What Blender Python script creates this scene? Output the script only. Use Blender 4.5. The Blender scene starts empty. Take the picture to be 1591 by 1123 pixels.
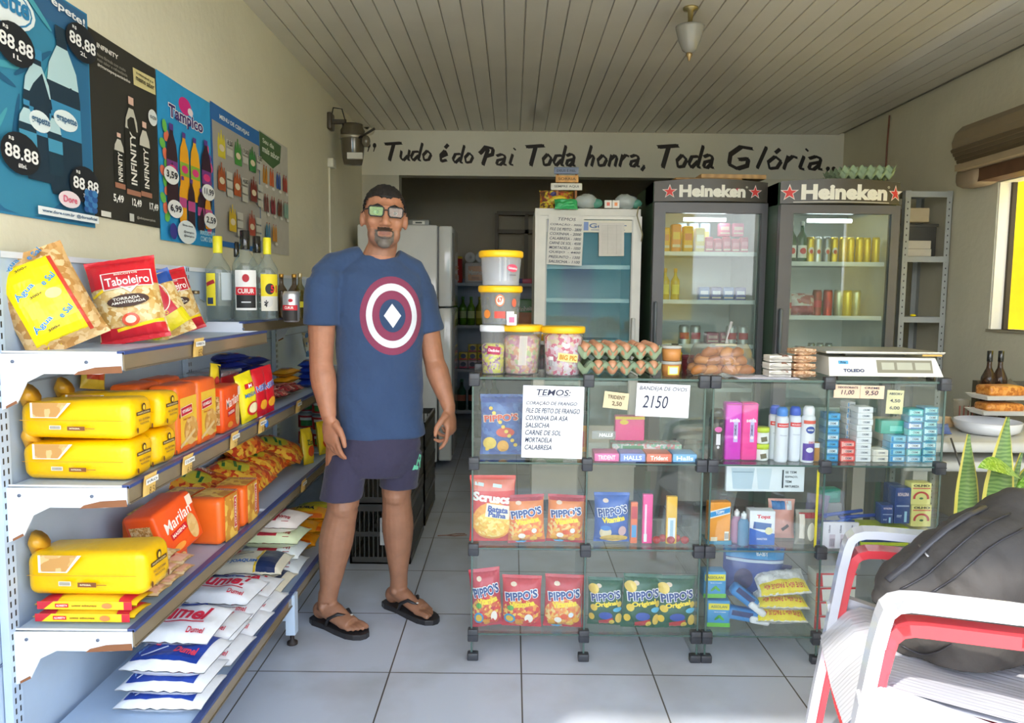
import bpy, bmesh, math, random
from mathutils import Vector, Matrix, noise
from mathutils.bvhtree import BVHTree
random.seed(7)
S = bpy.context.scene
COL = S.collection
PI = math.pi
def R(d): return math.radians(d)
# ------------------------------------------------------------------ camera, light, exposure
CH, CP, CR, CF = 1.33, R(5.15), R(0.6), 1150.0
cd = bpy.data.cameras.new('camera'); cam = bpy.data.objects.new('camera', cd); COL.objects.link(cam)
cd.sensor_width = 36; cd.lens = CF / 1591 * 36; cd.clip_start = .05
cam.matrix_world = Matrix.Translation((0, 0, CH)) @ Matrix.Rotation(R(90) - CP, 4, 'X') @ Matrix.Rotation(CR, 4, 'Z')
S.camera = cam
S.view_settings.view_transform = 'Standard'; S.view_settings.look = 'None'
S.view_settings.gamma = 1; S.view_settings.use_curve_mapping = False
S.view_settings.exposure = 0.78
try:
    S.cycles.transparent_max_bounces = 32; S.cycles.max_bounces = 8
except Exception: pass
W = bpy.data.worlds.new('World'); S.world = W; W.use_nodes = True
nt = W.node_tree; bg = nt.nodes['Background']
tc = nt.nodes.new('ShaderNodeTexCoord'); sp = nt.nodes.new('ShaderNodeSeparateXYZ'); cr = nt.nodes.new('ShaderNodeValToRGB')
nt.links.new(tc.outputs['Generated'], sp.inputs[0]); nt.links.new(sp.outputs['Z'], cr.inputs[0]); nt.links.new(cr.outputs[0], bg.inputs[0])
cr.color_ramp.elements[0].color = (1.0, 1.0, 1.0, 1); cr.color_ramp.elements[1].color = (.22, .31, .46, 1); cr.color_ramp.elements[1].position = .62
bg.inputs[1].default_value = 5.0
sd = bpy.data.lights.new('sun', 'SUN'); sd.energy = 3.0; sd.angle = R(1.2); sd.color = (1, .95, .86)
sun = bpy.data.objects.new('sun', sd); COL.objects.link(sun)
# shines from behind the camera, high and a little from the left
sun.rotation_euler = Vector((.45, .60, -.75)).to_track_quat('-Z', 'Y').to_euler()

def ray(x, y):
    u, v = x - 795.5, 561.5 - y
    c, s = math.cos(CR), math.sin(CR)
    u, v = u * c - v * s, u * s + v * c
    a, b, z = u / CF, 1.0, v / CF
    cp, s2 = math.cos(CP), math.sin(CP)
    return Vector((a, b * cp + z * s2, -b * s2 + z * cp))
def at(x, y, X=None, Y=None, Z=None):
    d = ray(x, y); o = Vector((0, 0, CH))
    t = X / d.x if X is not None else (Y / d.y if Y is not None else (Z - CH) / d.z)
    return o + d * t
# ------------------------------------------------------------------ materials
def lin(h):
    r = [int(h[i:i + 2], 16) / 255 for i in (0, 2, 4)]
    return tuple((c / 12.92 if c <= .04045 else ((c + .055) / 1.055) ** 2.4) for c in r) + (1,)
MC = {}
def nodes(m):
    m.use_nodes = True; t = m.node_tree
    return t, t.nodes['Principled BSDF'], t.nodes.new, t.links.new
def bump(t, b, scale, strength, detail=3, dist=.01, vec=None):
    n = t.nodes.new('ShaderNodeTexNoise'); n.inputs['Scale'].default_value = scale; n.inputs['Detail'].default_value = detail
    k = t.nodes.new('ShaderNodeBump'); k.inputs['Strength'].default_value = strength; k.inputs['Distance'].default_value = dist
    c = t.nodes.new('ShaderNodeTexCoord'); t.links.new(c.outputs['Object'], n.inputs['Vector'])
    t.links.new(n.outputs[0], k.inputs['Height']); t.links.new(k.outputs[0], b.inputs['Normal'])
def vary(t, b, c, amt, scale, detail=4):
    n = t.nodes.new('ShaderNodeTexNoise'); n.inputs['Scale'].default_value = scale; n.inputs['Detail'].default_value = detail
    co = t.nodes.new('ShaderNodeTexCoord'); t.links.new(co.outputs['Object'], n.inputs['Vector'])
    r = t.nodes.new('ShaderNodeValToRGB'); t.links.new(n.outputs[0], r.inputs[0])
    r.color_ramp.elements[0].position = .3; r.color_ramp.elements[1].position = .7
    r.color_ramp.elements[0].color = tuple(x * (1 - amt) for x in c[:3]) + (1,)
    r.color_ramp.elements[1].color = tuple(min(1, x * (1 + amt * .6)) for x in c[:3]) + (1,)
    t.links.new(r.outputs[0], b.inputs['Base Color'])
def mat(k):
    """P plastic, F film, M matte paper, G gloss, S metal, C clear, X mottled print, E lamp, W plaster, K skin, T cloth, V varnished wood"""
    if k in MC: return MC[k]
    a = k.split(':'); kind, h = a[0], a[1]
    m = bpy.data.materials.new(kind + '_' + h.split(',')[0]); t, b, N, L = nodes(m)
    if kind == 'X':
        cols = h.split(','); sc = float(a[2]) * 1.6 if len(a) > 2 else 90
        v = N('ShaderNodeTexVoronoi'); v.inputs['Scale'].default_value = sc
        co = N('ShaderNodeTexCoord'); n = N('ShaderNodeTexNoise'); n.inputs['Scale'].default_value = sc * .8
        ad = N('ShaderNodeVectorMath'); ad.operation = 'MULTIPLY_ADD'; ad.inputs[1].default_value = (.02, .02, .02)
        L(co.outputs['Object'], n.inputs['Vector']); L(n.outputs[1], ad.inputs[0]); L(co.outputs['Object'], ad.inputs[2]); L(ad.outputs[0], v.inputs['Vector'])
        sr = N('ShaderNodeSeparateColor'); L(v.outputs['Color'], sr.inputs[0])
        r = N('ShaderNodeValToRGB'); r.color_ramp.interpolation = 'CONSTANT'; L(sr.outputs[0], r.inputs[0])
        e = r.color_ramp.elements
        while len(e) < len(cols): e.new(.5)
        for i, c in enumerate(cols): e[i].position = i / len(cols)
        for i, c in enumerate(cols): e[i].color = lin(c)
        L(r.outputs[0], b.inputs['Base Color']); b.inputs['Roughness'].default_value = .35
        return MC.setdefault(k, m)
    c = lin(h); b.inputs['Base Color'].default_value = c
    if kind == 'P': b.inputs['Roughness'].default_value = .38; vary(t, b, c, .06, 9)
    elif kind == 'F': b.inputs['Roughness'].default_value = .3; vary(t, b, c, .09, 14); bump(t, b, 45, .35, 2, .004)
    elif kind == 'M': b.inputs['Roughness'].default_value = .85; vary(t, b, c, .05, 20)
    elif kind == 'D': b.inputs['Roughness'].default_value = .6
    elif kind == 'G': b.inputs['Roughness'].default_value = .12; b.inputs['Coat Weight'].default_value = .3; vary(t, b, c, .04, 5)
    elif kind == 'S': b.inputs['Metallic'].default_value = .75; b.inputs['Roughness'].default_value = .38; vary(t, b, c, .12, 12)
    elif kind == 'W': b.inputs['Roughness'].default_value = .9; vary(t, b, c, .06, 2.2, 8); bump(t, b, 26, .25, 6, .01)
    elif kind == 'K':
        b.inputs['Roughness'].default_value = .5; vary(t, b, c, .13, 28, 6); bump(t, b, 90, .2, 3, .003)
        b.inputs['Subsurface Weight'].default_value = .08; b.inputs['Subsurface Radius'].default_value = (.02, .008, .004); b.inputs['Subsurface Scale'].default_value = .3
    elif kind == 'T': b.inputs['Roughness'].default_value = .9; b.inputs['Sheen Weight'].default_value = .15; vary(t, b, c, .1, 7); bump(t, b, 11, .8, 3, .02)
    elif kind == 'V':
        w = N('ShaderNodeTexWave'); w.inputs['Scale'].default_value = 6; w.inputs['Distortion'].default_value = 6
        co = N('ShaderNodeTexCoord'); L(co.outputs['Object'], w.inputs['Vector'])
        r = N('ShaderNodeValToRGB'); L(w.outputs[0], r.inputs[0]); r.color_ramp.elements[0].color = tuple(x * .75 for x in c[:3]) + (1,); r.color_ramp.elements[1].color = c
        L(r.outputs[0], b.inputs['Base Color']); b.inputs['Roughness'].default_value = .6
    elif kind == 'E':
        b.inputs['Emission Color'].default_value = c; b.inputs['Emission Strength'].default_value = float(a[2])
    elif kind == 'C':   # clear sheet: transparent + fresnel gloss + some of its own body colour
        body = float(a[2]) if len(a) > 2 else .08
        t.nodes.remove(b); out = t.nodes['Material Output']
        tr = N('ShaderNodeBsdfTransparent'); gl = N('ShaderNodeBsdfGlossy'); gl.inputs['Roughness'].default_value = .02
        df = N('ShaderNodeBsdfDiffuse'); df.inputs[0].default_value = c; fr = N('ShaderNodeFresnel'); ge = N('ShaderNodeNewGeometry'); mr = N('ShaderNodeMapRange'); mr.inputs[3].default_value = 1.45; mr.inputs[4].default_value = 1 / 1.45; L(ge.outputs['Backfacing'], mr.inputs[0]); L(mr.outputs[0], fr.inputs[0])
        tr.inputs[0].default_value = tuple(.55 * 1 + .45 * x for x in c[:3]) + (1,) if body > .02 else (.97, .985, .98, 1)
        m1 = N('ShaderNodeMixShader'); m1.inputs[0].default_value = body; L(tr.outputs[0], m1.inputs[1]); L(df.outputs[0], m1.inputs[2])
        m2 = N('ShaderNodeMixShader'); L(fr.outputs[0], m2.inputs[0]); L(m1.outputs[0], m2.inputs[1]); L(gl.outputs[0], m2.inputs[2])
        L(m2.outputs[0], out.inputs[0])
    return MC.setdefault(k, m)
# ------------------------------------------------------------------ mesh building
TXT = {}
def glyphs(s, bold=0.0, shear=0.0):
    k = (s, bold, shear)
    if k not in TXT:
        c = bpy.data.curves.new('t', 'FONT'); c.body = s; c.size = 1; c.offset = bold; c.shear = shear; c.resolution_u = 3
        o = bpy.data.objects.new('t', c); me = bpy.data.meshes.new_from_object(o)
        v = [(p.co.x, p.co.y) for p in me.vertices]; f = [tuple(p.vertices) for p in me.polygons]
        bpy.data.objects.remove(o); bpy.data.meshes.remove(me); bpy.data.curves.remove(c)
        xs = [p[0] for p in v] or [0]; ys = [p[1] for p in v] or [0]
        x0, x1, y0, y1 = min(xs), max(xs), min(ys), max(ys)
        v = [((x - (x0 + x1) / 2) / max(1e-6, x1 - x0), (y - (y0 + y1) / 2) / max(1e-6, y1 - y0)) for x, y in v]
        TXT[k] = (v, f)
    return TXT[k]
class MB:
    def __init__(s): s.v = []; s.f = []; s.m = []; s.s = []; s.k = []
    def mi(s, k):
        if k not in s.k: s.k.append(k)
        return s.k.index(k)
    def add(s, vs, fs, k, smooth=False, M=None):
        o = len(s.v); i = s.mi(k)
        for p in vs:
            p = Vector(p); s.v.append(M @ p if M else p)
        for f in fs: s.f.append([o + j for j in f]); s.m.append(i); s.s.append(smooth)
        return s
    def box(s, x0, y0, z0, x1, y1, z1, k, M=None):
        v = [(x, y, z) for x in (x0, x1) for y in (y0, y1) for z in (z0, z1)]
        return s.add(v, [(0, 1, 3, 2), (4, 6, 7, 5), (0, 4, 5, 1), (2, 3, 7, 6), (0, 2, 6, 4), (1, 5, 7, 3)], k, False, M)
    def rbox(s, x0, y0, z0, x1, y1, z1, r, k, M=None, seg=2, smooth=True):
        bm = bmesh.new(); bmesh.ops.create_cube(bm, size=1)
        for v in bm.verts: v.co = Vector(((x0 + x1) / 2 + v.co.x * (x1 - x0), (y0 + y1) / 2 + v.co.y * (y1 - y0), (z0 + z1) / 2 + v.co.z * (z1 - z0)))
        bmesh.ops.bevel(bm, geom=bm.edges[:], offset=r, segments=seg, affect='EDGES', profile=.5)
        bm.verts.index_update(); vs = [v.co.copy() for v in bm.verts]; fs = [[v.index for v in f.verts] for f in bm.faces]; bm.free()
        return s.add(vs, fs, k, smooth, M)
    def lathe(s, prof, k, n=24, M=None, smooth=True, caps=True, sx=1, sy=1):
        vs = []; fs = []
        for r, z in prof:
            for i in range(n): a = 2 * PI * i / n; vs.append((r * sx * math.cos(a), r * sy * math.sin(a), z))
        for j in range(len(prof) - 1):
            for i in range(n): fs.append((j * n + i, j * n + (i + 1) % n, (j + 1) * n + (i + 1) % n, (j + 1) * n + i))
        if caps:
            if prof[0][0] > 1e-4: fs.append(tuple(range(n))[::-1])
            if prof[-1][0] > 1e-4: fs.append(tuple((len(prof) - 1) * n + i for i in range(n)))
        return s.add(vs, fs, k, smooth, M)
    def tube(s, pts, r, k, n=8, M=None, flat=1.0):
        pts = [Vector(p) for p in pts]; rs = r if isinstance(r, (list, tuple)) else [r] * len(pts); vs = []; fs = []
        up = Vector((0, 0, 1)); prev = None
        for i, p in enumerate(pts):
            d = (pts[min(i + 1, len(pts) - 1)] - pts[max(i - 1, 0)]).normalized()
            if prev is None: a = d.cross(up) if abs(d.z) < .95 else d.cross(Vector((1, 0, 0)))
            else: a = prev - d * prev.dot(d)
            a.normalize(); b = d.cross(a); prev = a
            for j in range(n): t = 2 * PI * j / n; vs.append(p + a * (math.cos(t) * rs[i]) + b * (math.sin(t) * rs[i] * flat))
        for i in range(len(pts) - 1):
            for j in range(n): fs.append((i * n + j, i * n + (j + 1) % n, (i + 1) * n + (j + 1) % n, (i + 1) * n + j))
        fs.append(tuple(range(n))[::-1]); fs.append(tuple((len(pts) - 1) * n + j for j in range(n)))
        return s.add(vs, fs, k, n > 5, M)
    def grid(s, fn, nu, nv, k, smooth=True, M=None, flip=False):
        vs = [fn(i / nu, j / nv) for j in range(nv + 1) for i in range(nu + 1)]; fs = []
        for j in range(nv):
            for i in range(nu):
                a = j * (nu + 1) + i; q = (a, a + 1, a + nu + 2, a + nu + 1); fs.append(q[::-1] if flip else q)
        return s.add(vs, fs, k, smooth, M)
    def prism(s, pts, y0, y1, k, M=None):          # outline in x,z pushed along y
        n = len(pts); v = [(x, y0, z) for x, z in pts] + [(x, y1, z) for x, z in pts]
        fs = [tuple(range(n)), tuple(range(n, 2 * n))[::-1]] + [(i, i + n, (i + 1) % n + n, (i + 1) % n) for i in range(n)]
        return s.add(v, fs, k, False, M)
    def ell(s, c, r, k, n=16, M=None, rot=None):
        q = Matrix.Translation(c) @ (rot or Matrix()) @ Matrix.Diagonal((r[0], r[1], r[2], 1))
        return s.lathe([(math.sin(PI * i / (n // 2)), -math.cos(PI * i / (n // 2))) for i in range(n // 2 + 1)], k, n, (M @ q) if M else q, True, False)
    def decals(s, fn, Wd, Hd, specs, n=1, e0=.0006, de=.0004, M=None):
        """flat print laid on a surface fn(u,v,offset); sizes are in metres inside the Wd x Hd face"""
        e = e0
        for q in specs:
            t = q[0]
            if t == 't':
                _, txt, cx, cy, w, h, k = q[:7]; rot, bold, shear = (list(q[7:]) + [0, .02, 0][len(q) - 7:])[:3]; h = h
                vs, fs = glyphs(txt, bold, shear)
            elif t in 'er':
                _, cx, cy, w, h, k = q[:6]; rot = q[6] if len(q) > 6 else 0
                if t == 'r':
                    m = 1 if n == 1 else max(2, min(14, int(max(w / Wd, h / Hd) * n * 2.4))); vs = [(i / m - .5, j / m - .5) for j in range(m + 1) for i in range(m + 1)]
                    fs = [(j * (m + 1) + i, j * (m + 1) + i + 1, (j + 1) * (m + 1) + i + 1, (j + 1) * (m + 1) + i) for j in range(m) for i in range(m)]
                else:
                    m = 1 if n == 1 else max(1, min(7, int(max(w / Wd, h / Hd) * n * 1.3))); N = 20; vs = [(0, 0)]; fs = []
                    for j in range(1, m + 1): vs += [(.5 * j / m * math.cos(2 * PI * i / N), .5 * j / m * math.sin(2 * PI * i / N)) for i in range(N)]
                    fs += [(0, 1 + i, 1 + (i + 1) % N) for i in range(N)]
                    for j in range(1, m):
                        a = 1 + (j - 1) * N; b = a + N; fs += [(a + i, b + i, b + (i + 1) % N, a + (i + 1) % N) for i in range(N)]
            elif t == 'o':   # ring, inner fraction
                _, cx, cy, w, h, k, fi = q[:7]; rot = 0; N = 28
                vs = [(.5 * math.cos(2 * PI * i / N), .5 * math.sin(2 * PI * i / N)) for i in range(N)]; vs += [(x * fi, y * fi) for x, y in vs]
                fs = [(i, (i + 1) % N, (i + 1) % N + N, i + N) for i in range(N)]
            elif t == '*':
                _, cx, cy, w, h, k = q[:6]; rot = 0
                vs = [(0, 0)] + [((.5 if i % 2 == 0 else .2) * math.sin(PI * i / 5), (.5 if i % 2 == 0 else .2) * math.cos(PI * i / 5)) for i in range(10)]
                fs = [(0, 1 + (i + 1) % 10, 1 + i) for i in range(10)]
            elif t == 'p':   # outline in metres around cx, cy
                _, cx, cy, pts, k = q[:5]; w = h = 1; rot = 0; vs = list(pts); fs = [tuple(range(len(pts)))]
            c, sn = math.cos(R(rot)), math.sin(R(rot)); P = []
            for x, y in vs:
                X = cx + x * w * c - y * h * sn; Y = cy + x * w * sn + y * h * c
                P.append(fn(X / Wd, Y / Hd, e + (.0012 if t in 't*' and n > 1 else 0)))
            s.add(P, fs, k, False, M); e += de
        return s
    def build(s, name, parent=None, loc=(0, 0, 0), rot=(0, 0, 0)):
        me = bpy.data.meshes.new(name); me.from_pydata(s.v, [], s.f)
        for k in s.k: me.materials.append(mat(k))
        me.polygons.foreach_set('material_index', s.m); me.polygons.foreach_set('use_smooth', s.s); me.update()
        o = bpy.data.objects.new(name, me); COL.objects.link(o); o.location = loc; o.rotation_euler = rot
        if parent: o.parent = parent
        return o
def tag(o, label, cat, group=None):
    o['label'] = label; o['category'] = cat
    if group: o['group'] = group
    return o
def thing(name, label, cat, loc=(0, 0, 0), rot=(0, 0, 0), group=None):
    o = bpy.data.objects.new(name, None); COL.objects.link(o); o.location = loc; o.rotation_euler = rot; o.empty_display_size = .05
    return tag(o, label, cat, group)
def struct(name, mb, **k):
    o = mb.build(name, **k); o['kind'] = 'structure'; return o
def dup(root, loc, rot=None, label=None, group=None):
    r = root.copy(); COL.objects.link(r); r.location = loc
    if rot is not None: r.rotation_euler = rot
    if label: r['label'] = label
    if group: r['group'] = group
    for ch in list(root.children):
        c = ch.copy(); COL.objects.link(c); c.parent = r
        for g in list(ch.children):
            d = g.copy(); COL.objects.link(d); d.parent = c
    return r
def plane(o, ux, uy, W_, H_):
    """surface function of a flat face: corner o, unit axes ux, uy"""
    o, ux, uy = Vector(o), Vector(ux), Vector(uy); n = ux.cross(uy)
    return lambda u, v, e=0: o + ux * (u * W_) + uy * (v * H_) + n * e
def remesh(parts, vox, smooth_it=6, fac=.5):
    """fuse closed pieces into one continuous skin"""
    me = bpy.data.meshes.new('r'); me.from_pydata(parts.v, [], parts.f); me.update()
    o = bpy.data.objects.new('r', me); COL.objects.link(o)
    m = o.modifiers.new('r', 'REMESH'); m.mode = 'VOXEL'; m.voxel_size = vox; m.use_smooth_shade = True
    if smooth_it:
        q = o.modifiers.new('s', 'SMOOTH'); q.iterations = smooth_it; q.factor = fac
    dg = bpy.context.evaluated_depsgraph_get(); ev = o.evaluated_get(dg)
    r = bpy.data.meshes.new_from_object(ev, depsgraph=dg)
    bpy.data.objects.remove(o)
    return r
def skin_obj(name, me, keys, parent, pick=None):
    for k in keys: me.materials.append(mat(k))
    for p in me.polygons:
        p.use_smooth = True
        if pick: p.material_index = pick(p.center)
    o = bpy.data.objects.new(name, me); COL.objects.link(o)
    if parent: o.parent = parent
    return o
ORD = ['bottom', 'second', 'third', 'fourth', 'fifth', 'sixth', 'seventh', 'eighth', 'ninth', 'tenth', 'eleventh']
# ------------------------------------------------------------------ room shell
XL, XR, YB, ZC = -1.25, 2.70, 6.2, 2.66
WALL = 'W:e2dcc2'
m = bpy.data.materials.new('floor_tiles'); t, b, N, L = nodes(m); MC['floor'] = m
co = N('ShaderNodeTexCoord'); mp = N('ShaderNodeMapping'); br = N('ShaderNodeTexBrick')
mp.inputs['Location'].default_value = (.42 / .4645, -2.5 / .483, 0); mp.inputs['Scale'].default_value = (1 / .4645, 1 / .483, 1)
L(co.outputs['Object'], mp.inputs[0]); L(mp.outputs[0], br.inputs[0]); br.offset = 0; br.squash = 1
br.inputs['Scale'].default_value = 1; br.inputs['Brick Width'].default_value = 1; br.inputs['Row Height'].default_value = 1
br.inputs['Mortar Size'].default_value = .0058; br.inputs['Mortar Smooth'].default_value = .1
br.inputs['Color1'].default_value = lin('c6ccd8'); br.inputs['Color2'].default_value = lin('c0c7d4'); br.inputs['Mortar'].default_value = lin('55504a')
no = N('ShaderNodeTexNoise'); no.inputs['Scale'].default_value = 3; no.inputs['Detail'].default_value = 8; L(co.outputs['Object'], no.inputs['Vector'])
ra = N('ShaderNodeValToRGB'); ra.color_ramp.elements[0].color = (.8, .78, .74, 1); ra.color_ramp.elements[0].position = .3; ra.color_ramp.elements[1].color = (1, 1, 1, 1); ra.color_ramp.elements[1].position = .55
L(no.outputs[0], ra.inputs[0]); mx = N('ShaderNodeMix'); mx.data_type = 'RGBA'; mx.blend_type = 'MULTIPLY'; mx.inputs[0].default_value = 1
L(br.outputs['Color'], mx.inputs[6]); L(ra.outputs[0], mx.inputs[7]); L(mx.outputs[2], b.inputs['Base Color']); b.inputs['Roughness'].default_value = .32
struct('floor', MB().box(-1.5, .2, -.05, 3.1, 10.0, 0, 'floor'))
# ceiling of white plastic strips with a groove every 10 cm
m = bpy.data.materials.new('ceiling_pvc'); t, b, N, L = nodes(m); MC['ceil'] = m
vary(t, b, lin('ddd6c6'), .08, 1.5, 6); b.inputs['Roughness'].default_value = .2
q = MB(); x = XL; prof = []
while x < XR:
    prof += [(x, ZC), (x + .0925, ZC), (x + .0945, ZC + .012), (x + .0985, ZC + .012)]; x += .1
prof = [p for p in prof if p[0] <= XR]
vs = [(a, y, z) for y in (.10, YB + .1) for a, z in prof]; n = len(prof)
q.add(vs, [(i, i + n, i + 1 + n, i + 1) for i in range(n - 1)], 'ceil'); q.box(-1.9, .10, ZC + .014, XR + .14, YB + 3.9, ZC + .08, 'W:8a8578').box(XR + .14, YB - .02, ZC + .014, 3.35, YB + 3.9, ZC + .08, 'W:8a8578')
struct('ceiling', q)
q = MB(); q.box(XL - .35, .3, 0, XL, YB + .14, ZC + .016, WALL); struct('wall_left', q)
# right wall with the service window opening
wy0, wy1, wz0, wz1 = 1.9, 4.2, 1.165, 1.98
q = MB(); T = .092
q.box(XR, .3, 0, XR + T, YB, wz0, WALL); q.box(XR, .3, wz1, XR + T, YB, ZC + .016, WALL); q.box(XR, wy1, wz0, XR + T, YB, wz1, WALL); q.box(XR, YB, 0, 3.1, YB + .14, ZC + .016, WALL); q.box(XR, .3, wz0, XR + T, wy0, wz1, WALL)
struct('wall_right', q)
q = MB(); q.box(XR + .004, wy1 - .012, wz0, XR + .065, wy1 + .001, wz1, 'W:f4f0e2'); q.box(XR + .065, wy1 - .03, wz0, XR + .09, wy1, wz1, 'M:4a4236'); q.box(XR - .01, wy0, wz0 - .015, XR + .15, wy1 + .01, wz0, 'W:a89f86')
struct('window_1', q)
struct('wall_outside', MB().box(XR + .75, .5, 0, XR + .85, 8, 2.7, 'P:ffe000'))
# back wall: header over a wide opening, stub on the left
hb = at(620, 272, Y=YB).z
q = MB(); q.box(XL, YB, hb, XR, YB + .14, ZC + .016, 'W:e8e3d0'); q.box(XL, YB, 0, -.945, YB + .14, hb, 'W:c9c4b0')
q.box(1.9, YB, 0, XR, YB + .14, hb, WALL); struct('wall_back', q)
# hand painted motto, drawn with a broad nib
GL = {
 'T': ([[(.02, .93), (.95, 1.0)], [(.52, .96), (.26, .0)]], .82), 'u': ([[(.14, .55), (.08, .16), (.25, .0), (.5, .28)], [(.6, .6), (.5, .05), (.62, .02)]], .62),
 'd': ([[(.5, .52), (.2, .5), (.06, .2), (.2, .0), (.5, .3)], [(.72, 1.0), (.48, .05), (.62, .0)]], .66), 'o': ([[(.34, .58), (.1, .32), (.16, .02), (.42, .06), (.56, .36), (.34, .58)]], .6),
 'e': ([[(.1, .26), (.44, .42), (.34, .6), (.12, .36), (.14, .04), (.42, .12)]], .52), 'P': ([[(.42, .9), (.16, .0)], [(.1, .72), (.3, 1.0), (.66, .9), (.62, .58), (.28, .46)], [(.1, .72), (.0, .62)]], .72),
 'a': ([[(.1, .5), (.34, .6), (.52, .5), (.44, .04), (.58, .0)], [(.48, .34), (.16, .26), (.1, .04), (.28, .0), (.46, .2)]], .62), 'i': ([[(.26, .6), (.12, .06), (.28, .0)], [(.33, .86), (.37, .92)]], .34),
 'h': ([[(.34, 1.05), (.06, .0)], [(.14, .34), (.36, .58), (.48, .48), (.36, .0)]], .58), 'n': ([[(.2, .58), (.06, .0)], [(.12, .32), (.38, .58), (.48, .46), (.38, .0)]], .56),
 'r': ([[(.2, .6), (.06, .0)], [(.14, .34), (.36, .6), (.52, .52)]], .5), ',': ([[(.16, .08), (.2, .0), (.06, -.2)]], .3),
 'G': ([[(.9, .92), (.5, 1.0), (.14, .66), (.1, .2), (.4, .0), (.74, .14), (.78, .46), (.44, .42)]], .98), 'l': ([[(.42, 1.0), (.12, .04)]], .4), "'": ([[(.2, .2), (.28, .0), (.1, .25)]], .3)}
def paint(mb, s, x0, zb, size, x1, key, yw):
    # total advance first, then scale to reach x1
    adv = lambda c: .34 if c == ' ' else GL[{'é': 'e', 'ó': 'o'}.get(c, c)][1]
    tot = sum(adv(c) for c in s); k = (x1 - x0) / tot; x = x0; e = 0
    for c in s:
        if c == ' ': x += adv(c) * k; continue
        base = {'é': 'e', 'ó': 'o'}.get(c, c); strokes = list(GL[base][0])
        if c in 'éó': strokes.append([(.34, .74), (.5, .92)])
        w = .125 if c in 'TGP' else .095
        for st in strokes:
            for a, b_ in zip(st, st[1:]):
                a = Vector((x + (a[0] + a[1] * .0) * k, zb + a[1] * size)); b2 = Vector((x + b_[0] * k, zb + b_[1] * size))
                d = (b2 - a); ln = d.length or 1; p = Vector((-d.y, d.x)) / ln
                nib = Vector((math.cos(R(-42)), math.sin(R(-42)))) * size * w
                for wv, ex in ((nib, 0), (p * size * w * .55, .15)):
                    y = yw - .0015 - e * .00001; e += 1; dd = d * ex * .15
                    pts = [a + wv - dd, a - wv - dd, b2 - wv + dd, b2 + wv + dd]
                    mb.add([(v.x, y, v.y) for v in pts], [(0, 1, 2, 3)], key)
        x += adv(c) * k
INK = 'D:2c221c'; PM = thing('painted_motto', 'dark hand-painted motto in gothic letters along the header wall', 'lettering', (0, YB, 0))
def word(q): q.build('painted_word', PM, (0, -YB, 0))
def pz(px, py): return at(px, py, Y=YB)
for s, xa, xb, ya, yb_ in (('Tudo', 598, 671, 249, 222), ('é', 681, 697, 252, 222), ('do', 702, 736, 253, 226), ('Pai', 745, 799, 256, 228), ('Toda', 817, 895, 257, 226), ('honra,', 908, 1004, 258, 228), ('Toda', 1021, 1110, 260, 226), ('Glória', 1128, 1279, 262, 228)):
    A, B = pz(xa, ya), pz(xb, ya + (xb - xa) * .012); q = MB(); paint(q, s, A.x, A.z, pz(xa, yb_).z - A.z, B.x, INK, YB); word(q)
for i in (0, 1):
    q = MB(); A = pz(573 + i * 9, 226); q.decals(lambda u, v, e, A=A: Vector((A.x + u, YB - .002 - e, A.z + v)), 1, 1, [('e', 0, 0, .03, .04, INK), ('p', 0, -.02, [(-.012, -.03), (-.004, -.03), (.012, .02), (.0, .02)], INK)])
    A = pz(1286 + i * 9, 262); q.decals(lambda u, v, e, A=A: Vector((A.x + u, YB - .002 - e, A.z + v)), 1, 1, [('e', 0, 0, .034, .034, INK), ('p', 0, -.02, [(-.03, -.035), (-.018, -.035), (.014, .02), (.0, .02)], INK)]); q.build('quotation_mark', PM, (0, -YB, 0))
# back room
DK = 'W:bdb39c'  # wall tone lightened to stand in for haze lifting the dark room
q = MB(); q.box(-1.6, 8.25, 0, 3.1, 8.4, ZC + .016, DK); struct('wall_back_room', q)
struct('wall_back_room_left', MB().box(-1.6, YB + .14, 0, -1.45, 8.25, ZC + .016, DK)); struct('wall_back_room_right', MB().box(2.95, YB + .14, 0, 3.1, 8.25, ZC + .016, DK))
q = MB()      # dark inner door frame seen in the back room
A, B = at(772, 331, Y=8.1), at(836, 360, Y=8.1)
for z in (A.z, B.z): q.box(A.x, 8.08, z - .02, B.x + .9, 8.14, z + .02, 'M:8b8478')
for x in (A.x, at(818, 340, Y=8.1).x): q.box(x - .02, 8.08, 1.5, x + .02, 8.14, A.z, 'M:8b8478')
struct('trim_1', q)
# outside, behind the camera: pavement and the houses across the street
struct('ground', MB().box(-25, -14, -.12, 25, .2, -.03, 'W:c8b898'))
q = MB(); q.box(-25, -14, -.1, 25, -13.6, 1.4, 'W:cfc8b8')
struct('wall_street', q)
def facade(x0, x1, h, k, k2, lab):
    q = thing('house_front', lab, 'house', ((x0 + x1) / 2, -9.2, -.03)); w = (x1 - x0) / 2
    MB().box(-w, -.6, 0, w, 0, h, k).build('wall', q); MB().box(-w - .1, -.7, h, w + .1, .15, h + .12, 'P:b8754f').build('roof', q)
    if k2:
        r = MB(); r.box(-w * .5, 0, 0, w * .1, .05, 2.1, k2); r.build('door', q)
facade(.6, 3.0, 3.2, 'P:28b4cc', 'P:2b5fb0', 'turquoise house front across the street'); facade(3.6, 4.3, 3.4, 'P:ffce00', None, 'narrow yellow pillar front across the street')
facade(8.0, 8.9, 3.4, 'P:ffd000', None, 'yellow painted house front across the street'); facade(9.2, 12.5, 3.0, 'P:58b8d0', 'P:d8d8d0', 'pale blue house front across the street'); facade(-9, -2, 3.0, 'W:cfc4ac', 'P:7a5030', 'beige house front across the street')
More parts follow.
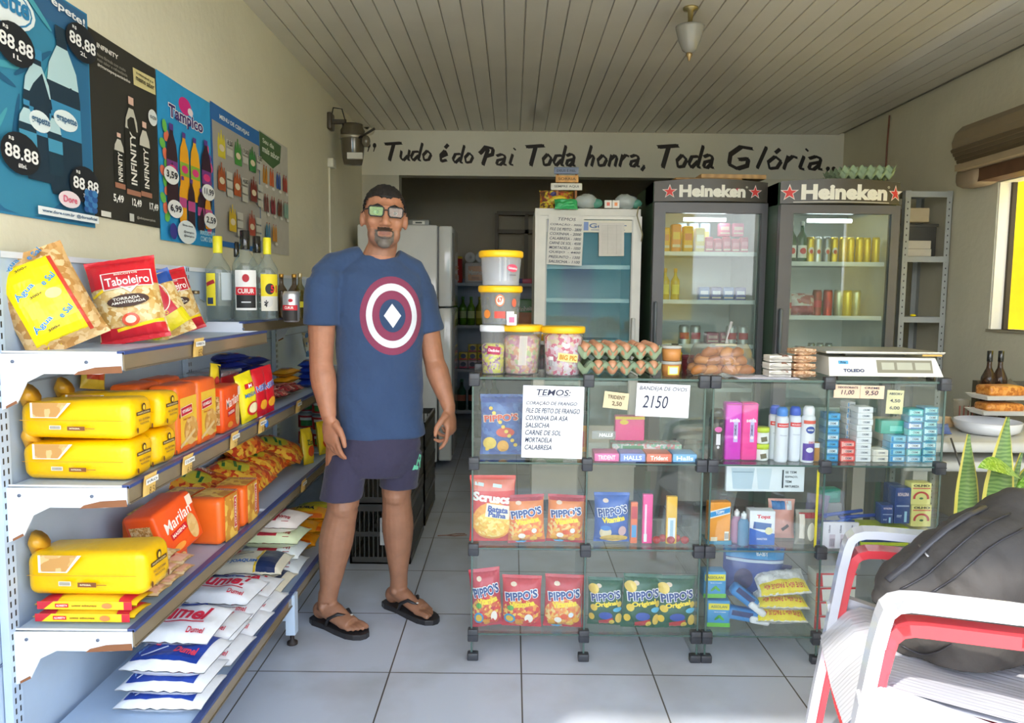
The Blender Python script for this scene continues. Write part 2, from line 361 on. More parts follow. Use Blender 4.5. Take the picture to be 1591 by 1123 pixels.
# ------------------------------------------------------------------ package makers (origin at bottom centre, front towards -y)
def pillow(w, h, t, key, specs=(), seed=0, back=None, seals=True, sealk=None, wr=.004, n=14, lay=False, pinch=.05, full=.55):
    def P(u, v, e=0, s=-1):
        a = max(0, 1 - abs(2 * u - 1) ** 2.6) ** .6
        vv = min(max((v - .05) / .9, 0), 1) if seals else v
        b = max(0, 1 - abs(2 * vv - 1) ** 3.0) ** full
        bulge = a * b
        N1 = noise.noise(Vector((u * 4 + seed * 3.1, v * 4, s * 2 + seed))) * wr * 1.5 * bulge
        edge = (1 - b) * a
        N2 = math.sin(u * 38 + seed) * wr * .5 * edge
        x = (u - .5) * w * (1 - pinch * b); z = v * h
        th = t / 2 * bulge
        if lay and s == 1: th *= .45
        y = s * (th + .0012 + e) + (N1 + N2) * (1 if s == -1 else .6)
        return Vector((x, y, z))
    q = MB()
    q.grid(lambda u, v: P(u, v, 0, -1), n, int(n * 1.4), key); q.grid(lambda u, v: P(u, v, 0, 1), n, int(n * 1.4), back or key, flip=True)
    if sealk:
        for a, b in ((0, .055), (.945, 1)): q.grid(lambda u, v: P(u, a + (b - a) * v, .0006, -1), n, 1, sealk)
    q.decals(lambda u, v, e: P(u, v, e + .0012, -1), w, h, specs, n=6, de=.0007)
    q.P = P
    return q
def block(w, d, h, key, front=(), top=(), right=(), left=(), r=.012, n=1, wr=.0):
    """rounded pack; front -y, right +x, left -x"""
    q = MB(); q.rbox(-w / 2, 0, 0, w / 2, d, h, r, key, seg=3)
    q.decals(plane((-w / 2, 0, 0), (1, 0, 0), (0, 0, 1), w, h), w, h, front)
    q.decals(plane((-w / 2, 0, h), (1, 0, 0), (0, 1, 0), w, d), w, d, top)
    q.decals(plane((w / 2, 0, 0), (0, 1, 0), (0, 0, 1), d, h), d, h, right)
    q.decals(plane((-w / 2, d, 0), (0, -1, 0), (0, 0, 1), d, h), d, h, left)
    return q
def put(q, name, label, cat, loc, rot=(0, 0, 0), group=None): return tag(q.build(name, None, loc, rot), label, cat, group)
def rl(*r): return tuple(R(a) for a in r)
# ------------------------------------------------------------------ gondola shelving along the left wall
SH = thing('shelving_unit', 'long light-blue steel shelving unit with four tiers along the left wall', 'shelving', (XL, 1.7, 0))
BL = 'P:b9cbe0'; WH = 'P:dfe4ee'; RAIL = 'G:8d7d63'; NAVY = 'P:3d4f86'; RUST = 'M:8a5a3c'
def lb(name, q, par=SH, label=None):
    o = q.build(name, par, (-XL, -1.7, 0)); 
    if label: o['label'] = label
    return o
PX = -1.2   # front face of the back panels
UY = (1.70, 2.70, 3.70, 4.70)
lb('back_panel', MB().box(PX - .03, 1.66, .12, PX - .004, 4.70, 1.42, BL).box(PX - .004, 1.66, 1.405, PX + .004, 4.7, 1.42, WH).box(PX - .004, 1.66, .80, PX, 4.7, .806, 'P:7f8ea6').box(PX - .004, 1.66, .44, PX, 4.7, .446, 'P:5c6880').box(PX - .004, 1.66, 1.10, PX, 4.7, 1.105, 'P:8f9db3'))
for y in UY:
    q = MB(); q.box(PX, y - .018, 0, PX + .02, y + .018, 1.42, BL)
    for i in range(52):
        z = .05 + i * .0265
        for s in (-1, 1): q.box(PX + .0195, y + s * .008 - .0022, z, PX + .0206, y + s * .008 + .0022, z + .014, 'D:2c2a2a')
    lb('upright', q)
    if y < 4:
        q = MB(); q.box(-1.19, y - .018, .10, -.83, y + .018, .155, BL); q.prism([(-.95, .10), (-.83, .10), (-.83, .16)], y - .003, y + .003, BL)
        q.box(-.84, y - .02, .045, -.805, y + .02, .20, 'P:c4d6ea'); q.lathe([(.012, .0), (.02, .003), (.02, .012), (.008, .02), (.008, .05)], 'D:2b2320', 14, Matrix.Translation((-.822, y, 0)))
        lb('foot', q)
def shelf(y0, y1, z, xl, par=SH, side=True, tilt=0):
    q = MB(); q.box(PX + .02, y0 + .004, z - .028, xl, y1 - .004, z - .003, BL)
    for y in (y0 + .004, y1 - .006): q.box(PX + .02, y, z - .034, xl - .004, y + .002, z + .002, WH)
    s = lb('shelf', q, par)
    q = MB(); q.box(xl, y0 + .002, z - .040, xl + .004, y1 - .002, z + .001, RAIL); q.box(xl - .012, y0 + .002, z - .004, xl + .006, y1 - .002, z + .004, NAVY)
    q.box(xl + .003, y0 + .002, z - .042, xl + .007, y1 - .002, z - .038, 'P:6f6250')
    r = q.build('price_rail', s)
    if side:
        q = MB(); yy = y0 + .001
        # bracket: bar under the shelf and a curved knee to the upright
        q.prism([(PX + .02, z - .004), (xl + .001, z - .002), (xl + .001, z - .042), (xl - .05, z - .05), (PX + .12, z - .05), (PX + .08, z - .07), (PX + .055, z - .12), (PX + .02, z - .135)], yy - .004, yy, WH)
        q.prism([(xl - .06, z - .034), (xl, z - .030), (xl + .002, z - .046), (xl - .11, z - .052), (xl - .10, z - .044)], yy - .0055, yy - .004, RUST)
        q.prism([(PX + .03, z - .132), (PX + .056, z - .119), (PX + .054, z - .113), (PX + .03, z - .126)], yy - .0055, yy - .004, RUST)
        for px in (.05, .22): q.lathe([(.0, 0), (.004, 0), (.004, .002), (0, .002)], 'P:5f6a80', 10, Matrix.Translation((PX + px, yy - .0045, z - .022)) @ Matrix.Rotation(R(90), 4, 'X'))
        q.build('bracket', s)
    return s
Z1, Z2, Z3, Z4, Z1B = 1.187, .872, .522, .20, 1.218
XLp = -.90
for y in UY[:3]:
    shelf(y, y + 1.0, Z2, XLp); shelf(y, y + 1.0, Z3, XLp); shelf(y, y + 1.0, Z4, -.82, side=False)
shelf(1.70, 2.70, Z1, XLp); shelf(2.70, 3.70, Z1B, -.985); shelf(3.7, 4.7, Z1B, -.985)
# price tags clipped on the rails
def tagp(px, py, z, txt, top, label, x=XLp, head=None):
    p = at(px, py, X=x + .008); w, h = .062, .052
    q = MB(); q.grid(lambda u, v: Vector(((u - .5) * w, -.002 - .006 * (1 - v) ** 2, -v * h + .008)), 3, 4, 'M:f0c871'); q.grid(lambda u, v: Vector(((u - .5) * w, -.001 - .006 * (1 - v) ** 2, -v * h + .008)), 3, 4, 'M:f0c871', flip=True)
    f = lambda u, v, e: Vector((u * w, -.010 - e, v * h - h / 2))
    q.decals(f, w, h, [('r', 0, .012 + .006, w, .014, 'M:f2efe6'), ('t', head or 'OFERTA', 0, .018, w * .8, .007, 'D:4a4a55'), ('t', txt, 0, -.006, w * .6, .02, 'D:7a5520', 0, .01, .2)])
    put(q, 'price_tag', label, 'price tag', (p.x, p.y, z + .004), rl(0, 0, 90))
for px, py, z, t_, lab, hd in ((306, 535, Z1, '650', 'orange price tag on the top shelf rail', None), (230, 742, Z2, '8,50', 'orange price tag under the yellow bread loaves', 'PÃO'), (289, 715, Z2, '6,50', 'orange price tag under the tall orange cracker packs', 'C. B. CREAM'), (362, 680, Z2, '7,00', 'orange price tag under the shorter orange biscuit pack', 'BISCOITO'), (405, 660, Z2, '8,00', 'orange price tag under the yellow pouch', 'MINGAU'),
                               (462, 632, Z2, '9,00', 'orange price tag under the red packs by the arm of the man', None)):
    tagp(px, py, z, t_, None, lab, head=hd)
tagp(470, 752, Z3, '3,50', None, 'orange price tag on the third shelf rail below the snack bags')
p = at(414, 658, X=XLp + .01); put(MB().ell((0, 0, 0), (.006, .014, .014), 'P:2f6fc0'), 'round_sticker', 'small round blue sticker on the second shelf rail', 'sticker', p)
# ---- top shelf: bags
def gp(px, py, z): return at(px, py, Z=z)
BISC = 'X:d8b078,c9995c,e2c08c,b98648,d2a86c:42'
def ring_bag(name, lab, px, py, w, h, rot, seed, z=Z1, x=None, wide=.55):
    sp = [('p', 0, 0, [(w * (.12 - wide / 2) + w * .5 - w*.1, h * .04), (w * (.5 + wide / 2) - w * .1, h * .04), (w * (.5 + wide / 2) - w * .14, h * .96), (w * (.5 - wide / 2) - w * .1, h * .96)], 'F:ffe000')]
    sp = [('r', w * .46, h * .5, w * .66, h * .9, 'F:ffe100'), ('r', w * .8, h * .48, w * .05, h * .8, 'F:c8402c', 2)]
    for zz in (.28, .62, .9):
        sp += [('t', 'Água', w * .32, h * zz, w * .3, h * .085, 'D:f4f8ff', 24, .03), ('t', 'Água', w * .32, h * zz, w * .29, h * .08, 'D:1b86c8', 24, .012), ('t', 'e Sal', w * .64, h * (zz + .045), w * .2, h * .06, 'D:1b86c8', 24), ('t', '300g', w * .42, h * (zz - .07), w * .16, h * .03, 'D:403020', 8)]
    sp += [('e', w * .62, h * .52, w * .2, h * .1, 'M:e8c890')]
    q = pillow(w, h, .085, BISC, sp, seed, wr=.006)
    p = gp(px, py, z) if x is None else at(px, py, X=x); p.z = z + .003
    return put(q, name, lab, 'snack bag', p, rot)
ring_bag('biscuit_bag', 'yellow clear-sided bag of ring biscuits at the far left of the top shelf', 16, 538, .185, .235, rl(-12, -8, 30), 1)
ring_bag('biscuit_bag', 'yellow clear-sided bag of ring biscuits slumping right beside the red bags', 112, 540, .19, .25, rl(-9, -24, 34), 2)
def tabo(lab, px, py, w, h, rot, seed, dz=0):
    sp = [('r', w * .5, h * .82, w * .99, h * .34, 'F:d6202c'), ('r', w * .5, h * .095, w * .96, h * .15, 'F:cf1f2c'), ('r', w * .62, h * .17, w * .7, h * .035, 'F:ffd91a', 7), ('r', w * .18, h * .62, w * .35, h * .03, 'F:ffd91a', 24),
          ('r', w * .56, h * .715, w * .74, h * .2, 'D:ece6e0'), ('r', w * .56, h * .715, w * .70, h * .18, 'F:c8202e'), ('t', 'Taboleiro', w * .56, h * .70, w * .64, h * .10, 'D:fbf8f2', 0, .012), ('t', 'BISCOITOS', w * .56, h * .785, w * .34, h * .022, 'D:f0e6d8'),
          ('p', w * .58, h * .60, [(-w * .16, .012), (0, -.012), (w * .16, .012), (0, .0)], 'D:d8d4ce'),
          ('e', w * .52, h * .46, w * .62, h * .15, 'D:42281c'), ('t', 'TORRADA', w * .5, h * .485, w * .4, h * .034, 'D:e8e0d4'), ('t', 'AMANTEIGADA', w * .52, h * .44, w * .5, h * .03, 'D:e8e0d4'),
          ('e', w * .5, h * .235, w * .26, h * .15, 'F:e2502c'), ('e', w * .5, h * .235, w * .16, h * .09, 'D:f2dcc0')]
    q = pillow(w, h, .08, 'X:e8cf96,d9b26a,efdcae,c99a50,e0bd7c:48', sp, seed, back='F:d6202c', wr=.005, sealk='F:cf1f2c')
    p = gp(px, py, Z1); p.z = Z1 + .003 + dz
    return put(q, 'toast_bag', lab, 'snack bag', p, rot)
tabo('red bag of buttered toasts half hidden behind its twin beside the yellow ring biscuits', 150, 524, .165, .225, rl(-10, -14, 20), 3)
tabo('red bag of buttered toasts facing out, middle of the top shelf', 213, 532, .178, .235, rl(-12, -10, 24), 4)
w, h = .15, .2
sp = [('r', w * .5, h * .9, w, h * .22, 'F:2c55a8'), ('r', w * .42, h * .55, w * .7, h * .62, 'F:d3243c', 12), ('o', w * .5, h * .62, w * .6, h * .5, 'D:f3e9e0', .93), ('t', 'Fortaleza', w * .45, h * .76, w * .42, h * .05, 'D:fbf8f2', 18, .02), ('r', w * .55, h * .2, w * .85, h * .22, 'F:e9d820', 12), ('t', 'TRIGO', w * .5, h * .4, w * .3, h * .05, 'D:ffe54a', -30, .02)]
p = gp(268, 526, Z1); put(pillow(w, h, .07, 'X:e8cf96,dcb56a,ecd49a,d0a458:60', sp, 5, back='F:2c55a8'), 'pasta_bag', 'red and yellow bag with a blue top between the red toast bags', 'snack bag', (p.x, p.y, Z1 + .003), rl(-10, -22, 30))
tabo('red bag of buttered toasts furthest right, next to the small glass bottle', 285, 519, .155, .215, rl(-12, -16, 36), 6)
# ---- bottles on the raised shelf
def bottle(name, lab, px, py, r, h, glass, capk, caph=.2, liquid=None, label=None, xx=None, cat='bottle', group=None, z=Z1B, neck=.33, Y=None):
    p = gp(px, py, z)
    if Y: p = at(px, py, Y=Y)
    p.z = z
    q = thing(name, lab, cat, p, (0, 0, 0), group)
    rn = r * neck; hb_ = h * .60
    b = MB(); b.lathe([(r * .9, .001), (r, .008), (r, hb_), (r * .96, hb_ + h * .03), (r * .7, hb_ + h * .09), (rn * 1.15, hb_ + h * .16), (rn, hb_ + h * .2), (rn, h * .95)], glass, 20)
    b.build('glass', q)
    if liquid: MB().lathe([(r * .86, .008), (r * .93, .012), (r * .93, hb_ * .92), (r * .3, hb_ + h * .04)], liquid, 20).build('liquid', q)
    MB().lathe([(rn * 1.12, h * (1 - caph)), (rn * 1.16, h * (1 - caph) + .002), (rn * 1.16, h - .002), (rn * 1.0, h)], capk, 18).build('cap', q)
    if label: label(q, r, h)
    return q
def wrap(r, z0, z1, a0, a1, base, specs, name='label'):
    """curved paper label; angles in degrees, -90 faces the front"""
    def f(q, R_, h):
        m = MB(); W_ = R(a1 - a0) * R_
        fn = lambda u, v, e=0: Vector(((R_ + .0008 + e) * math.cos(R(a0 + (a1 - a0) * u)), (R_ + .0008 + e) * math.sin(R(a0 + (a1 - a0) * u)), z0 * h + (z1 - z0) * h * v))
        m.grid(lambda u, v: fn(u, v), 10, 1, base); m.decals(fn, W_, (z1 - z0) * h, specs(W_, (z1 - z0) * h), n=6, e0=.0004, de=.0003)
        m.build(name, q)
    return f
GLS = 'C:dfe8e4:.10'; BRN = 'C:6a4a1c:.35'
ylab = lambda W_, H_: [('r', W_ * .25, H_ * .5, W_ * .34, H_, 'D:f2df2e'), ('r', W_ * .25, H_ * .7, W_ * .3, H_ * .12, 'D:b02430', 20), ('r', W_ * .25, H_ * .15, W_ * .2, H_ * .2, 'D:30405c'), ('r', W_ * .78, H_ * .6, W_ * .4, H_ * .85, 'D:b9c4c8')]
wlab = lambda W_, H_: [('r', W_ * .5, H_ * .28, W_ * .9, H_ * .45, 'D:20201f'), ('r', W_ * .5, H_ * .48, W_ * .94, H_ * .2, 'D:d3202e'), ('t', 'CUIUR', W_ * .5, H_ * .48, W_ * .7, H_ * .12, 'D:f4f0ea', 0, .02), ('e', W_ * .5, H_ * .8, W_ * .3, H_ * .2, 'D:b51e2c'), ('r', W_ * .5, H_ * .2, W_ * .4, H_ * .03, 'D:d8d8d8')]
ybl = lambda W_, H_: [('r', W_ * .5, H_ * .7, W_, H_ * .6, 'D:f4dc2c'), ('e', W_ * .5, H_ * .6, W_ * .5, H_ * .3, 'D:202020'), ('t', '51', W_ * .7, H_ * .6, W_ * .35, H_ * .2, 'D:e02830', 0, .03), ('e', W_ * .4, H_ * .25, W_ * .5, H_ * .3, 'D:e6e0d4'), ('t', '*', W_ * .3, H_ * .2, W_ * .2, H_ * .2, 'D:202020')]
yl = wrap(0, .18, .56, -150, 10, 'C:cfd8d4:.2', ylab); wl = wrap(0, .12, .56, -120, -20, 'D:eceae6', wlab); bl = wrap(0, .12, .56, -110, -10, 'D:f0e9d8', ybl)
CL = 'C:d6dedb:.03'
bottle('spirit_bottle', 'tall clear spirit bottle with a yellow cap, left end of the bottles', 341, 498, .046, .325, GLS, 'P:e8dc2c', .2, CL, yl)
bottle('spirit_bottle', 'clear bottle with a black cap behind the square-shouldered one', 369, 492, .036, .335, GLS, 'G:20201f', .2, CL, None)
bottle('spirit_bottle', 'broad clear bottle with a black cap and red and white label', 383, 498, .049, .35, GLS, 'G:1c1c1c', .21, CL, wl)
bottle('spirit_bottle', 'clear black-capped bottle right of the broad one', 401, 496, .042, .34, GLS, 'G:1c1c1c', .2, CL, wl)
bottle('spirit_bottle', 'clear bottle with a yellow cap and a yellow and black picture label', 417, 498, .04, .325, GLS, 'P:e8dc2c', .2, CL, bl)
bottle('brown_bottle', 'small dark brown bottle just right of the yellow-capped bottles', 438, 495, .026, .19, BRN, 'S:b98a3c', .08, 'C:5a3a12:.5')
bottle('brown_bottle', 'small brown bottle with a gold cap behind the drink can', 458, 495, .027, .19, BRN, 'S:b98a3c', .08, 'C:5a3a12:.5')
bottle('brown_bottle', 'rightmost small bottle on the raised shelf, beside the sleeve of the man', 467, 495, .024, .195, 'C:8a7a2c:.3', 'S:c8b890', .1, 'C:6a5a12:.5', wrap(0, .25, .38, -150, -20, 'D:e8d82c', lambda a, b: []))
bottle('small_bottle', 'small empty clear bottle beside the last red bag', 305, 503, .036, .115, 'C:cfd6d0:.15', 'S:8a7a5c', .1)
def can(name, lab, p, r, h, body, specs=None, group=None, cat='drink can'):
    q = thing(name, lab, cat, p, (0, 0, 0), group)
    MB().lathe([(r * .8, 0), (r, h * .05), (r, h * .9), (r * .86, h)], body, 20).build('can_body', q)
    MB().lathe([(r * .86, h), (r * .8, h + .002), (r * .78, h - .002), (0, h - .002)], 'S:c9ccd0', 20).build('can_lid', q)
    if specs: wrap(0, .05, .9, -150, -30, body, specs)(q, r, h)
    return q
p = gp(453, 500, Z1B); p.z = Z1B; can('drink_can', 'white, red and black drink can among the small brown bottles', p, .031, .115, 'S:d9dadb', lambda a, b: [('r', a * .5, b * .2, a, b * .42, 'D:26221f'), ('r', a * .5, b * .5, a, b * .2, 'D:c62430'), ('t', 'CUIUR', a * .5, b * .5, a * .5, b * .1, 'D:f4f0ea', 0, .02), ('e', a * .6, b * .78, a * .25, b * .14, 'D:b51e2c')])
# ---- second shelf
def loaf(lab, y, z, L_=.275, w=.118, h=.098, x0=-1.185, seed=0):
    q = thing('bread_loaf', lab, 'bread', (x0 + L_ / 2, y, z))
    b = MB(); b.rbox(-L_ / 2, 0, .001, L_ / 2, w, h, .026, 'F:ffc400', seg=4)
    for i, v in enumerate(b.v):
        k = noise.noise(v * 16 + Vector((seed, 0, 0))) * .007; v.y += k; v.z = max(.001, v.z + k * .7)
        if v.x < 0: f = 1 - .25 * (abs(v.x) / (L_ / 2)) ** 3; v.y = w / 2 + (v.y - w / 2) * f; v.z *= .5 + .5 * f
    fr = plane((-L_ / 2, -.0035, 0), (1, 0, 0), (0, 0, 1), L_, h)
    b.decals(fr, L_, h, [('p', 0, 0, [(L_ * .15, h * .56), (L_ * .38, h * .56), (L_ * .5, h * .93), (L_ * .15, h * .93)], 'D:f6f0e2'), ('p', 0, 0, [(L_ * .17, h * .58), (L_ * .37, h * .58), (L_ * .47, h * .93), (L_ * .17, h * .93)], 'X:d2a468,c29052,dcb47c:30'),
        ('r', L_ * .5, h * .5, L_ * .88, h * .012, 'D:c98f1c'), ('r', L_ * .36, h * .33, L_ * .1, h * .1, 'D:ded6c4'), ('t', '||||||||', L_ * .36, h * .33, L_ * .08, h * .07, 'D:30302c'), ('r', L_ * .54, h * .31, L_ * .15, h * .1, 'D:7c4a24'), ('t', 'INTEGRAL', L_ * .53, h * .31, L_ * .09, h * .035, 'D:f4e4c0'), ('r', L_ * .66, h * .31, L_ * .08, h * .02, 'D:a8741c')])
    rt = plane((L_ / 2 + .0015, 0, 0), (0, 1, 0), (0, 0, 1), w, h)
    b.decals(rt, w, h, [('r', w * .5, h * .62, w * .58, h * .09, 'D:4c2c20'), ('t', 'PANIFICADORA', w * .5, h * .62, w * .5, h * .045, 'D:f0d890'), ('e', w * .5, h * .76, w * .16, h * .2, 'D:4c2c20'), ('e', w * .5, h * .75, w * .09, h * .13, 'D:ffd23c'), ('t', 'PÃO DE FORMA', w * .5, h * .46, w * .46, h * .07, 'D:8c5a3c'), ('t', 'TRADICIONAL', w * .5, h * .36, w * .38, h * .05, 'D:8c5a3c'), ('e', w * .2, h * .22, w * .07, h * .14, 'D:6c3c20'), ('e', w * .8, h * .22, w * .07, h * .14, 'D:6c3c20')])
    b.build('wrapper', q)
    t_ = MB(); t_.tube([(-L_ / 2 + .01, w / 2, h * .5), (-L_ / 2 - .004, w / 2 - .008, h * .75), (-L_ / 2 + .006, w / 2 - .02, h * 1.02), (-L_ / 2 + .02, w / 2 - .02, h * 1.12)], [.024, .007, .018, .028], 'F:e2a62c', 10)
    t_.build('twisted_end', q)
    return q
HL = .1
loaf('yellow wrapped bread loaf, lower one at the front of the second shelf', 1.745, Z2, seed=1)
loaf('yellow wrapped bread loaf, upper one at the front of the second shelf', 1.743, Z2 + HL, L_=.278, seed=2)
loaf('yellow wrapped bread loaf, lower one of the rear pair beside the crackers', 1.885, Z2, L_=.272, seed=3)
loaf('yellow wrapped bread loaf, upper one of the rear pair beside the crackers', 1.882, Z2 + HL, L_=.285, seed=4)
put(pillow(.07, .09, .03, 'F:e6c23c', [('r', .035, .045, .05, .04, 'F:d0482c')], 8), 'snack_packet', 'small yellow and red packet standing behind the loaves', 'snack bag', (-1.165, 2.04, Z2 + .185), rl(-10, 10, 60))
OR = 'F:ff7024'
def cracker(lab, px, py, Z, w=.13, d=.085, h=.195, rot=rl(0, 0, 90), x=-.93, y=None, logo=True, g=None):
    fr = [('r', w * .52, h * .46, w * .82, h * .7, 'F:ffc93c'), ('e', w * .62, h * .3, w * .7, h * .42, 'X:e0a858,d29444,ecc078:40'), ('r', w * .45, h * .2, w * .8, h * .05, 'D:e8c890', 20), ('r', w * .4, h * .62, w * .56, h * .13, 'D:f6e6d8', 4), ('r', w * .4, h * .62, w * .53, h * .115, 'F:d3202c', 4), ('t', 'VITARELLA', w * .4, h * .62, w * .46, h * .05, 'D:fff6ea', 4, .03), ('t', 'Cream Cracker', w * .4, h * .5, w * .4, h * .03, 'D:c0421c')]
    lf = [('r', d * .5, h * .42, d * .8, h * .6, 'F:f8b840'), ('e', d * .35, h * .32, .014, .014, 'D:e07020'), ('e', d * .35, h * .22, .014, .014, 'D:e07020')]
    q = block(w, d, h, OR, fr, [('r', w * .5, d * .5, w * .9, d * .2, 'F:f08040')], lf, lf, r=.014)
    p = Vector((x, y, Z)) if y else gp(px, py, Z); p.z = Z + .001
    return put(q, 'cracker_pack', lab, 'cracker pack', p, rot, g)
cracker('tall orange and yellow cracker pack nearest the bread loaves', 0, 0, Z2, x=-.925, y=2.095)
cracker('tall orange and yellow cracker pack, second from the bread loaves', 0, 0, Z2, x=-.925, y=2.235)
cracker('orange cracker pack standing in the row behind, against the shelf back', 0, 0, Z2, x=-1.04, y=2.11)
cracker('orange cracker pack in the row behind, further from the loaves', 0, 0, Z2, x=-1.04, y=2.25, d=.08)
def marilan(lab, loc, rot, w=.15, d=.07, h=.145):
    fr = [('t', 'Marilan', w * .52, h * .66, w * .7, h * .22, 'D:fff4e8', 8, .012, .15), ('r', w * .45, h * .42, w * .42, h * .13, 'F:d8202c', 6), ('t', 'MAISENA', w * .45, h * .42, w * .34, h * .07, 'D:fff0e0', 6, .02), ('e', w * .78, h * .34, w * .24, h * .52, 'X:e4b878,dcab66:40'), ('e', w * .35, h * .16, w * .3, h * .13, 'F:ffa040'), ('r', w * .88, h * .84, w * .14, h * .2, 'D:ffe0c8')]
    lf = [('r', d * .5, h * .5, d * .7, h * .62, 'X:e2b070,c08a48,eed0a0:90')]
    return put(block(w, d, h, 'F:ff5c1e', fr, (), lf, lf, r=.012), 'biscuit_pack', lab, 'biscuit pack', loc, rot)
marilan('shorter orange biscuit pack right of the tall cracker packs', (-.925, 2.425, Z2 + .001), rl(0, 0, 90), h=.15)
def pouch(name, lab, w, h, t, key, specs, loc, rot, seed=0, cat='pouch'): return put(pillow(w, h, t, key, specs, seed, wr=.003), name, lab, cat, loc, rot)
w, h = .10, .175
pouch('milk_pouch', 'bright yellow pouch standing on the second shelf beside the red pouches', w, h, .045, 'F:ffe81c', [('r', w * .5, h * .74, w * .5, h * .1, 'F:d8202c'), ('t', 'M', w * .5, h * .74, w * .2, h * .07, 'D:ffffff'), ('t', 'MINGAU', w * .5, h * .56, w * .7, h * .08, 'D:2c70b8', 0, .02), ('e', w * .5, h * .27, w * .7, h * .28, 'F:d8302c'), ('e', w * .5, h * .28, w * .55, h * .2, 'D:f4e4b4')], (-.93, 2.60, Z2 + .002), rl(-4, -8, 78), 3)
for i, (yy, s_) in enumerate(((2.70, 'left'), (2.79, 'right'))):
    w, h = .085, .18
    pouch('cocoa_pouch', f'red chocolate powder pouch with blue lettering, {s_} one of the two', w, h, .035, 'F:dc1c2c', [('t', 'NESKAU', w * .5, h * .62, w * .86, h * .13, 'D:f8f4f0', 8, .06), ('t', 'NESKAU', w * .5, h * .62, w * .84, h * .12, 'D:2848b0', 8, .02), ('e', w * .5, h * .25, w * .6, h * .2, 'F:ffb030')], (-.925, yy, Z2 + .002), rl(-2, -4, 80), 5 + i)
for i, (yy, s_) in enumerate(((2.47, 'left'), (2.70, 'right'))):
    q = thing('lidded_tub', f'red rectangular tub with a clear lid behind the pouches, {s_} one', 'tub', (-1.09, yy, Z2)); b = MB(); b.rbox(-.06, -.09, .001, .06, .09, .16, .012, 'F:c8202c'); b.decals(plane((.06, -.09, 0), (0, 1, 0), (0, 0, 1), .18, .16), .18, .16, [('r', .09, .10, .1, .05, 'D:f0d0b0'), ('t', 'COOKIES', .09, .10, .08, .02, 'D:a01c24')]); b.build('tub_body', q); MB().rbox(-.066, -.096, .155, .066, .096, .172, .006, 'C:e8ecf0:.3').build('lid', q)
w, h = .07, .09
pouch('snack_packet', 'small yellow and black packet in front of the red tubs', w, h, .02, 'F:ffe02c', [('r', w * .75, h * .5, w * .25, h * .9, 'F:20242c'), ('e', w * .4, h * .35, w * .4, h * .35, 'F:c83c34')], (-1.01, 2.49, Z2 + .125), rl(0, 10, 85), 9)
# blue cookie packs in two stacks
def cookie(lab, loc, rz, w=.19, d=.075, h=.032, key='F:28348c', grp=None, txt='Vitarella', cc='F:d02c3c'):
    q = pillow(w, d, h, key, [('r', w * .72, d * .45, w * .16, d * .35, cc, 10), ('t', txt, w * .72, d * .45, w * .13, d * .14, 'D:f4f0ea', 10), ('r', w * .4, d * .5, w * .3, d * .45, 'F:3c58c0'), ('e', w * .3, d * .5, w * .14, d * .6, 'D:d8b070')], sum(map(ord, lab)) % 50, wr=.002, n=8)
    return put(q, 'cookie_pack', lab, 'cookie pack', loc, rl(-90, 0, rz), grp)
for i in range(6):
    cookie(f'blue cookie pack in the taller front stack on the second shelf, {ORD[i]} from the base', (-1.13 + .004 * (i % 2), 3.0 + .006 * (i % 3), Z2 + .018 + i * .034), 66 + 6 * (i % 2))
    if i < 5: cookie(f'blue cookie pack in the shorter rear stack on the second shelf, {ORD[i]} from the base', (-1.11, 3.24, Z2 + .018 + i * .034), 76 + 5 * (i % 2))
for i in range(3): cookie(f'yellow and blue cookie pack near the elbow of the man, {ORD[i]} of three', (-1.02, 3.42 + .01 * i, Z2 + .018 + i * .034), 84, key='F:e8a820', cc='F:2848b0', txt='Richester')
for i in range(4): cookie(f'royal blue cookie pack at the far end of the second shelf, {ORD[i]} of the pile', (-.97, 3.62 + .01 * i, Z2 + .018 + i * .03), 96, key='F:2c50c4', cc='F:f0f0f4')
for i in range(5):
    w, h = .12, .09; q = pillow(w, h, .03, 'X:8c2028,b83840,6c2430,d8a08c:60', [('r', w * .5, h * .5, w * .5, h * .3, 'F:b02030'), ('t', 'TORTINHA', w * .5, h * .5, w * .4, h * .12, 'D:f0d8c8')], i, n=8)
    put(q, 'tart_packet', f'clear red packet by the second shelf rail, {("first", "second", "third", "fourth", "fifth")[i]} from the red pouches', 'snack packet', (-.965, 2.90 + i * .11, Z2 + .02 + .012 * (i % 2)), rl(-80, 0, 80 + 8 * (i % 2)))
w, h = .14, .13
pouch('bread_bag', 'clear and blue bag at the end of the second shelf behind the man', w, h, .06, 'X:e6e2da,c8b898,5c88c0:30', [('r', w * .4, h * .3, w * .5, h * .3, 'F:2c60a8')], (-1.05, 3.95, Z2 + .12), rl(-14, 0, 60), 4, 'bag')
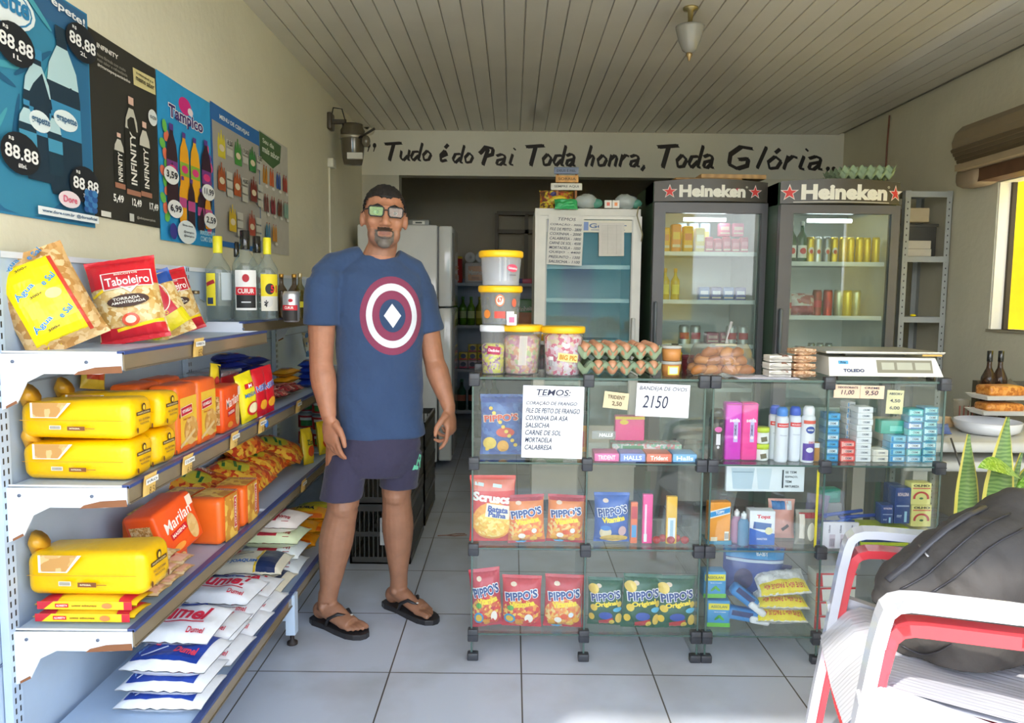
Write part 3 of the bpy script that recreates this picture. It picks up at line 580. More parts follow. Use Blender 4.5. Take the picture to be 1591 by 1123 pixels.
# ---- third shelf
loaf('single yellow wrapped bread loaf lying on the pasta packs of the third shelf', 1.74, Z3 + .062, L_=.30, w=.14, h=.116, x0=-1.185, seed=5)
def pasta(lab, loc, rz, w=.25, d=.085, h=.028):
    q = pillow(w, d, h, 'F:ffd42c', [('r', w * .1, d * .5, w * .18, d, 'F:c8283c', 8), ('r', w * .9, d * .5, w * .12, d, 'F:c8283c', -8), ('r', w * .38, d * .45, w * .18, d * .22, 'F:d0202c'), ('t', 'ESPAGUETE', w * .62, d * .55, w * .26, d * .14, 'D:7a3c18')], sum(map(ord, lab)) % 40, wr=.001, n=8, full=.4)
    # name printed on the long edge that faces the shop door
    q.decals(lambda u, v, e: Vector(((u - .5) * w, -.001 + (v - .5) * h * .7, -.0035 - e)), w, h, [('r', w * .5, h * .5, w * .9, h, 'F:ffd42c'), ('p', 0, 0, [(w * .04, 0), (w * .2, 0), (w * .1, h), (w * .04, h)], 'F:c8283c'), ('r', w * .92, h * .5, w * .08, h, 'F:c8283c'), ('r', w * .28, h * .5, w * .13, h * .5, 'D:d0202c'), ('t', 'VITARELLA', w * .28, h * .5, w * .11, h * .25, 'D:fff0e8'), ('t', 'massa espaguete', w * .5, h * .5, w * .24, h * .3, 'D:7a3c18'), ('e', w * .72, h * .5, w * .1, h * .7, 'D:d8884c')])
    return put(q, 'pasta_pack', lab, 'pasta pack', loc, rl(-90, 0, rz))
pasta('red and yellow pasta pack, lower one under the third-shelf loaf', (-1.035, 1.735, Z3 + .016), 0); pasta('red and yellow pasta pack, upper one under the third-shelf loaf', (-1.03, 1.737, Z3 + .046), 0)
for i in range(6):
    w, d, h = .24, .075, .028
    q = pillow(w, d, h, 'X:f0d49c,e2bc7c,f4dcb0:60', [('r', w * .88, d * .5, w * .2, d * .8, 'F:e8b8a0'), ('r', w * .6, d * .5, w * .3, d * .9, 'F:f2cc40'), ('e', w * .82, d * .4, w * .08, d * .3, 'F:c83038')], i + 20, n=8)
    put(q, 'pasta_pack', f'clear-ended pasta pack right of the third-shelf loaf, {("front low", "front high", "middle low", "middle high", "rear low", "rear high")[i]} one', 'pasta pack', (-1.035, 1.865 + (i // 2) * .075, Z3 + .016 + (i % 2) * .03), rl(-90, 0, 0))
for i in range(2): put(pillow(.24, .08, .03, 'X:f0d49c,e2bc7c,f4dcb0:60', [('r', .14, .04, .09, .07, 'F:f2cc40')], i + 30, n=8), 'pasta_pack', f'pasta pack lying on the clear-ended packs, {("near", "far")[i]} one', 'pasta pack', (-1.05, 1.88 + i * .08, Z3 + .078), rl(-90, 0, 3))
marilan('tilted orange biscuit pack leaning at the front of the third shelf', (-.965, 2.16, Z3 + .04), rl(-10, -14, 76), w=.17, d=.11, h=.155)
marilan('orange biscuit pack lying flat under the tilted one', (-.99, 2.12, Z3 + .001), rl(0, 0, 84), w=.16, d=.12, h=.045)
def lying(lab, x, y, z, rz=90, w=.15, d=.14, h=.085):
    fr = [('r', w * .5, h * .5, w * .98, h * .5, 'F:ffb83a')]
    tp = [('r', w * .55, d * .5, w * .72, d * .92, 'X:f2c04c,e0a040,ffd060,d89038:26'), ('r', w * .8, d * .3, w * .12, d * .56, 'D:f6e6d8'), ('r', w * .8, d * .3, w * .1, d * .52, 'F:d3202c'), ('t', 'VITARELLA', w * .8, d * .3, d * .46, w * .05, 'D:fff6ea', 90, .03)]
    fr = [('r', w * .5, h * .5, w * .6, h * .98, 'X:f2c04c,e0a040,ffd060,d89038:26'), ('r', w * .7, h * .55, w * .13, h * .72, 'D:f6e6d8'), ('r', w * .7, h * .55, w * .11, h * .66, 'F:d3202c'), ('t', 'VITARELLA', w * .7, h * .55, h * .6, w * .06, 'D:fff6ea', 90, .03)]
    return put(block(w, d, h, OR, fr, tp, (), (), r=.016), 'cracker_pack', lab, 'cracker pack', (x, y, z), rl(0, 0, rz))
lying('orange cracker pack lying on the third shelf just right of the tilted biscuits', -.915, 2.37, Z3 + .001, 86, h=.15, d=.11)
lying('orange cracker pack lying further right on the third shelf', -.912, 2.56, Z3 + .001, 90, h=.14, d=.11, w=.16)
lying('orange cracker pack in the back row of the third shelf, nearest the loaf', -1.06, 2.24, Z3 + .001, 92, h=.13, d=.11)
lying('orange cracker pack in the back row of the third shelf, furthest from the loaf', -1.05, 2.44, Z3 + .001, 88, h=.135, d=.11)
SN = 'X:f07828,e8a030,d04c1c,f8c040,c83c20:36'
for i, (x, y, z, rx, rz, lab) in enumerate(((-1.02, 2.66, Z3 + .05, -70, 84, 'orange crisp bag lying left of the other crisp bags on the third shelf'), (-.96, 2.88, Z3 + .05, -72, 92, 'orange crisp bag with a green label, middle of the third shelf'), (-.98, 3.12, Z3 + .05, -72, 92, 'large orange crisp bag with green and yellow print beside the standing packets'), (-1.06, 3.02, Z3 + .14, -60, 80, 'orange crisp bag tucked behind the other crisp bags'), (-.96, 3.36, Z3 + .05, -70, 100, 'orange crisp bag furthest along the third shelf'))):
    w, h = .26, .24
    q = pillow(w, h, .09, SN, [('e', w * .35, h * .6, w * .42, h * .5, 'F:d8c838'), ('r', w * .3, h * .75, w * .2, h * .05, 'F:287838', 20), ('r', w * .42, h * .6, w * .24, h * .05, 'F:287838', 24), ('r', w * .3, h * .48, w * .2, h * .05, 'F:2c7c3c', 16), ('r', w * .62, h * .6, w * .16, h * .3, 'F:c83824', 10), ('t', 'XODÓ', w * .62, h * .6, w * .24, h * .1, 'D:fbe8d0', 80, .03)], i + 40, wr=.007)
    put(q, 'crisp_bag', lab, 'snack bag', (x, y, z), rl(rx, 0, rz))
for i, (x, y, w, h, k, lab) in enumerate(((-1.08, 3.22, .12, .14, 'F:d8801c', 'caramel brown packet standing behind the crisp bags'), (-1.04, 3.38, .07, .12, 'F:d88820', 'narrow brown packet next to the caramel one'), (-.955, 3.44, .09, .17, 'F:f0d020', 'slim yellow snack packet standing near the hand of the man'), (-.94, 3.66, .09, .165, 'F:f4d41c', 'yellow snack packet half hidden by the hand of the man'))):
    put(pillow(w, h, .04, k, [('e', w * .5, h * .35, w * .6, h * .3, 'F:d85020'), ('t', 'Zoo', w * .5, h * .6, w * .6, h * .15, 'D:30502c', 0, .03)] if i > 1 else [], i + 60, wr=.004), 'snack_packet', lab, 'snack packet', (x, y, Z3 + .002), rl(-8, 4, 75))
k_ = 0
for i, (x, y) in enumerate(((-1.0, 3.86), (-1.0, 3.98), (-1.09, 3.92))):
    for j in range(3):
        can('food_tin', f'red and green food tin, {ORD[j]} one of the {("left", "right", "rear")[i]} stack on the third shelf', (x, y, Z3 + j * .088), .05, .085, 'S:c8ccd0', lambda a, b: [('r', a * .5, b * .5, a, b * .9, 'D:c0282c'), ('r', a * .55, b * .4, a * .6, b * .45, 'D:3c8a48'), ('r', a * .5, b * .7, a * .6, b * .2, 'D:f0e8e0')], cat='tin')
# ---- bottom shelf: sugar, rice, beans
WF = 'F:f0f2f6'; BF = 'F:20409c'
def sugar(lab, x, y, z, kind=0, w=.235, h=.18, t=.05, rz=0, seed=0, tilt=-90):
    if kind == 0:   # blue printed end towards the door
        sp = [('r', w * .48, h * .52, w * .8, h * .84, BF), ('e', w * .45, h * .68, w * .22, h * .36, 'D:dfe6f4', -25), ('r', w * .3, h * .3, w * .3, h * .03, 'D:dfe6f4', 40), ('t', 'AÇÚCAR', w * .18, h * .5, h * .6, w * .05, 'D:88b8f0', 80), ('t', 'DUMEL', w * .32, h * .6, h * .4, w * .06, 'D:e84058', 80, .03), ('t', 'Dumel', w * .68, h * .3, w * .26, h * .16, 'D:e84058', 0, .03)]
    else:
        sp = [('t', 'Dumel', w * .46, h * .58, w * .74, h * .34, 'D:cf2440', 3, .03, .2), ('r', w * .46, h * .36, w * .74, h * .03, 'D:cf2440', 3), ('t', 'Dumel', w * .8, h * .18, w * .2, h * .12, 'D:cf2440', 3, .02), ('e', w * .4, h * .92, w * .55, h * .22, BF), ('e', w * .5, h * .92, w * .16, h * .14, 'D:e4eaf4', 20)]
    q = pillow(w, h, t, WF, sp, seed, wr=.006, full=.32, pinch=.02)
    if kind == 0:
        q.decals(lambda u, v, e: q.P(.1 + u * .8, .0 + .16 * v, .0015 + e, -1), 1, 1, [])
    return put(q, 'sugar_bag', lab, 'sugar bag', (x, y, z + t / 2 + .001), (R(tilt), 0, R(rz)))
zz = Z4
sugar('white and dark blue sugar bag at the base of the nearest stack', -.932, 1.87, zz, 0, seed=1)
sugar('white and dark blue sugar bag, second in the nearest stack', -.930, 1.875, zz + .046, 0, seed=2, rz=-2)
sugar('dark blue sugar bag with its whole panel showing, third in the nearest stack', -.925, 1.885, zz + .092, 0, seed=3, t=.058, rz=-3, h=.19)
sugar('white sugar bag lying just behind the three blue-fronted ones', -.935, 2.08, zz + .095, 1, seed=4, rz=-4)
sugar('white sugar bag with large red lettering on top of the nearest stack', -.945, 1.955, zz + .142, 1, seed=5, rz=-3, h=.19, w=.235, tilt=-84)
for i, (yy, lv) in enumerate(((2.10, 2), (2.28, 3), (2.44, 2))):
    for j in range(lv):
        sugar(f'white sugar bag in the {("second", "third", "fourth")[i]} stack from the door, {ORD[j]} one', -.945 - .004 * j, yy - .01 * j, zz + j * .058, 1, seed=10 + i * 4 + j, rz=-4 + 3 * (j % 2), t=.062, h=.19, w=.25)
for j in range(2):
    w, h = .27, .2
    q = pillow(w, h, .075, 'F:e9e2cc', [('r', w * .78, h * .5, w * .26, h * .95, 'F:1c2c54'), ('r', w * .63, h * .5, w * .03, h * .95, 'F:e8c030'), ('t', 'SÃO JOAQUIM', w * .36, h * .22, w * .56, h * .13, 'D:2468b0', 0, .03), ('p', 0, 0, [(w * .1, h * .55), (w * .3, h * .5), (w * .5, h * .6), (w * .55, h * .95), (w * .15, h * .95)], 'F:1c2440'), ('e', w * .2, h * .75, w * .2, h * .4, 'F:c02030'), ('t', 'ARROZ', w * .38, h * .76, w * .26, h * .16, 'D:f4f0ea', 0, .03)], 30 + j, wr=.004, full=.35)
    put(q, 'rice_bag', f'cream and navy rice bag, {("lower", "upper")[j]} of the pair past the sugar', 'rice bag', (-.965, 2.60, Z4 + .04 + j * .07), rl(-90, 0, -2 + 4 * j))
for j, (k, tx) in enumerate((('F:e8ecec', 'Urbano'), ('F:eef2f4', 'Urbano'), ('F:dfeac0', 'BAIANA'), ('F:f2e6dc', 'BAIANA'))):
    w, h, t = .26, .19, .065
    q = pillow(w, h, t, k, [('r', w * .5, h * .5, w * .3, h * .9, 'F:b83040')], 34 + j, wr=.003, full=.35)
    q.decals(lambda u, v, e: Vector(((u - .5) * w, -.003 + (v - .5) * t * .55, -.004 - e * 2 + .012)), w, t, [])
    q.decals(lambda u, v, e: q.P(u, .10 + v * .30, .002 + e, -1), w, h * .3, [('t', tx, w * .72, h * .16, w * .24, h * .12, 'D:a8242c', 180, .03), ('t', '• • •', w * .3, h * .16, w * .16, h * .05, 'D:503020'), ('r', w * .5, h * .02, w * .7, h * .02, 'D:a8242c')])
    put(q, 'bean_bag', ('white', 'pale white', 'pale green', 'pink and cream')[j] + f' bag of beans, {ORD[j]} of the pile beyond the rice', 'bean bag', (-.955, 2.80, Z4 + .034 + j * .062), rl(-90, 0, 2 - 2 * j))
for j in range(4):
    w, h = .22, .15; i, l = j % 2, j // 2
    q = pillow(w, h, .06, 'F:f4a41c', [('e', w * .5, h * .5, w * .5, h * .6, 'F:ffd830'), ('t', 'FUBÁ', w * .5, h * .5, w * .4, h * .3, 'D:203050', 0, .04), ('r', w * .5, h * .1, w * .8, h * .1, 'F:e06a18')], 44 + j)
    put(q, 'cornmeal_bag', f'orange and yellow cornmeal bag, {("lower", "upper")[l]} one in the {("near", "far")[i]} pile on the bottom shelf', 'cornmeal bag', (-.95, 3.1 + i * .2, Z4 + .04 + l * .06), rl(-90, 0, 6 - 4 * i))
put(pillow(.2, .16, .06, 'F:a8b83c', [('e', .1, .08, .12, .1, 'F:e8d83c')], 50), 'cornmeal_bag', 'green and yellow bag at the far end of the bottom shelf', 'cornmeal bag', (-.95, 3.5, Z4 + .05), rl(-84, 0, 5))
# ---- posters
def poster(name, lab, px0, px1, top0, top1, bot1, base, draw, xo=.004, w=None, cat='poster', pieces=None):
    a, b = at(px0, top0, X=XL + xo), at(px1, top1, X=XL + xo); c = at(px1, bot1, X=XL + xo)
    W_, H_ = b.y - a.y, b.z - c.z; q = MB()
    f = plane((0, 0, 0), (0, 1, 0), (0, 0, 1), W_, H_)
    def g(u, v, e=0):
        p = f(u, v, e); p.x += .0022 * noise.noise(Vector((u * 3, v * 3, px0))) + e + .004 * (1 - math.sin(PI * min(1, max(0, u)))) * .5; return p
    q.grid(lambda u, v: g(u, v), 8, 10, base); q.grid(lambda u, v: g(u, v) - Vector((.0012, 0, 0)), 8, 10, base, flip=True)
    q.decals(g, W_, H_, draw(W_, H_), n=6, e0=.0006, de=.00012)
    return tag(q.build(name, None, (XL + xo, a.y, c.z)), lab, cat)
def pbot(cx, y0, w, h, body, lab_, cap, labt=None, lh=.2, ly=.45, top='D:b8d8dc'):
    """bottle printed on a poster"""
    r = [('p', cx, y0, [(-w * .45, 0), (w * .45, 0), (w * .5, h * .06), (w * .5, h * .6), (w * .4, h * .76), (w * .16, h * .88), (w * .14, h), (-w * .14, h), (-w * .16, h * .88), (-w * .4, h * .76), (-w * .5, h * .6), (-w * .5, h * .06)], body)]
    if top: r.append(('p', cx, y0, [(-w * .46, h * .66), (w * .46, h * .66), (w * .4, h * .76), (w * .16, h * .88), (-w * .16, h * .88), (-w * .4, h * .76)], top))
    r.append(('r', cx, y0 + h * .96, w * .36, h * .08, cap))
    if lab_: r.append(('r', cx, y0 + h * ly, w * .98, h * lh, lab_))
    if labt: r += labt
    return r
def d1(W_, H_):
    L_ = [('r', W_ * .5, H_ * .5, W_ * .98, H_ * .98, 'D:2c6c94'), ('e', W_ * .5, H_ * .45, W_ * .8, H_ * .9, 'D:3888a8'), ('r', W_ * .8, H_ * .93, W_ * .36, H_ * .12, 'D:34648c')]
    for i in range(14): L_.append(('e', W_ * (.2 + .05 * (i % 5) * 2.6), H_ * (.25 + .05 * i), W_ * .3, H_ * .03, 'D:4ca4b4' if i % 2 else 'D:246084', 30 + i * 23))
    L_ += [('t', 'bebe, repete!', W_ * .7, H_ * .955, W_ * .52, H_ * .045, 'D:f0f4f4', -4, .02), ('e', W_ * .38, H_ * .83, W_ * .46, H_ * .2, 'D:e8f2f2'), ('e', W_ * .38, H_ * .83, W_ * .42, H_ * .175, 'D:2c80b0'), ('e', W_ * .38, H_ * .83, W_ * .40, H_ * .16, 'D:ecf4f4'), ('t', 'grapette', W_ * .38, H_ * .83, W_ * .37, H_ * .1, 'D:2c80b0', 0, .03)]
    L_ += pbot(W_ * .78, H_ * .12, W_ * .24, H_ * .74, 'D:1c3444', 'D:3c8cb4', 'D:203848'); L_ += pbot(W_ * .60, H_ * .16, W_ * .19, H_ * .55, 'D:1c3444', 'D:3c8cb4', 'D:3c8cb4'); L_ += pbot(W_ * .70, H_ * .2, W_ * .10, H_ * .28, 'D:1a3848', 'D:4898b8', 'D:3c8cb4'); L_ += pbot(W_ * .52, H_ * .2, W_ * .11, H_ * .28, 'D:1a3848', 'D:4898b8', 'D:3c8cb4')
    for x, y, w in ((.78, .455, .17), (.60, .41, .14)): L_ += [('e', W_ * x, H_ * y, W_ * w, H_ * .09, 'D:e4f0f0'), ('t', 'grapette', W_ * x, H_ * y, W_ * w * .85, H_ * .035, 'D:245c84', 0, .02)]
    for x, y, s_ in ((.92, .84, '2L'), (.9, .19, '250mL'), (.46, .68, '1L'), (.46, .25, '600mL')):
        L_ += [('e', W_ * x, H_ * y, W_ * .24, H_ * .17, 'D:1c2026'), ('t', '88.88', W_ * x, H_ * y, W_ * .2, H_ * .055, 'D:f4f4f0', -2, .02), ('t', s_, W_ * x, H_ * (y - .05), W_ * .05, H_ * .018, 'D:f4f4f0'), ('t', 'R$', W_ * (x - .06), H_ * (y + .05), W_ * .03, H_ * .016, 'D:f4f4f0')]
    for i in range(12): L_.append(('e', W_ * (.93 + .03 * (i % 3) - .03), H_ * (.1 + .025 * (i // 3)) - H_ * .02, W_ * .045, H_ * .034, ('D:2c5c9c', 'D:4080b8')[i % 2]))
    L_ += [('e', W_ * .76, H_ * .105, W_ * .16, H_ * .075, 'D:f0e0e4'), ('t', 'Dore', W_ * .76, H_ * .105, W_ * .1, H_ * .03, 'D:e06080'), ('r', W_ * .76, H_ * .035, W_ * .44, H_ * .035, 'D:eef4f4'), ('t', 'www.dore.com.br  @doreoficial', W_ * .76, H_ * .035, W_ * .4, H_ * .018, 'D:2c5c84')]
    return L_
P1a = at(135, 352, X=XL); W1 = .62
q0 = poster('wall_poster', 'blue grape soda poster at the left edge of the wall', -140, 134, -150, 22, 352, 'M:3484ac', d1)
def d2(W_, H_):
    L_ = [('t', 'INFINITY', W_ * .25, H_ * .93, W_ * .3, H_ * .025, 'D:e8e4dc', 0, .03), ('t', 'Nova fórmula com muito', W_ * .3, H_ * .88, W_ * .4, H_ * .018, 'D:8c887c'), ('t', 'mais sabor e refrescância', W_ * .31, H_ * .855, W_ * .42, H_ * .018, 'D:8c887c'), ('t', '#gigantepequenininho', W_ * .33, H_ * .825, W_ * .46, H_ * .022, 'D:dcd8cc', 0, .02), ('r', W_ * .8, H_ * .88, W_ * .36, H_ * .1, 'D:dccf94', 2), ('t', 'a retornável e o', W_ * .8, H_ * .905, W_ * .28, H_ * .016, 'D:404038'), ('t', 'mesmo sabor', W_ * .8, H_ * .875, W_ * .3, H_ * .032, 'D:303028', 0, .02)]
    for x, y, w, h in ((.36, .2, .15, .3), (.56, .18, .22, .56), (.76, .19, .18, .44)):
        L_ += pbot(W_ * x, H_ * y, W_ * w, H_ * h, 'D:24241f', None, 'D:e0b8a4', top='D:c8c4b4'); L_ += [('t', 'INFINITY', W_ * x, H_ * (y + h * .36), H_ * h * .55, W_ * w * .42, 'D:ece8dc', 90, .02), ('r', W_ * x, H_ * y, W_ * w, H_ * .03, 'D:a8745c')]
    L_ += [('e', W_ * .9, H_ * .68, W_ * .15, H_ * .1, 'D:e4e8e4'), ('t', '0% AÇÚCAR', W_ * .9, H_ * .68, W_ * .11, H_ * .03, 'D:404040')]
    for x, s_ in ((.3, '5,49'), (.58, '12,49'), (.86, '17,49')): L_ += [('t', s_, W_ * x, H_ * .12, W_ * .15, H_ * .05, 'D:f2f0e8', 0, .03)]
    L_ += [('r', W_ * .12, H_ * .02, W_ * .14, H_ * .03, 'D:e4e4dc'), ('r', W_ * .5, H_ * .03, W_ * .07, H_ * .045, 'D:c8c8c0'), ('t', '@infinityenergydrink', W_ * .72, H_ * .035, W_ * .3, H_ * .02, 'D:a8a498')]
    return L_
poster('wall_poster', 'black energy drink poster with three upright bottles', 135, 240, 42, 107, 353, 'M:2e2c24', d2)
def d3(W_, H_):
    L_ = [('e', W_ * .5, H_ * .88, W_ * .24, H_ * .11, 'D:d82c84'), ('e', W_ * .6, H_ * .86, W_ * .1, H_ * .05, 'D:f4e4e8'), ('t', 'Tampico', W_ * .5, H_ * .79, W_ * .66, H_ * .11, 'D:f6f4f4', 0, .08), ('t', 'Tampico', W_ * .5, H_ * .79, W_ * .64, H_ * .10, 'D:40286c', 0, .03)]
    cs = ['D:e05088', 'D:70c050', 'D:6c50b0', 'D:e87858']
    for i in range(22): L_.append(('e', W_ * (.08 if i % 2 else .92) + W_ * .04 * math.sin(i * 2.1), H_ * (.12 + .027 * i), W_ * .1, H_ * .06, cs[i % 4], i * 31))
    for x, y, w, h, b_ in ((.2, .22, .2, .5, 'D:38242c'), (.42, .28, .17, .42, 'D:f0a81c'), (.62, .28, .18, .42, 'D:f4b020'), (.84, .26, .2, .46, 'D:341c2c')): L_ += pbot(W_ * x, H_ * y, W_ * w, H_ * h, b_, 'D:7c3c84' if b_ < 'D:9' else 'D:8cb43c', 'D:5c3c90', top=None); L_.append(('e', W_ * x, H_ * (y + h * .45), W_ * w * .7, H_ * .05, 'D:e03c7c'))
    for x, y, w, h, b_ in ((.36, .12, .13, .3, 'D:f0a81c'), (.52, .1, .14, .32, 'D:38242c'), (.7, .1, .13, .28, 'D:301c28'), (.84, .12, .12, .24, 'D:e89c24')): L_ += pbot(W_ * x, H_ * y, W_ * w, H_ * h, b_, 'D:c04c88', 'D:5c3c90', top=None)
    for x, y, s_ in ((.15, .4, '3,59'), (.85, .37, '11,99'), (.2, .2, '6,99'), (.88, .18, '2,59')): L_ += [('e', W_ * x, H_ * y, W_ * .27, H_ * .11, 'D:f0f0ec'), ('t', s_, W_ * x, H_ * y, W_ * .2, H_ * .05, 'D:30303c', 0, .02)]
    L_ += [('e', W_ * .4, H_ * .07, W_ * .36, H_ * .15, 'D:e4ecec'), ('t', 'Siga-nos', W_ * .4, H_ * .11, W_ * .2, H_ * .016, 'D:404854'), ('t', '@tampico', W_ * .42, H_ * .07, W_ * .2, H_ * .018, 'D:404854'), ('t', '@tampico', W_ * .42, H_ * .045, W_ * .2, H_ * .018, 'D:404854'), ('e', W_ * .14, H_ * .06, W_ * .13, H_ * .1, 'D:38388c'), ('t', 'IRRESISTÍVEL', W_ * .8, H_ * .09, W_ * .32, H_ * .035, 'D:b8e4f0'), ('t', 'COMO SEMPRE.', W_ * .8, H_ * .045, W_ * .32, H_ * .035, 'D:b8e4f0')]
    return L_
poster('wall_poster', 'sky blue fruit drink poster with purple and orange bottles', 241, 325, 108, 160, 384, 'M:2c9cd4', d3)
def d4(W_, H_):
    L_ = [('r', W_ * .5, H_ * .46, W_ * .96, H_ * .84, 'D:a8a49c'), ('t', 'MENU DE CERVEJAS', W_ * .45, H_ * .925, W_ * .6, H_ * .04, 'D:e4ecf0', 0, .03)]
    for i, (x, y, c, s_) in enumerate(((.18, .74, 'D:d8c83c', '8,50'), (.5, .74, 'D:4c9444', '7,50'), (.8, .74, 'D:3c8444', '7,00'), (.14, .5, 'D:a8542c', ''), (.44, .5, 'D:b4582c', '4,00'), (.78, .5, 'D:7c342c', ''), (.3, .22, 'D:d0b02c', ''), (.7, .22, 'D:b0503c', ''))):
        for j in (-1, 0, 1): L_ += pbot(W_ * (x + .045 * j), H_ * (y - .1), W_ * .05, H_ * (.17 + .03 * (j == 0)), c, None, c, top=None)
        L_ += [('e', W_ * x, H_ * (y - .03), W_ * .1, H_ * .05, 'D:e0d0b0')]
        for k in range(2 if i < 3 else 3): L_ += [('r', W_ * (x + .15), H_ * (y + .03 - k * .065), W_ * .12, H_ * .052, 'D:c8c6bc')]
        if s_: L_.append(('t', s_, W_ * (x + .15), H_ * (y + .03), W_ * .1, H_ * .04, 'D:303030', 0, .01))
    return L_
poster('wall_poster', 'beer menu poster with a blue heading', 326, 402, 160, 205, 392, 'M:2c6cb0', d4)
def d5(W_, H_):
    L_ = [('p', 0, 0, [(0, H_ * .78), (W_ * .45, H_ * .74), (W_ * .7, H_ * .82), (W_ * .75, H_ * .98), (0, H_ * .99)], 'D:4c6c44'), ('t', 'Seu dia', W_ * .28, H_ * .93, W_ * .4, H_ * .04, 'D:dce4d4', 0, .02), ('t', 'mais sabor', W_ * .36, H_ * .86, W_ * .6, H_ * .055, 'D:dce4d4', 0, .03)]
    cs = ['D:c8882c', 'D:8c343c', 'D:d86c3c', 'D:6c3828', 'D:3c5ca8', 'D:8cb0a0', 'D:b04434', 'D:4c84a8', 'D:7c4844']
    for i in range(10):
        x, y = .16 + .23 * (i % 4), .58 - .24 * (i // 4)
        for j in (-1, 1): L_ += pbot(W_ * (x + .04 * j), H_ * y, W_ * .07, H_ * .15, cs[(i * 2) % 9], None, 'D:a84c3c', top=None)
        L_ += [('e', W_ * (x + .05), H_ * (y - .02), W_ * .1, H_ * .025, 'D:e8e4dc')]
    return L_
poster('wall_poster', 'pale poster with a green corner banner and rows of drinks', 402, 446, 205, 230, 397, 'M:c0bcb0', d5)
# ---- siren lamp, conduit, bulb holder in the corner
p = at(511, 188, X=XL)
q = thing('wall_fixture', 'dark cylindrical alarm fixture with a bracket high on the left wall', 'wall fixture', (XL, p.y, 2.36))
MB().rbox(0, -.06, .06, .03, .04, .17, .008, 'P:4a4238').box(.02, -.02, .10, .12, .0, .13, 'P:453d33').build('wall_bracket', q)
MB().lathe([(.0, -.17), (.06, -.165), (.07, -.12), (.082, .0), (.082, .06), (.07, .08), (.07, .1), (0, .1)], 'G:5a5142', 24, Matrix.Translation((.16, 0, 0))).lathe([(.085, .0), (.088, .005), (.088, .02), (.085, .025)], 'S:9a9284', 24, Matrix.Translation((.16, 0, 0))).box(.14, -.09, -.14, .24, -.07, -.10, 'P:d8d4c8').build('housing', q)
MB().tube([(.2, -.05, .0), (.27, -.1, .02), (.33, -.12, .05)], .008, 'P:2c2620').ell((.26, -.06, -.02), (.03, .03, .04), 'G:6a6252').build('sensor_arm', q)
MB().tube([(.02, 0, .16), (.04, -.04, .2), (.1, -.05, .19), (.12, -.02, .1)], .004, 'P:1c1a18').build('cable', q)
q = MB(); q.box(XL, p.y - .03, 1.0, XL + .012, p.y - .018, 2.19, 'P:d8d2ba'); tag(q.build('cable_conduit'), 'thin cream conduit running down the left wall below the alarm fixture', 'conduit')
q = MB(); q.rbox(XL, p.y - .06, 2.17, XL + .04, p.y + .03, 2.23, .006, 'P:e0dcc8'); tag(q.build('junction_box'), 'small cream junction box under the alarm fixture', 'junction box')
p = at(568, 207, Y=YB); q = thing('bulb_holder', 'small white bulb holder in the corner where header meets left wall', 'bulb holder', (p.x + .03, YB, p.z + .03), rl(90, 0, 0))
MB().lathe([(.045, 0), (.05, .01), (.045, .05), (.03, .06), (.028, .1)], 'P:d9d2bc', 18).build('holder_base', q); MB().lathe([(.02, .1), (.02, .09), (0, .088)], 'D:2c2820', 14).build('socket', q)
# ------------------------------------------------------------------ the man by the counter
MAN = thing('person', 'man in a navy T-shirt with a ringed chest badge, dark shorts, glasses and black flip-flops', 'person', (-.55, 2.93, 0))
MO = Vector((-.55, 2.93, 0))
def J(x, y, Y): return at(x, y, Y=Y) - MO
def loft(q, rings, k, n=28, e=2.3):
    vs = []; fs = []
    for c, rx, ry, yaw in rings:
        c = Vector(c); ca, sa = math.cos(R(yaw)), math.sin(R(yaw))
        for i in range(n):
            a = 2 * PI * i / n; x = rx * math.copysign(abs(math.cos(a)) ** (2 / e), math.cos(a)); y = ry * math.copysign(abs(math.sin(a)) ** (2 / e), math.sin(a))
            vs.append(c + Vector((x * ca - y * sa, x * sa + y * ca, 0)))
    for j in range(len(rings) - 1):
        for i in range(n): fs.append((j * n + i, j * n + (i + 1) % n, (j + 1) * n + (i + 1) % n, (j + 1) * n + i))
    fs.append(tuple(range(n))[::-1]); fs.append(tuple((len(rings) - 1) * n + i for i in range(n)))
    q.add(vs, fs, k)
SK = 'K:b07a5c'
b = MB()
# head in its own frame
HC = J(597, 340, 2.90); HC.z += .004
HM = Matrix.Translation(HC) @ Matrix.Rotation(R(13), 4, 'Z') @ Matrix.Rotation(R(3), 4, 'Y') @ Matrix.Rotation(R(-2), 4, 'X') @ Matrix.Scale(1.06, 4)
for c, r in (((0, .018, .032), (.074, .092, .083)), ((0, -.018, -.012), (.067, .076, .086)), ((0, -.026, -.066), (.059, .058, .048)), ((0, -.068, -.100), (.026, .020, .018)), ((.04, -.058, -.022), (.024, .022, .024)), ((-.04, -.058, -.022), (.024, .022, .024)),
             ((0, -.083, .024), (.048, .012, .011)), ((0, -.112, -.032), (.013, .012, .011)), ((.014, -.101, -.034), (.009, .012, .009)), ((-.014, -.101, -.034), (.009, .012, .009)), ((.0, -.094, -.060), (.023, .010, .005)), ((0, -.092, -.071), (.019, .010, .006)), ((0, -.088, -.066), (.034, .012, .018)),
             ((.043, -.03, -.062), (.016, .04, .03)), ((-.043, -.03, -.062), (.016, .04, .03)), ((.079, .012, -.008), (.009, .02, .031)), ((-.079, .012, -.008), (.009, .02, .031)), ((.072, .004, -.015), (.016, .012, .016)), ((-.072, .004, -.015), (.016, .012, .016))):
    b.ell(c, r, SK, 20, HM)
b.tube([(0, -.086, .022), (0, -.1, -.008), (0, -.112, -.03)], [.009, .0105, .013], SK, 12, HM)
NB = J(585, 408, 2.93)
b.tube([HM @ Vector((0, .02, -.04)), HM @ Vector((0, .022, -.10)), NB, NB + Vector((-.01, .01, -.06))], [.058, .057, .066, .10], SK, 20)
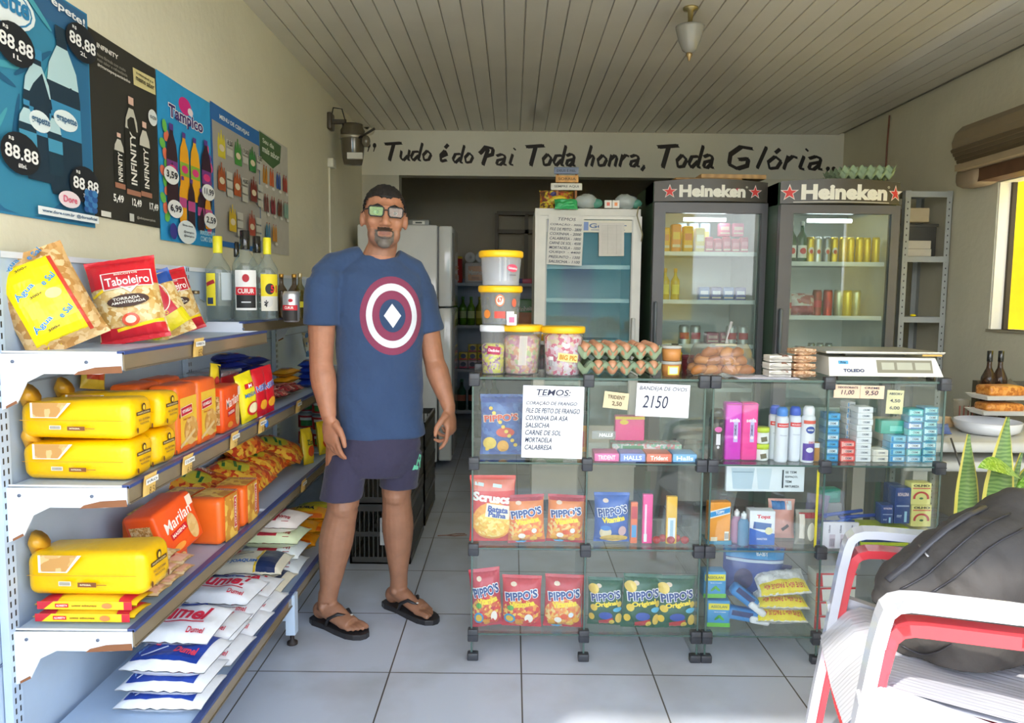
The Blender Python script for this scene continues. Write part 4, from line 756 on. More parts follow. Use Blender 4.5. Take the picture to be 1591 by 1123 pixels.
# torso kept inside the shirt
b.tube([NB + Vector((0, .01, -.03)), J(582, 480, 2.93), J(585, 600, 2.94), J(590, 690, 2.94)], [.08, .095, .09, .10], SK, 20, flat=.8)
shR_, elR, wrR = J(501, 437, 2.84), J(499, 566, 2.845), J(511, 648, 2.80)
shL_, elL, wrL = J(652, 450, 2.99), J(675, 563, 3.00), J(698, 634, 2.93)
def limb(p, q_, rs, bow=(0, 0, 0)):
    n = len(rs); B = Vector(bow)
    b.tube([p.lerp(q_, i / (n - 1)) + B * math.sin(PI * i / (n - 1)) for i in range(n)], rs, SK, 16)
limb(shR_, elR, [.052, .056, .053, .048, .045]); limb(elR, wrR, [.045, .050, .048, .041, .034, .029]); b.ell(elR, (.045, .045, .045), SK)
limb(shL_, elL, [.052, .055, .050, .045, .042]); limb(elL, wrL, [.042, .047, .044, .038, .031, .027]); b.ell(elL, (.042, .042, .042), SK)
b.tube([shR_, J(530, 440, 2.88)], .05, SK, 12); b.tube([shL_, J(630, 450, 2.95)], .05, SK, 12)
NAILS = []
def hand(w, down, side, palm, curls, thumb_dir, s=1.0, spread=.0):
    """down: wrist to knuckles, side: little finger to index, palm: way the fingers curl"""
    d, a, n = Vector(down).normalized(), Vector(side).normalized(), Vector(palm).normalized()
    def blob(c, r, rx): b.ell(c, r, SK, 14, None, rx)
    M3 = Matrix((a, d, n)).transposed().to_4x4()
    b.ell(w + d * .050 * s, (.040 * s, .054 * s, .016 * s), SK, 16, None, M3); b.ell(w + d * .078 * s, (.040 * s, .022 * s, .0135 * s), SK, 16, None, M3)
    b.ell(w + d * .004, (.028 * s, .03 * s, .021 * s), SK, 14, None, M3)
    b.ell(w + d * .038 * s + a * .026 * s + n * .008, (.017 * s, .032 * s, .016 * s), SK, 12, None, M3)
    for i, (off, L_) in enumerate(((.030, .080), (.0105, .088), (-.010, .083), (-.029, .066))):
        p = w + d * (.084 - abs(off) * .12) * s + a * off * s; ang = R(curls[i][0]); pts = [p - d * .012, p]; rs = [.0095 * s, .0098 * s]
        dd = (d * math.cos(ang) + n * math.sin(ang) + a * (off * spread)).normalized()
        for j, fr in enumerate((.46, .31, .23)):
            p = p + dd * L_ * fr * s; pts.append(p.copy()); rs.append((.0088, .0080, .0066)[j] * s)
            ang += R(curls[i][1 if j == 0 else 2]); dd = (d * math.cos(ang) + n * math.sin(ang) + a * (off * spread)).normalized()
        b.tube(pts, rs, SK, 10); b.ell(pts[-1], (.0066 * s,) * 3, SK, 10); b.ell(pts[2], (.0093 * s,) * 3, SK, 10)
    t = Vector(thumb_dir).normalized(); p = w + d * .022 * s + a * .026 * s
    pts = [p, p + (t + a * .5).normalized() * .034 * s, p + (t + a * .5).normalized() * .034 * s + t * .032 * s, p + (t + a * .5).normalized() * .034 * s + (t * .8 + d * .35).normalized() * .058 * s]
    b.tube(pts, [.014 * s, .0125 * s, .0105 * s, .0082 * s], SK, 10); b.ell(pts[-1], (.0082 * s,) * 3, SK, 10)
hand(wrR, (.10, -.04, -1), (.80, -.55, .05), (.35, .60, .12), ((12, 16, 12), (16, 18, 14), (20, 22, 16), (24, 26, 18)), (.45, -.30, -.9), 1.08)
hand(wrL, (.10, -.06, -1), (-.35, -.9, .0), (-.92, .25, -.1), ((14, 22, 16), (30, 48, 36), (48, 60, 40), (52, 62, 40)), (-.55, -.35, -.8), 1.05)
# legs
hipR, knR, anR = J(536, 690, 2.92), J(533, 787, 2.87), J(509, 928, 2.865)
hipL, knL, anL = J(618, 690, 2.97), J(616, 768, 2.98), J(620, 908, 3.02)
anR.z = .105; anL.z = .105
def leg(h, k, a, sc, bow):
    limb(h, k, [.072 * sc, .072 * sc, .070 * sc, .064 * sc, .060 * sc]); b.ell(k + Vector((0, -.012, .0)), (.052 * sc, .052 * sc, .055 * sc), SK, 16)
    n = 9; rs = [.058, .060, .0645, .065, .060, .052, .044, .037, .036]
    b.tube([k.lerp(a, i / (n - 1)) + Vector(bow) * math.sin(PI * min(1, i / (n - 1) * 1.3)) for i in range(n)], [r * sc for r in rs], SK, 18)
leg(hipR, knR, anR, 1.04, (-.008, .014, 0)); leg(hipL, knL, anL, 1.0, (0, .014, 0))
FEET = []
def foot(an, heel, toe, mir):
    hl, to = Vector(heel) - MO, Vector(toe) - MO; d = (to - hl); L_ = d.length; d.normalize(); a = Vector((d.y, -d.x, 0)) * mir   # a: towards the big toe
    z0 = .022
    F = lambda u, s, z: hl + d * (u * L_) + a * s + Vector((0, 0, z + z0))
    rot = Matrix((d, Vector((-d.y, d.x, 0)), Vector((0, 0, 1)))).transposed().to_4x4()
    b.ell(F(.13, 0, .034), (.034, .031, .036), SK, 14, None, rot); b.tube([F(.13, 0, .036), F(.42, -.004, .034), F(.68, 0, .024), F(.80, .002, .017)], [.031, .036, .042, .038], SK, 18, flat=.62)
    b.tube([an + Vector((0, 0, .03)), F(.24, 0, .062), F(.46, .006, .045), F(.66, .010, .028)], [.037, .038, .032, .022], SK, 16)
    b.ell(an - Vector((0, 0, .015)) + a * .034 * .9, (.014, .014, .016), SK, 10); b.ell(an - Vector((0, 0, .022)) - a * .033, (.013, .014, .016), SK, 10)
    for i, (s, u0, L2, r) in enumerate(((.030, .80, .050, .0135), (.011, .82, .046, .0095), (-.006, .80, .042, .009), (-.021, .77, .038, .0085), (-.034, .73, .034, .008))):
        b.tube([F(u0 - .06, s * .95, .014), F(u0, s, .014), F(u0, s, .013) + d * L2 * .55 + Vector((0, 0, .002)), F(u0, s, .010) + d * L2], [r, r * 1.0, r * .92, r * .85], SK, 10); b.ell(F(u0, s, .010) + d * L2, (r * .88,) * 3, SK, 10)
    FEET.append((F, d, a, L_, hl))
foot(anR, (-.790, 2.905, 0), (-.575, 2.765, 0), -1); foot(anL, (-.525, 3.068, 0), (-.312, 2.905, 0), 1)
BI = HM.inverted()
def headpick(c):
    h = BI @ c
    if abs(h.z) < .14 and abs(h.x) < .1 and h.y < .02:
        if h.y < -.085 and abs(h.x) < .0195 and -.0730 < h.z < -.0615: return 1
        if h.y < -.078 and abs(h.x) < .033 - max(0, h.z + .050) * 1.2 and -.0615 < h.z < -.045: return 2
        if h.z < -.078 and abs(h.x) < .034 + (h.z + .08) * .3 and h.y < -.055: return 3
        if h.y < -.06 and -.10 < h.z < -.055 and .024 < abs(h.x) < .034: return 3
        if h.z < -.05 and h.y < 0: return 4
    return 5 if c.z < .58 and c.y > -.3 and abs(c.x) < .4 and c.z < .56 else 0
b.box(0, 0, 0, 0, 0, 0, SK) if False else None
me = remesh(b, .0042, 5, .5)
bd = skin_obj('body', me, ('K:b47c5e', 'K:8a5848', 'K:41332b', 'K:6e655c', 'K:a0725a', 'K:9c6e54'), MAN, headpick)
# hair
q = MB(); vs = []; fs = []; n1, n2 = 72, 48; keep = {}
def hp(u, v):
    a, p = 2 * PI * u, PI * v
    d = Vector((math.sin(p) * math.cos(a), math.sin(p) * math.sin(a), math.cos(p)))
    r = Vector((.0772, .0955, .0885)) * (1 + .02 * noise.noise(d * 9))
    return Vector((d.x * r.x, d.y * r.y + .019, d.z * r.z + .034)), d
for j in range(n2 + 1):
    for i in range(n1):
        p, d = hp(i / n1, j / n2 * .72); fr = max(0, -d.y); side = abs(d.x)
        lim = -.035 if d.y > -.1 else (-.02 + .082 * min(1, (fr - .1) / .42)); lim += .007 * noise.noise(d * 14) + (.008 if fr > .3 and .3 < side < .7 else 0); p = p + d * .004 * noise.noise(d * 22)
        
        if p.z < lim: keep[(i, j)] = False; p = p + (Vector((0, .019, .03)) - p) * .12; p.z = max(p.z, lim - .012)
        vs.append(p)
for j in range(n2):
    for i in range(n1):
        if all((x % n1, y) not in keep for x, y in ((i, j), (i + 1, j))): fs.append((j * n1 + i, (j + 1) * n1 + i, (j + 1) * n1 + (i + 1) % n1, j * n1 + (i + 1) % n1))
q.add(vs, fs, 'hair', True, HM)
m = bpy.data.materials.new('hair'); t, bb, N, L = nodes(m); MC['hair'] = m; vary(t, bb, lin('1d1714'), .25, 60, 3); bb.inputs['Roughness'].default_value = .7; bump(t, bb, 160, .6, 2, .004)
q.build('hair', MAN)
for s in (-1, 1):
    MB().tube([(s * .014, -.0955, .027), (s * .03, -.094, .033), (s * .05, -.080, .027)], [.002, .003, .0018], 'hair', 8, HM).build('eyebrow', MAN)
    q = MB().ell((s * .031, -.0735, .008), (.0125, .0115, .0095), 'G:e8e0d8', 14, HM); q.ell((s * .031 + .002, -.0835, .007), (.0055, .0025, .0055), 'G:24180f', 12, HM)
    q.grid(lambda u, v: Vector((s * .031 + (u - .5) * .032, -.0865 + abs(u - .5) * .012 + (1 - v) * -.001, .0115 + v * .012)), 6, 2, 'K:a06c50', True, HM); q.build('eye', MAN)
# spectacles
q = thing('x', 'x', 'x'); bpy.data.objects.remove(q)
g = MB()
def rr(cx, s=1): return [(cx + x, z) for x, z in ((a * 1.18, b2 * 1.12) for a, b2 in ((-.022, .012), (-.018, .0165), (.018, .0165), (.022, .012), (.021, -.008), (.016, -.0145), (-.016, -.0145), (-.021, -.008)))]
for cx in (-.034, .034):
    pts = [(x, -.106 + abs(x) * .08, z + .006) for x, z in rr(cx)]; g.tube(pts + [pts[0], pts[1]], .0027, 'P:16161a', 6, HM)
g.tube([(-.010, -.105, .012), (0, -.108, .013), (.010, -.105, .012)], .0022, 'P:16161a', 6, HM)
for s in (-1, 1): g.tube([(s * .059, -.1015, .014), (s * .073, -.080, .014), (s * .081, -.0, .012), (s * .083, .02, -.002)], .0024, 'P:16161a', 6, HM)
fr_ = g.build('spectacle_frame', MAN)
for cx, k in ((-.034, 'C:7cc448:.34'), (.034, 'C:9c9a84:.25')):  # green body colour of the first lens paints in a reflection
    l = MB(); l.add([(x, -.1055 + abs(x) * .08, z + .006) for x, z in rr(cx)], [tuple(range(8))], k, False, HM); l.build('lens', fr_)
# T-shirt
s_ = MB(); yw = 17
loft(s_, [(J(592, 676, 2.945), .176, .125, yw), (J(590, 650, 2.945), .174, .128, yw), (J(590, 600, 2.94), .172, .130, yw), (J(590, 550, 2.935), .170, .126, yw), (J(590, 500, 2.93), .174, .120, yw), (J(588, 455, 2.93), .182, .108, yw), (J(586, 428, 2.93), .176, .090, yw), (J(586, 408, 2.93), .115, .072, yw), (J(586, 398, 2.93), .074, .060, yw)], SK, 36)
def sleeve(sh, el, r0, f):
    e_ = sh.lerp(el, f); s_.tube([sh + Vector((0, 0, .012)), sh.lerp(el, f * .35), sh.lerp(el, f * .7), e_], [r0, r0 * 1.08, r0 * 1.10, r0 * 1.14], SK, 24); return e_
s_.ell(shR_ + Vector((.012, 0, .004)), (.062, .066, .056), SK, 20); s_.ell(shL_ + Vector((-.012, 0, .004)), (.060, .064, .054), SK, 20)
sleeve(shR_, elR, .062, .52); sleeve(shL_, elL, .058, .58)
s_.tube([J(562, 398, 2.92), J(520, 412, 2.88), shR_ + Vector((0, 0, .01))], [.045, .052, .056], SK, 16); s_.tube([J(612, 402, 2.95), J(640, 420, 2.98), shL_ + Vector((0, 0, .01))], [.045, .050, .054], SK, 16)
for v in s_.v:
    pass
me = remesh(s_, .0055, 8, .5)
for v in me.vertices:
    c = v.co; n = v.normal
    f = .006 * noise.noise(Vector((c.x * 5, c.y * 5, c.z * 16))) + .005 * noise.noise(Vector((c.x * 14 + c.z * 9, c.y * 8, c.z * 6 + 4)))
    f += .004 * math.sin(c.z * 60 + c.x * 30) * max(0, 1 - abs(c.z - .84) / .1) * .4
    v.co = c + n * f
shirt = skin_obj('t_shirt', me, ('T:31476a',), MAN)
bvh = BVHTree.FromPolygons([v.co for v in me.vertices], [tuple(p.vertices) for p in me.polygons])
# ringed badge printed on the chest (plain rings with a small white square turned on its corner)
cc = J(613, 491, 2.80); dv = Vector((-math.sin(R(22)) , math.cos(R(22)), 0)); ux = Vector((math.cos(R(22)), math.sin(R(22)), 0))
def proj_shirt(u, v, e):
    o = cc + ux * u + Vector((0, 0, v)) - dv * .3
    h = bvh.ray_cast(o, dv)
    p = h[0] if h[0] else o + dv * .3
    return p + h[1] * (e + .0012) if h[0] else p
q = MB(); RD = .128
def ring(r0, r1, k, e):
    nn = 44; m = 4; vs = []; fs = []
    for j in range(m + 1):
        r = r0 + (r1 - r0) * j / m
        for i in range(nn): a = 2 * PI * i / nn; vs.append(proj_shirt(r * .121 * math.cos(a), r * .150 * math.sin(a), e))
    for j in range(m):
        for i in range(nn): fs.append((j * nn + i, j * nn + (i + 1) % nn, (j + 1) * nn + (i + 1) % nn, (j + 1) * nn + i))
    q.add(vs, fs, k, True)
ring(1, .82, 'T:8a3c58', 0); ring(.82, .64, 'T:dfe3ea', 0); ring(.64, .42, 'T:8a3c58', 0)
q.grid(lambda u, v: proj_shirt((u - v) * .034, (u + v - 1) * .046, .0004), 6, 6, 'T:e6eaf0')
q.build('chest_print', shirt)
q = MB(); nr = []
for i in range(25): a = 2 * PI * i / 24; nr.append(NB + Vector((.072 * math.cos(a), .06 * math.sin(a) + .004, .014 + .014 * math.sin(a) + .006 * math.cos(a))))
q.tube(nr, .006, 'T:26375a', 8); q.build('collar', shirt)
# shorts
s_ = MB()
loft(s_, [(J(587, 735, 2.94), .13, .10, yw), (J(587, 715, 2.94), .163, .118, yw), (J(588, 690, 2.94), .168, .122, yw), (J(589, 668, 2.94), .160, .115, yw), (J(589, 655, 2.94), .15, .105, yw)], SK, 32)
def sleg(top, mid, bot, r):
    loft(s_, [(bot, r[2], r[2] * 1.02, yw), (bot.lerp(mid, .5), r[2] * .99, r[2] * 1.02, yw), (mid, r[1], r[1] * 1.04, yw), (top, r[0], r[0] * 1.08, yw)], SK, 28, 2.2)
sleg(J(545, 700, 2.92), J(537, 735, 2.90), J(529, 774, 2.875), (.088, .086, .083)); sleg(J(624, 700, 2.965), J(621, 728, 2.97), J(619, 755, 2.98), (.083, .081, .078))
me = remesh(s_, .0055, 6, .5)
for v in me.vertices:
    c = v.co; v.co = c + v.normal * (.005 * noise.noise(Vector((c.x * 8 + c.z * 6, c.y * 7, c.z * 9))) + .002 * noise.noise(Vector((c.x * 20 - c.z * 30, c.y * 12, c.z * 8))))
shorts = skin_obj('shorts', me, ('T:37334a',), MAN)
bv2 = BVHTree.FromPolygons([v.co for v in me.vertices], [tuple(p.vertices) for p in me.polygons])
q = MB()
for i, (x0, y0_, x1, y1) in enumerate(((651, 705, 653, 716), (648, 713, 652, 726), (643, 722, 649, 729))):
    P = []
    for x, y in ((x0, y0_), (x1 + .5, y0_ + 2), (x1, y1), (x0 - 3, y1 + 1)):
        d = ray(x, y); o = Vector((0, 0, CH)) - MO; h = bv2.ray_cast(o, d.normalized()); P.append((h[0] + h[1] * .002) if h[0] else None)
    if all(P): q.add(P, [(0, 1, 2, 3)], 'D:7fe0b8')
if q.f: q.build('mint_mark', shorts)
# flip-flops
for (F, d, a, L_, hl), mir in zip(FEET, (-1, 1)):
    q = MB(); pts = []
    for u, s in ((-.05, 0), (-.03, .024), (.08, .037), (.35, .036), (.6, .046), (.85, .052), (1.0, .044), (1.09, .022), (1.11, .0)): pts.append((u, s))
    for u, s in ((1.07, -.022), (.98, -.038), (.85, -.048), (.6, -.045), (.35, -.036), (.08, -.037), (-.03, -.024)): pts.append((u, s))
    vs = []; nn = len(pts)
    for z in (-.0215, -.006, -.001): vs += [F(u, s * (1 if z < -.002 else .97), z) for u, s in pts]
    fs = [tuple(range(nn))[::-1], tuple(2 * nn + i for i in range(nn))] + [(k * nn + i, k * nn + (i + 1) % nn, (k + 1) * nn + (i + 1) % nn, (k + 1) * nn + i) for k in (0, 1) for i in range(nn)]
    q.add(vs, fs, 'P:2c2a2c'); so = q.build('flip_flop', MAN)
    st = MB()
    for s in (-1, 1): st.tube([F(.42, s * .043, .0), F(.47, s * .042, .032), F(.60, s * .028 + .006, .052), F(.76, .018, .036)], [.006, .0075, .0075, .005], 'P:262426', 8)
    st.tube([F(.76, .020, .038), F(.79, .021, .012), F(.79, .021, -.004)], [.005, .0045, .004], 'P:262426', 8); st.ell(F(.74, .017, .046), (.006, .006, .003), 'P:c8c4bc', 8); st.build('strap', so)
# ------------------------------------------------------------------ glass counters
GP = 'C:d4ece2:.02'; EDGE = 'G:4a625b'; CLIP = 'P:3b3d42'
CY0, CY1, CT = 2.60, 2.97, 1.04
LV = (.10, .42, .735)
def counter(lab, xs):
    q = thing('display_counter', lab, 'counter', (xs[0], CY0, 0)); x0 = xs[0]; x1 = xs[-1]; w = x1 - x0
    def pane(name, a, b_):
        m = MB(); m.box(*a, *b_, GP); 
        d = [b_[i] - a[i] for i in range(3)]; t_ = d.index(min(d))
        return m
    m = pane('top', (0, 0, CT - .008), (w, CY1 - CY0, CT)); m.box(-.001, -.0015, CT - .008, w + .001, 0, CT, EDGE); m.build('top_pane', q)
    for z in LV:
        m = pane('s', (.002, .002, z - .006), (w - .002, CY1 - CY0 - .002, z)); m.box(.0, -.0012, z - .006, w, .0, z, EDGE); m.build('glass_shelf', q)
    for x in xs:
        for i, (a, b_) in enumerate(((0.0, LV[0] - .01), (LV[0] + .004, LV[1] - .01), (LV[1] + .004, LV[2] - .01), (LV[2] + .004, CT - .012))):
            m = MB(); X = x - x0; X = min(max(X, .003), w - .003); m.box(X - .003, .003, a, X + .003, CY1 - CY0 - .003, b_, GP); m.box(X - .0032, -.0008, a, X + .0032, .003, b_, EDGE); m.build('side_pane', q)
    for a, b_ in zip(xs, xs[1:]):
        for i, (z0, z1) in enumerate(((LV[0] + .006, LV[1] - .01), (LV[1] + .006, LV[2] - .01), (LV[2] + .006, CT - .012))):
            MB().box(a - x0 + .006, .006, z0, b_ - x0 - .006, .010, z1, GP).build('front_pane', q)
    for x in xs:
        for z in LV + (CT - .004,):
            for y in (0, CY1 - CY0):
                X = min(max(x - x0, .008), w - .008); m = MB(); m.rbox(X - .019, y - .014, z - .028, X + .019, y + .016, z + .018, .004, CLIP)
                m.box(X - .019, y - .0145, z - .004, X + .019, y - .0138, z - .001, 'P:22242a'); m.build('clip', q)
        for y in (0, CY1 - CY0):
            X = min(max(x - x0, .008), w - .008); MB().rbox(X - .02, y - .014, 0, X + .02, y + .016, .028, .004, CLIP).build('foot_clip', q)
    return q
CX = (-.140, .272, .688); CX2 = (.712, 1.122, 1.538)
counter('left glass counter of two bays, holding the snack bags', CX); counter('right glass counter of two bays, holding the toiletries', CX2)
# papers taped inside the front panes
def paper(name, lab, x0, x1, y0, y1, base, draw, Y=CY0 + .004, rot=0, cat='sign'):
    a, b_ = at(x0, y0, Y=Y), at(x1, y1, Y=Y); W_, H_ = b_.x - a.x, a.z - b_.z; q = MB(); f = plane((-W_ / 2, 0, -H_ / 2), (1, 0, 0), (0, 0, 1), W_, H_)
    def g(u, v, e=0): p = f(u, v, e); p.y -= .0016 * (1 + noise.noise(Vector((u * 3, v * 3, x0)))); return p
    q.grid(lambda u, v: g(u, v), 6, 6, base); q.grid(lambda u, v: g(u, v) + Vector((0, .0008, 0)), 6, 6, base, flip=True); q.decals(g, W_, H_, draw(W_, H_), n=3, e0=.0004, de=.0001)
    return tag(q.build(name, None, ((a.x + b_.x) / 2, Y, (a.z + b_.z) / 2), (0, R(rot), 0)), lab, cat)
PEN = 'D:2a2f48'
def lines(ls, sz=.05):
    def f(W_, H_):
        o = [('t', ls[0], W_ * .5, H_ * .91, W_ * .56, H_ * .085, PEN, 0, .01, .2), ('r', W_ * .5, H_ * .855, W_ * .5, H_ * .005, PEN)]
        for i, l in enumerate(ls[1:]): o.append(('t', l, W_ * (.05 + .018 * min(len(l), 18) * 1.38), H_ * (.76 - i * .102), W_ * .036 * min(len(l), 18) * 1.36, H_ * .068, PEN, 0, .008, .25))
        return o
    return f
PY = CY0 - .002
paper('price_list', 'handwritten white stock list taped to the left counter, headed TEMOS', 812, 905, 599, 712, 'M:eef0f4', lines(['TEMOS:', 'CORAÇÃO DE FRANGO', 'FILE DE PEITO DE FRANGO', 'COXINHA DA ASA', 'SALSICHA', 'CARNE DE SOL', 'MORTADELA', 'CALABRESA', 'QUEIJO']), PY, 1)
paper('egg_price_sign', 'white handwritten sign with the egg tray price, 2150', 989, 1070, 596, 648, 'M:f2f3f6', lambda W_, H_: [('t', 'BANDEJA DE OVOS', W_ * .5, H_ * .84, W_ * .9, H_ * .15, PEN, 0, .004, .2), ('t', '2150', W_ * .36, H_ * .45, W_ * .48, H_ * .38, PEN, 0, .002, .2)], PY, 2)
paper('small_price_card', 'small beige price card left of the egg tray sign', 938, 976, 609, 635, 'M:d8c8a4', lambda W_, H_: [('t', 'TRIDENT', W_ * .5, H_ * .7, W_ * .7, H_ * .22, 'D:6a5a44'), ('t', '2,50', W_ * .55, H_ * .3, W_ * .4, H_ * .3, 'D:6a5a44')], PY, 6)
paper('small_price_card', 'pinkish double price card on the right counter reading 11,00 and 9,50', 1296, 1373, 598, 619, 'M:f0cdb0', lambda W_, H_: [('r', W_ * .52, H_ * .5, W_ * .01, H_, 'D:a08870'), ('t', 'DESODORANTE', W_ * .27, H_ * .82, W_ * .4, H_ * .16, PEN), ('t', '11,00', W_ * .27, H_ * .42, W_ * .26, H_ * .4, PEN, 0, .01, .2), ('t', 'CREME', W_ * .75, H_ * .82, W_ * .3, H_ * .16, PEN), ('t', '9,50', W_ * .75, H_ * .42, W_ * .26, H_ * .4, PEN, 0, .01, .2)], PY, 1)
paper('small_price_card', 'pale yellow price note hanging right of the double card', 1378, 1402, 606, 643, 'M:e6dca8', lambda W_, H_: [('t', 'ABSORV', W_ * .5, H_ * .85, W_ * .8, H_ * .1, PEN), ('t', '4,50', W_ * .5, H_ * .55, W_ * .6, H_ * .16, PEN), ('t', '6,00', W_ * .5, H_ * .25, W_ * .6, H_ * .16, PEN)], PY + .03, 2)
# ---- snack bags in the left counter
def pippo(lab, px0, px1, py0, py1, Y, key, sub, mott, seed, rot=(0, 0, 0), img=None, back=None):
    a = at((px0 + px1) / 2, py1, Y=Y); w = (px1 - px0) / CF * Y; h = (py1 - py0) / CF * Y * 1.01
    lv = max(l for l in LV + (0,) if l < a.z + .06); a.z = lv + .002
    sp = [('e', w * .5, h * .3, w * 1.0, h * .58, mott)] if mott else []
    sp += [('r', w * .5, h * .93, w * .95, h * .08, back or key), ('e', w * .3, h * .86, w * .16, h * .08, 'D:e8d0b8')]
    sp += [('t', "PIPPO'S", w * .5, h * .66, w * .88, h * .19, 'D:f6f6fa', 8, .09), ('t', "PIPPO'S", w * .5, h * .66, w * .84, h * .165, 'D:24468c', 8, .035), ('t', sub, w * .52, h * .5, w * .66, h * .12, 'D:ffe22c', 8, .05)]
    if img: sp += img(w, h)
    q = pillow(w, h, .07, key, sp, seed, back=back, wr=.004, sealk=back or key)
    return put(q, 'corn_snack_bag', lab, 'snack bag', a, rot)
def mott_red(w, h): return [('e', w * .2, h * .2, w * .3, h * .2, 'F:3c9cd0'), ('e', w * .2, h * .2, w * .2, h * .13, 'F:f0c030'), ('e', w * .22, h * .42, w * .18, h * .1, 'F:58a83c'), ('e', w * .7, h * .22, w * .22, h * .18, 'D:f2e8dc'), ('r', w * .62, h * .12, w * .2, h * .1, 'F:d83028', 30), ('e', w * .45, h * .12, w * .2, h * .12, 'F:f0a028')]
def mott_org(w, h): return [('e', w * (.2 + .16 * i), h * (.12 + .07 * ((i * 7) % 3)), w * .2, h * .11, ('F:f4b030', 'D:f4ece0', 'F:e85c2c', 'F:f8c850')[i % 4]) for i in range(5)] + [('e', w * .35, h * .05, w * .3, h * .06, 'F:48a8d8'), ('e', w * .7, h * .3, w * .14, h * .1, 'D:e8f0f4')]
def mott_grn(w, h): return [('e', w * .15, h * .8, w * .3, h * .2, 'F:f0cc58'), ('e', w * .16, h * .42, w * .2, h * .14, 'F:f0cc40'), ('e', w * .1, h * .22, w * .16, h * .14, 'F:f0c838'), ('e', w * .9, h * .5, w * .14, h * .12, 'F:f0cc40'), ('e', w * .88, h * .2, w * .2, h * .22, 'F:f0cc58'), ('e', w * .5, h * .27, w * .40, h * .16, 'F:2c50b0'), ('r', w * .52, h * .13, w * .42, h * .12, 'F:c82c34', 12), ('e', w * .68, h * .12, w * .16, h * .12, 'F:f0d048'), ('e', w * .84, h * .4, w * .26, h * .1, 'F:58b8e0')]
MR = 'X:e0402c,f0a040,c8283c,f4c858,d86030:55'; MO_ = 'X:f08438,f8b850,e86838,f0d080,f09848:55'
YF = CY0 + .06
pippo('red corn snack bag, leftmost on the lowest shelf of the left counter', 733, 783, 881, 974, YF, 'F:c82c44', 'Vitamina', MR, 1, rl(-3, -4, 8), mott_red)
pippo('red corn snack bag, second from the left on the lowest counter shelf', 778, 842, 892, 974, YF, 'F:d02c3c', 'Vitamina', MR, 2, rl(-3, 0, -4), mott_red)
pippo('red-topped orange corn snack bag, third on the lowest counter shelf', 842, 904, 894, 978, YF, 'F:c8303c', 'Vitamina', MO_, 3, rl(-3, 2, 0), mott_org)
pippo('green corn snack bag, left one of the three green bags', 911, 968, 899, 975, YF + .02, 'F:1f5c40', 'Original', None, 4, rl(-3, 0, -4), mott_grn)
pippo('green corn snack bag, middle one of the three green bags', 962, 1024, 894, 980, YF, 'F:1c5a3e', 'Original', None, 5, rl(-3, 3, 4), mott_grn)
pippo('green corn snack bag, right one of the three green bags', 1016, 1080, 897, 981, YF, 'F:205e44', 'Original', None, 6, rl(-3, 0, 0), mott_grn)
# middle level
w, h = .17, .245
a = at(765, 838, Y=YF + .01); a.z = LV[1] + .002
put(pillow(w, h, .06, 'F:d8302c', [('r', w * .5, h * .86, w * .96, h * .16, 'F:e07868'), ('r', w * .2, h * .88, w * .2, h * .05, 'D:c8dce0', -8), ('r', w * .6, h * .86, w * .2, h * .05, 'D:c8dce0', -8), ('t', 'Scruscs', w * .48, h * .68, w * .84, h * .14, 'D:f4ece4', -6, .05), ('e', w * .5, h * .33, w * .92, h * .58, 'F:f09c28'), ('e', w * .5, h * .28, w * .8, h * .4, 'X:f4c850,f0b038,f8dc80:60'), ('r', w * .62, h * .48, w * .55, h * .2, 'D:f0ead0', -8), ('t', 'Batata', w * .62, h * .51, w * .46, h * .09, 'D:2c4c9c', -8, .04), ('t', 'Palha', w * .6, h * .43, w * .4, h * .08, 'D:2c4c9c', -8, .04)], 11), 'potato_straw_bag', 'tall red bag of straw potatoes, left end of the middle shelf', 'snack bag', a, rl(-3, 0, 2))
pippo('orange corn snack bag with a red top, left of its pair on the middle shelf', 788, 848, 766, 842, YF, 'F:e88438', 'Vitamina', MO_, 7, rl(-3, -2, 3), mott_org, 'F:b82838')
pippo('orange corn snack bag with a red top, right of its pair on the middle shelf', 847, 906, 770, 845, YF + .01, 'F:e88438', 'Vitamina', MO_, 8, rl(-3, 2, -2), mott_org, 'F:b82838')
pippo('blue corn snack bag on the middle shelf', 921, 978, 763, 841, YF + .02, 'F:3c64b8', 'Vitamina', None, 9, rl(-3, 0, 0), lambda w, h: [('e', w * .3, h * .22, w * .34, h * .24, 'F:e8d8b0'), ('e', w * .78, h * .26, w * .24, h * .2, 'F:d8b0b0'), ('e', w * .55, h * .1, w * .8, h * .16, 'F:e0b850'), ('e', w * .3, h * .32, w * .3, h * .1, 'F:4884d0')])
def carton(name, lab, px0, px1, py0, py1, Y, key, specs, d=.05, rot=0, lv=None, cat=None, r=.003, side=(), g=None):
    a = at((px0 + px1) / 2, py1, Y=Y); w = (px1 - px0) / CF * Y; h = (py1 - py0) / CF * Y
    a.z = (lv if lv is not None else max(l for l in LV + (0,) if l < a.z + .05)) + .001
    return put(block(w, d, h, key, specs(w, h), (), side, side, r=min(r, w * .3, h * .3)), name, lab, cat or 'box', a, rl(0, 0, rot), g)
carton('wafer_packet', 'slim red and orange packet beside the blue snack bag', 979, 990, 776, 843, YF, 'F:e8703c', lambda w, h: [('r', w * .5, h * .75, w * .8, h * .3, 'F:c83038'), ('r', w * .5, h * .3, w * .7, h * .3, 'F:4c98d0')], .02)
carton('wafer_packet', 'tall pink stick packet on the middle shelf', 997, 1013, 772, 852, YF, 'F:f03c90', lambda w, h: [('r', w * .3, h * .5, w * .2, h * .6, 'D:f0d0e0'), ('r', w * .3, h * .12, w * .3, h * .16, 'D:e8e8e8')], .02, lv=LV[1])
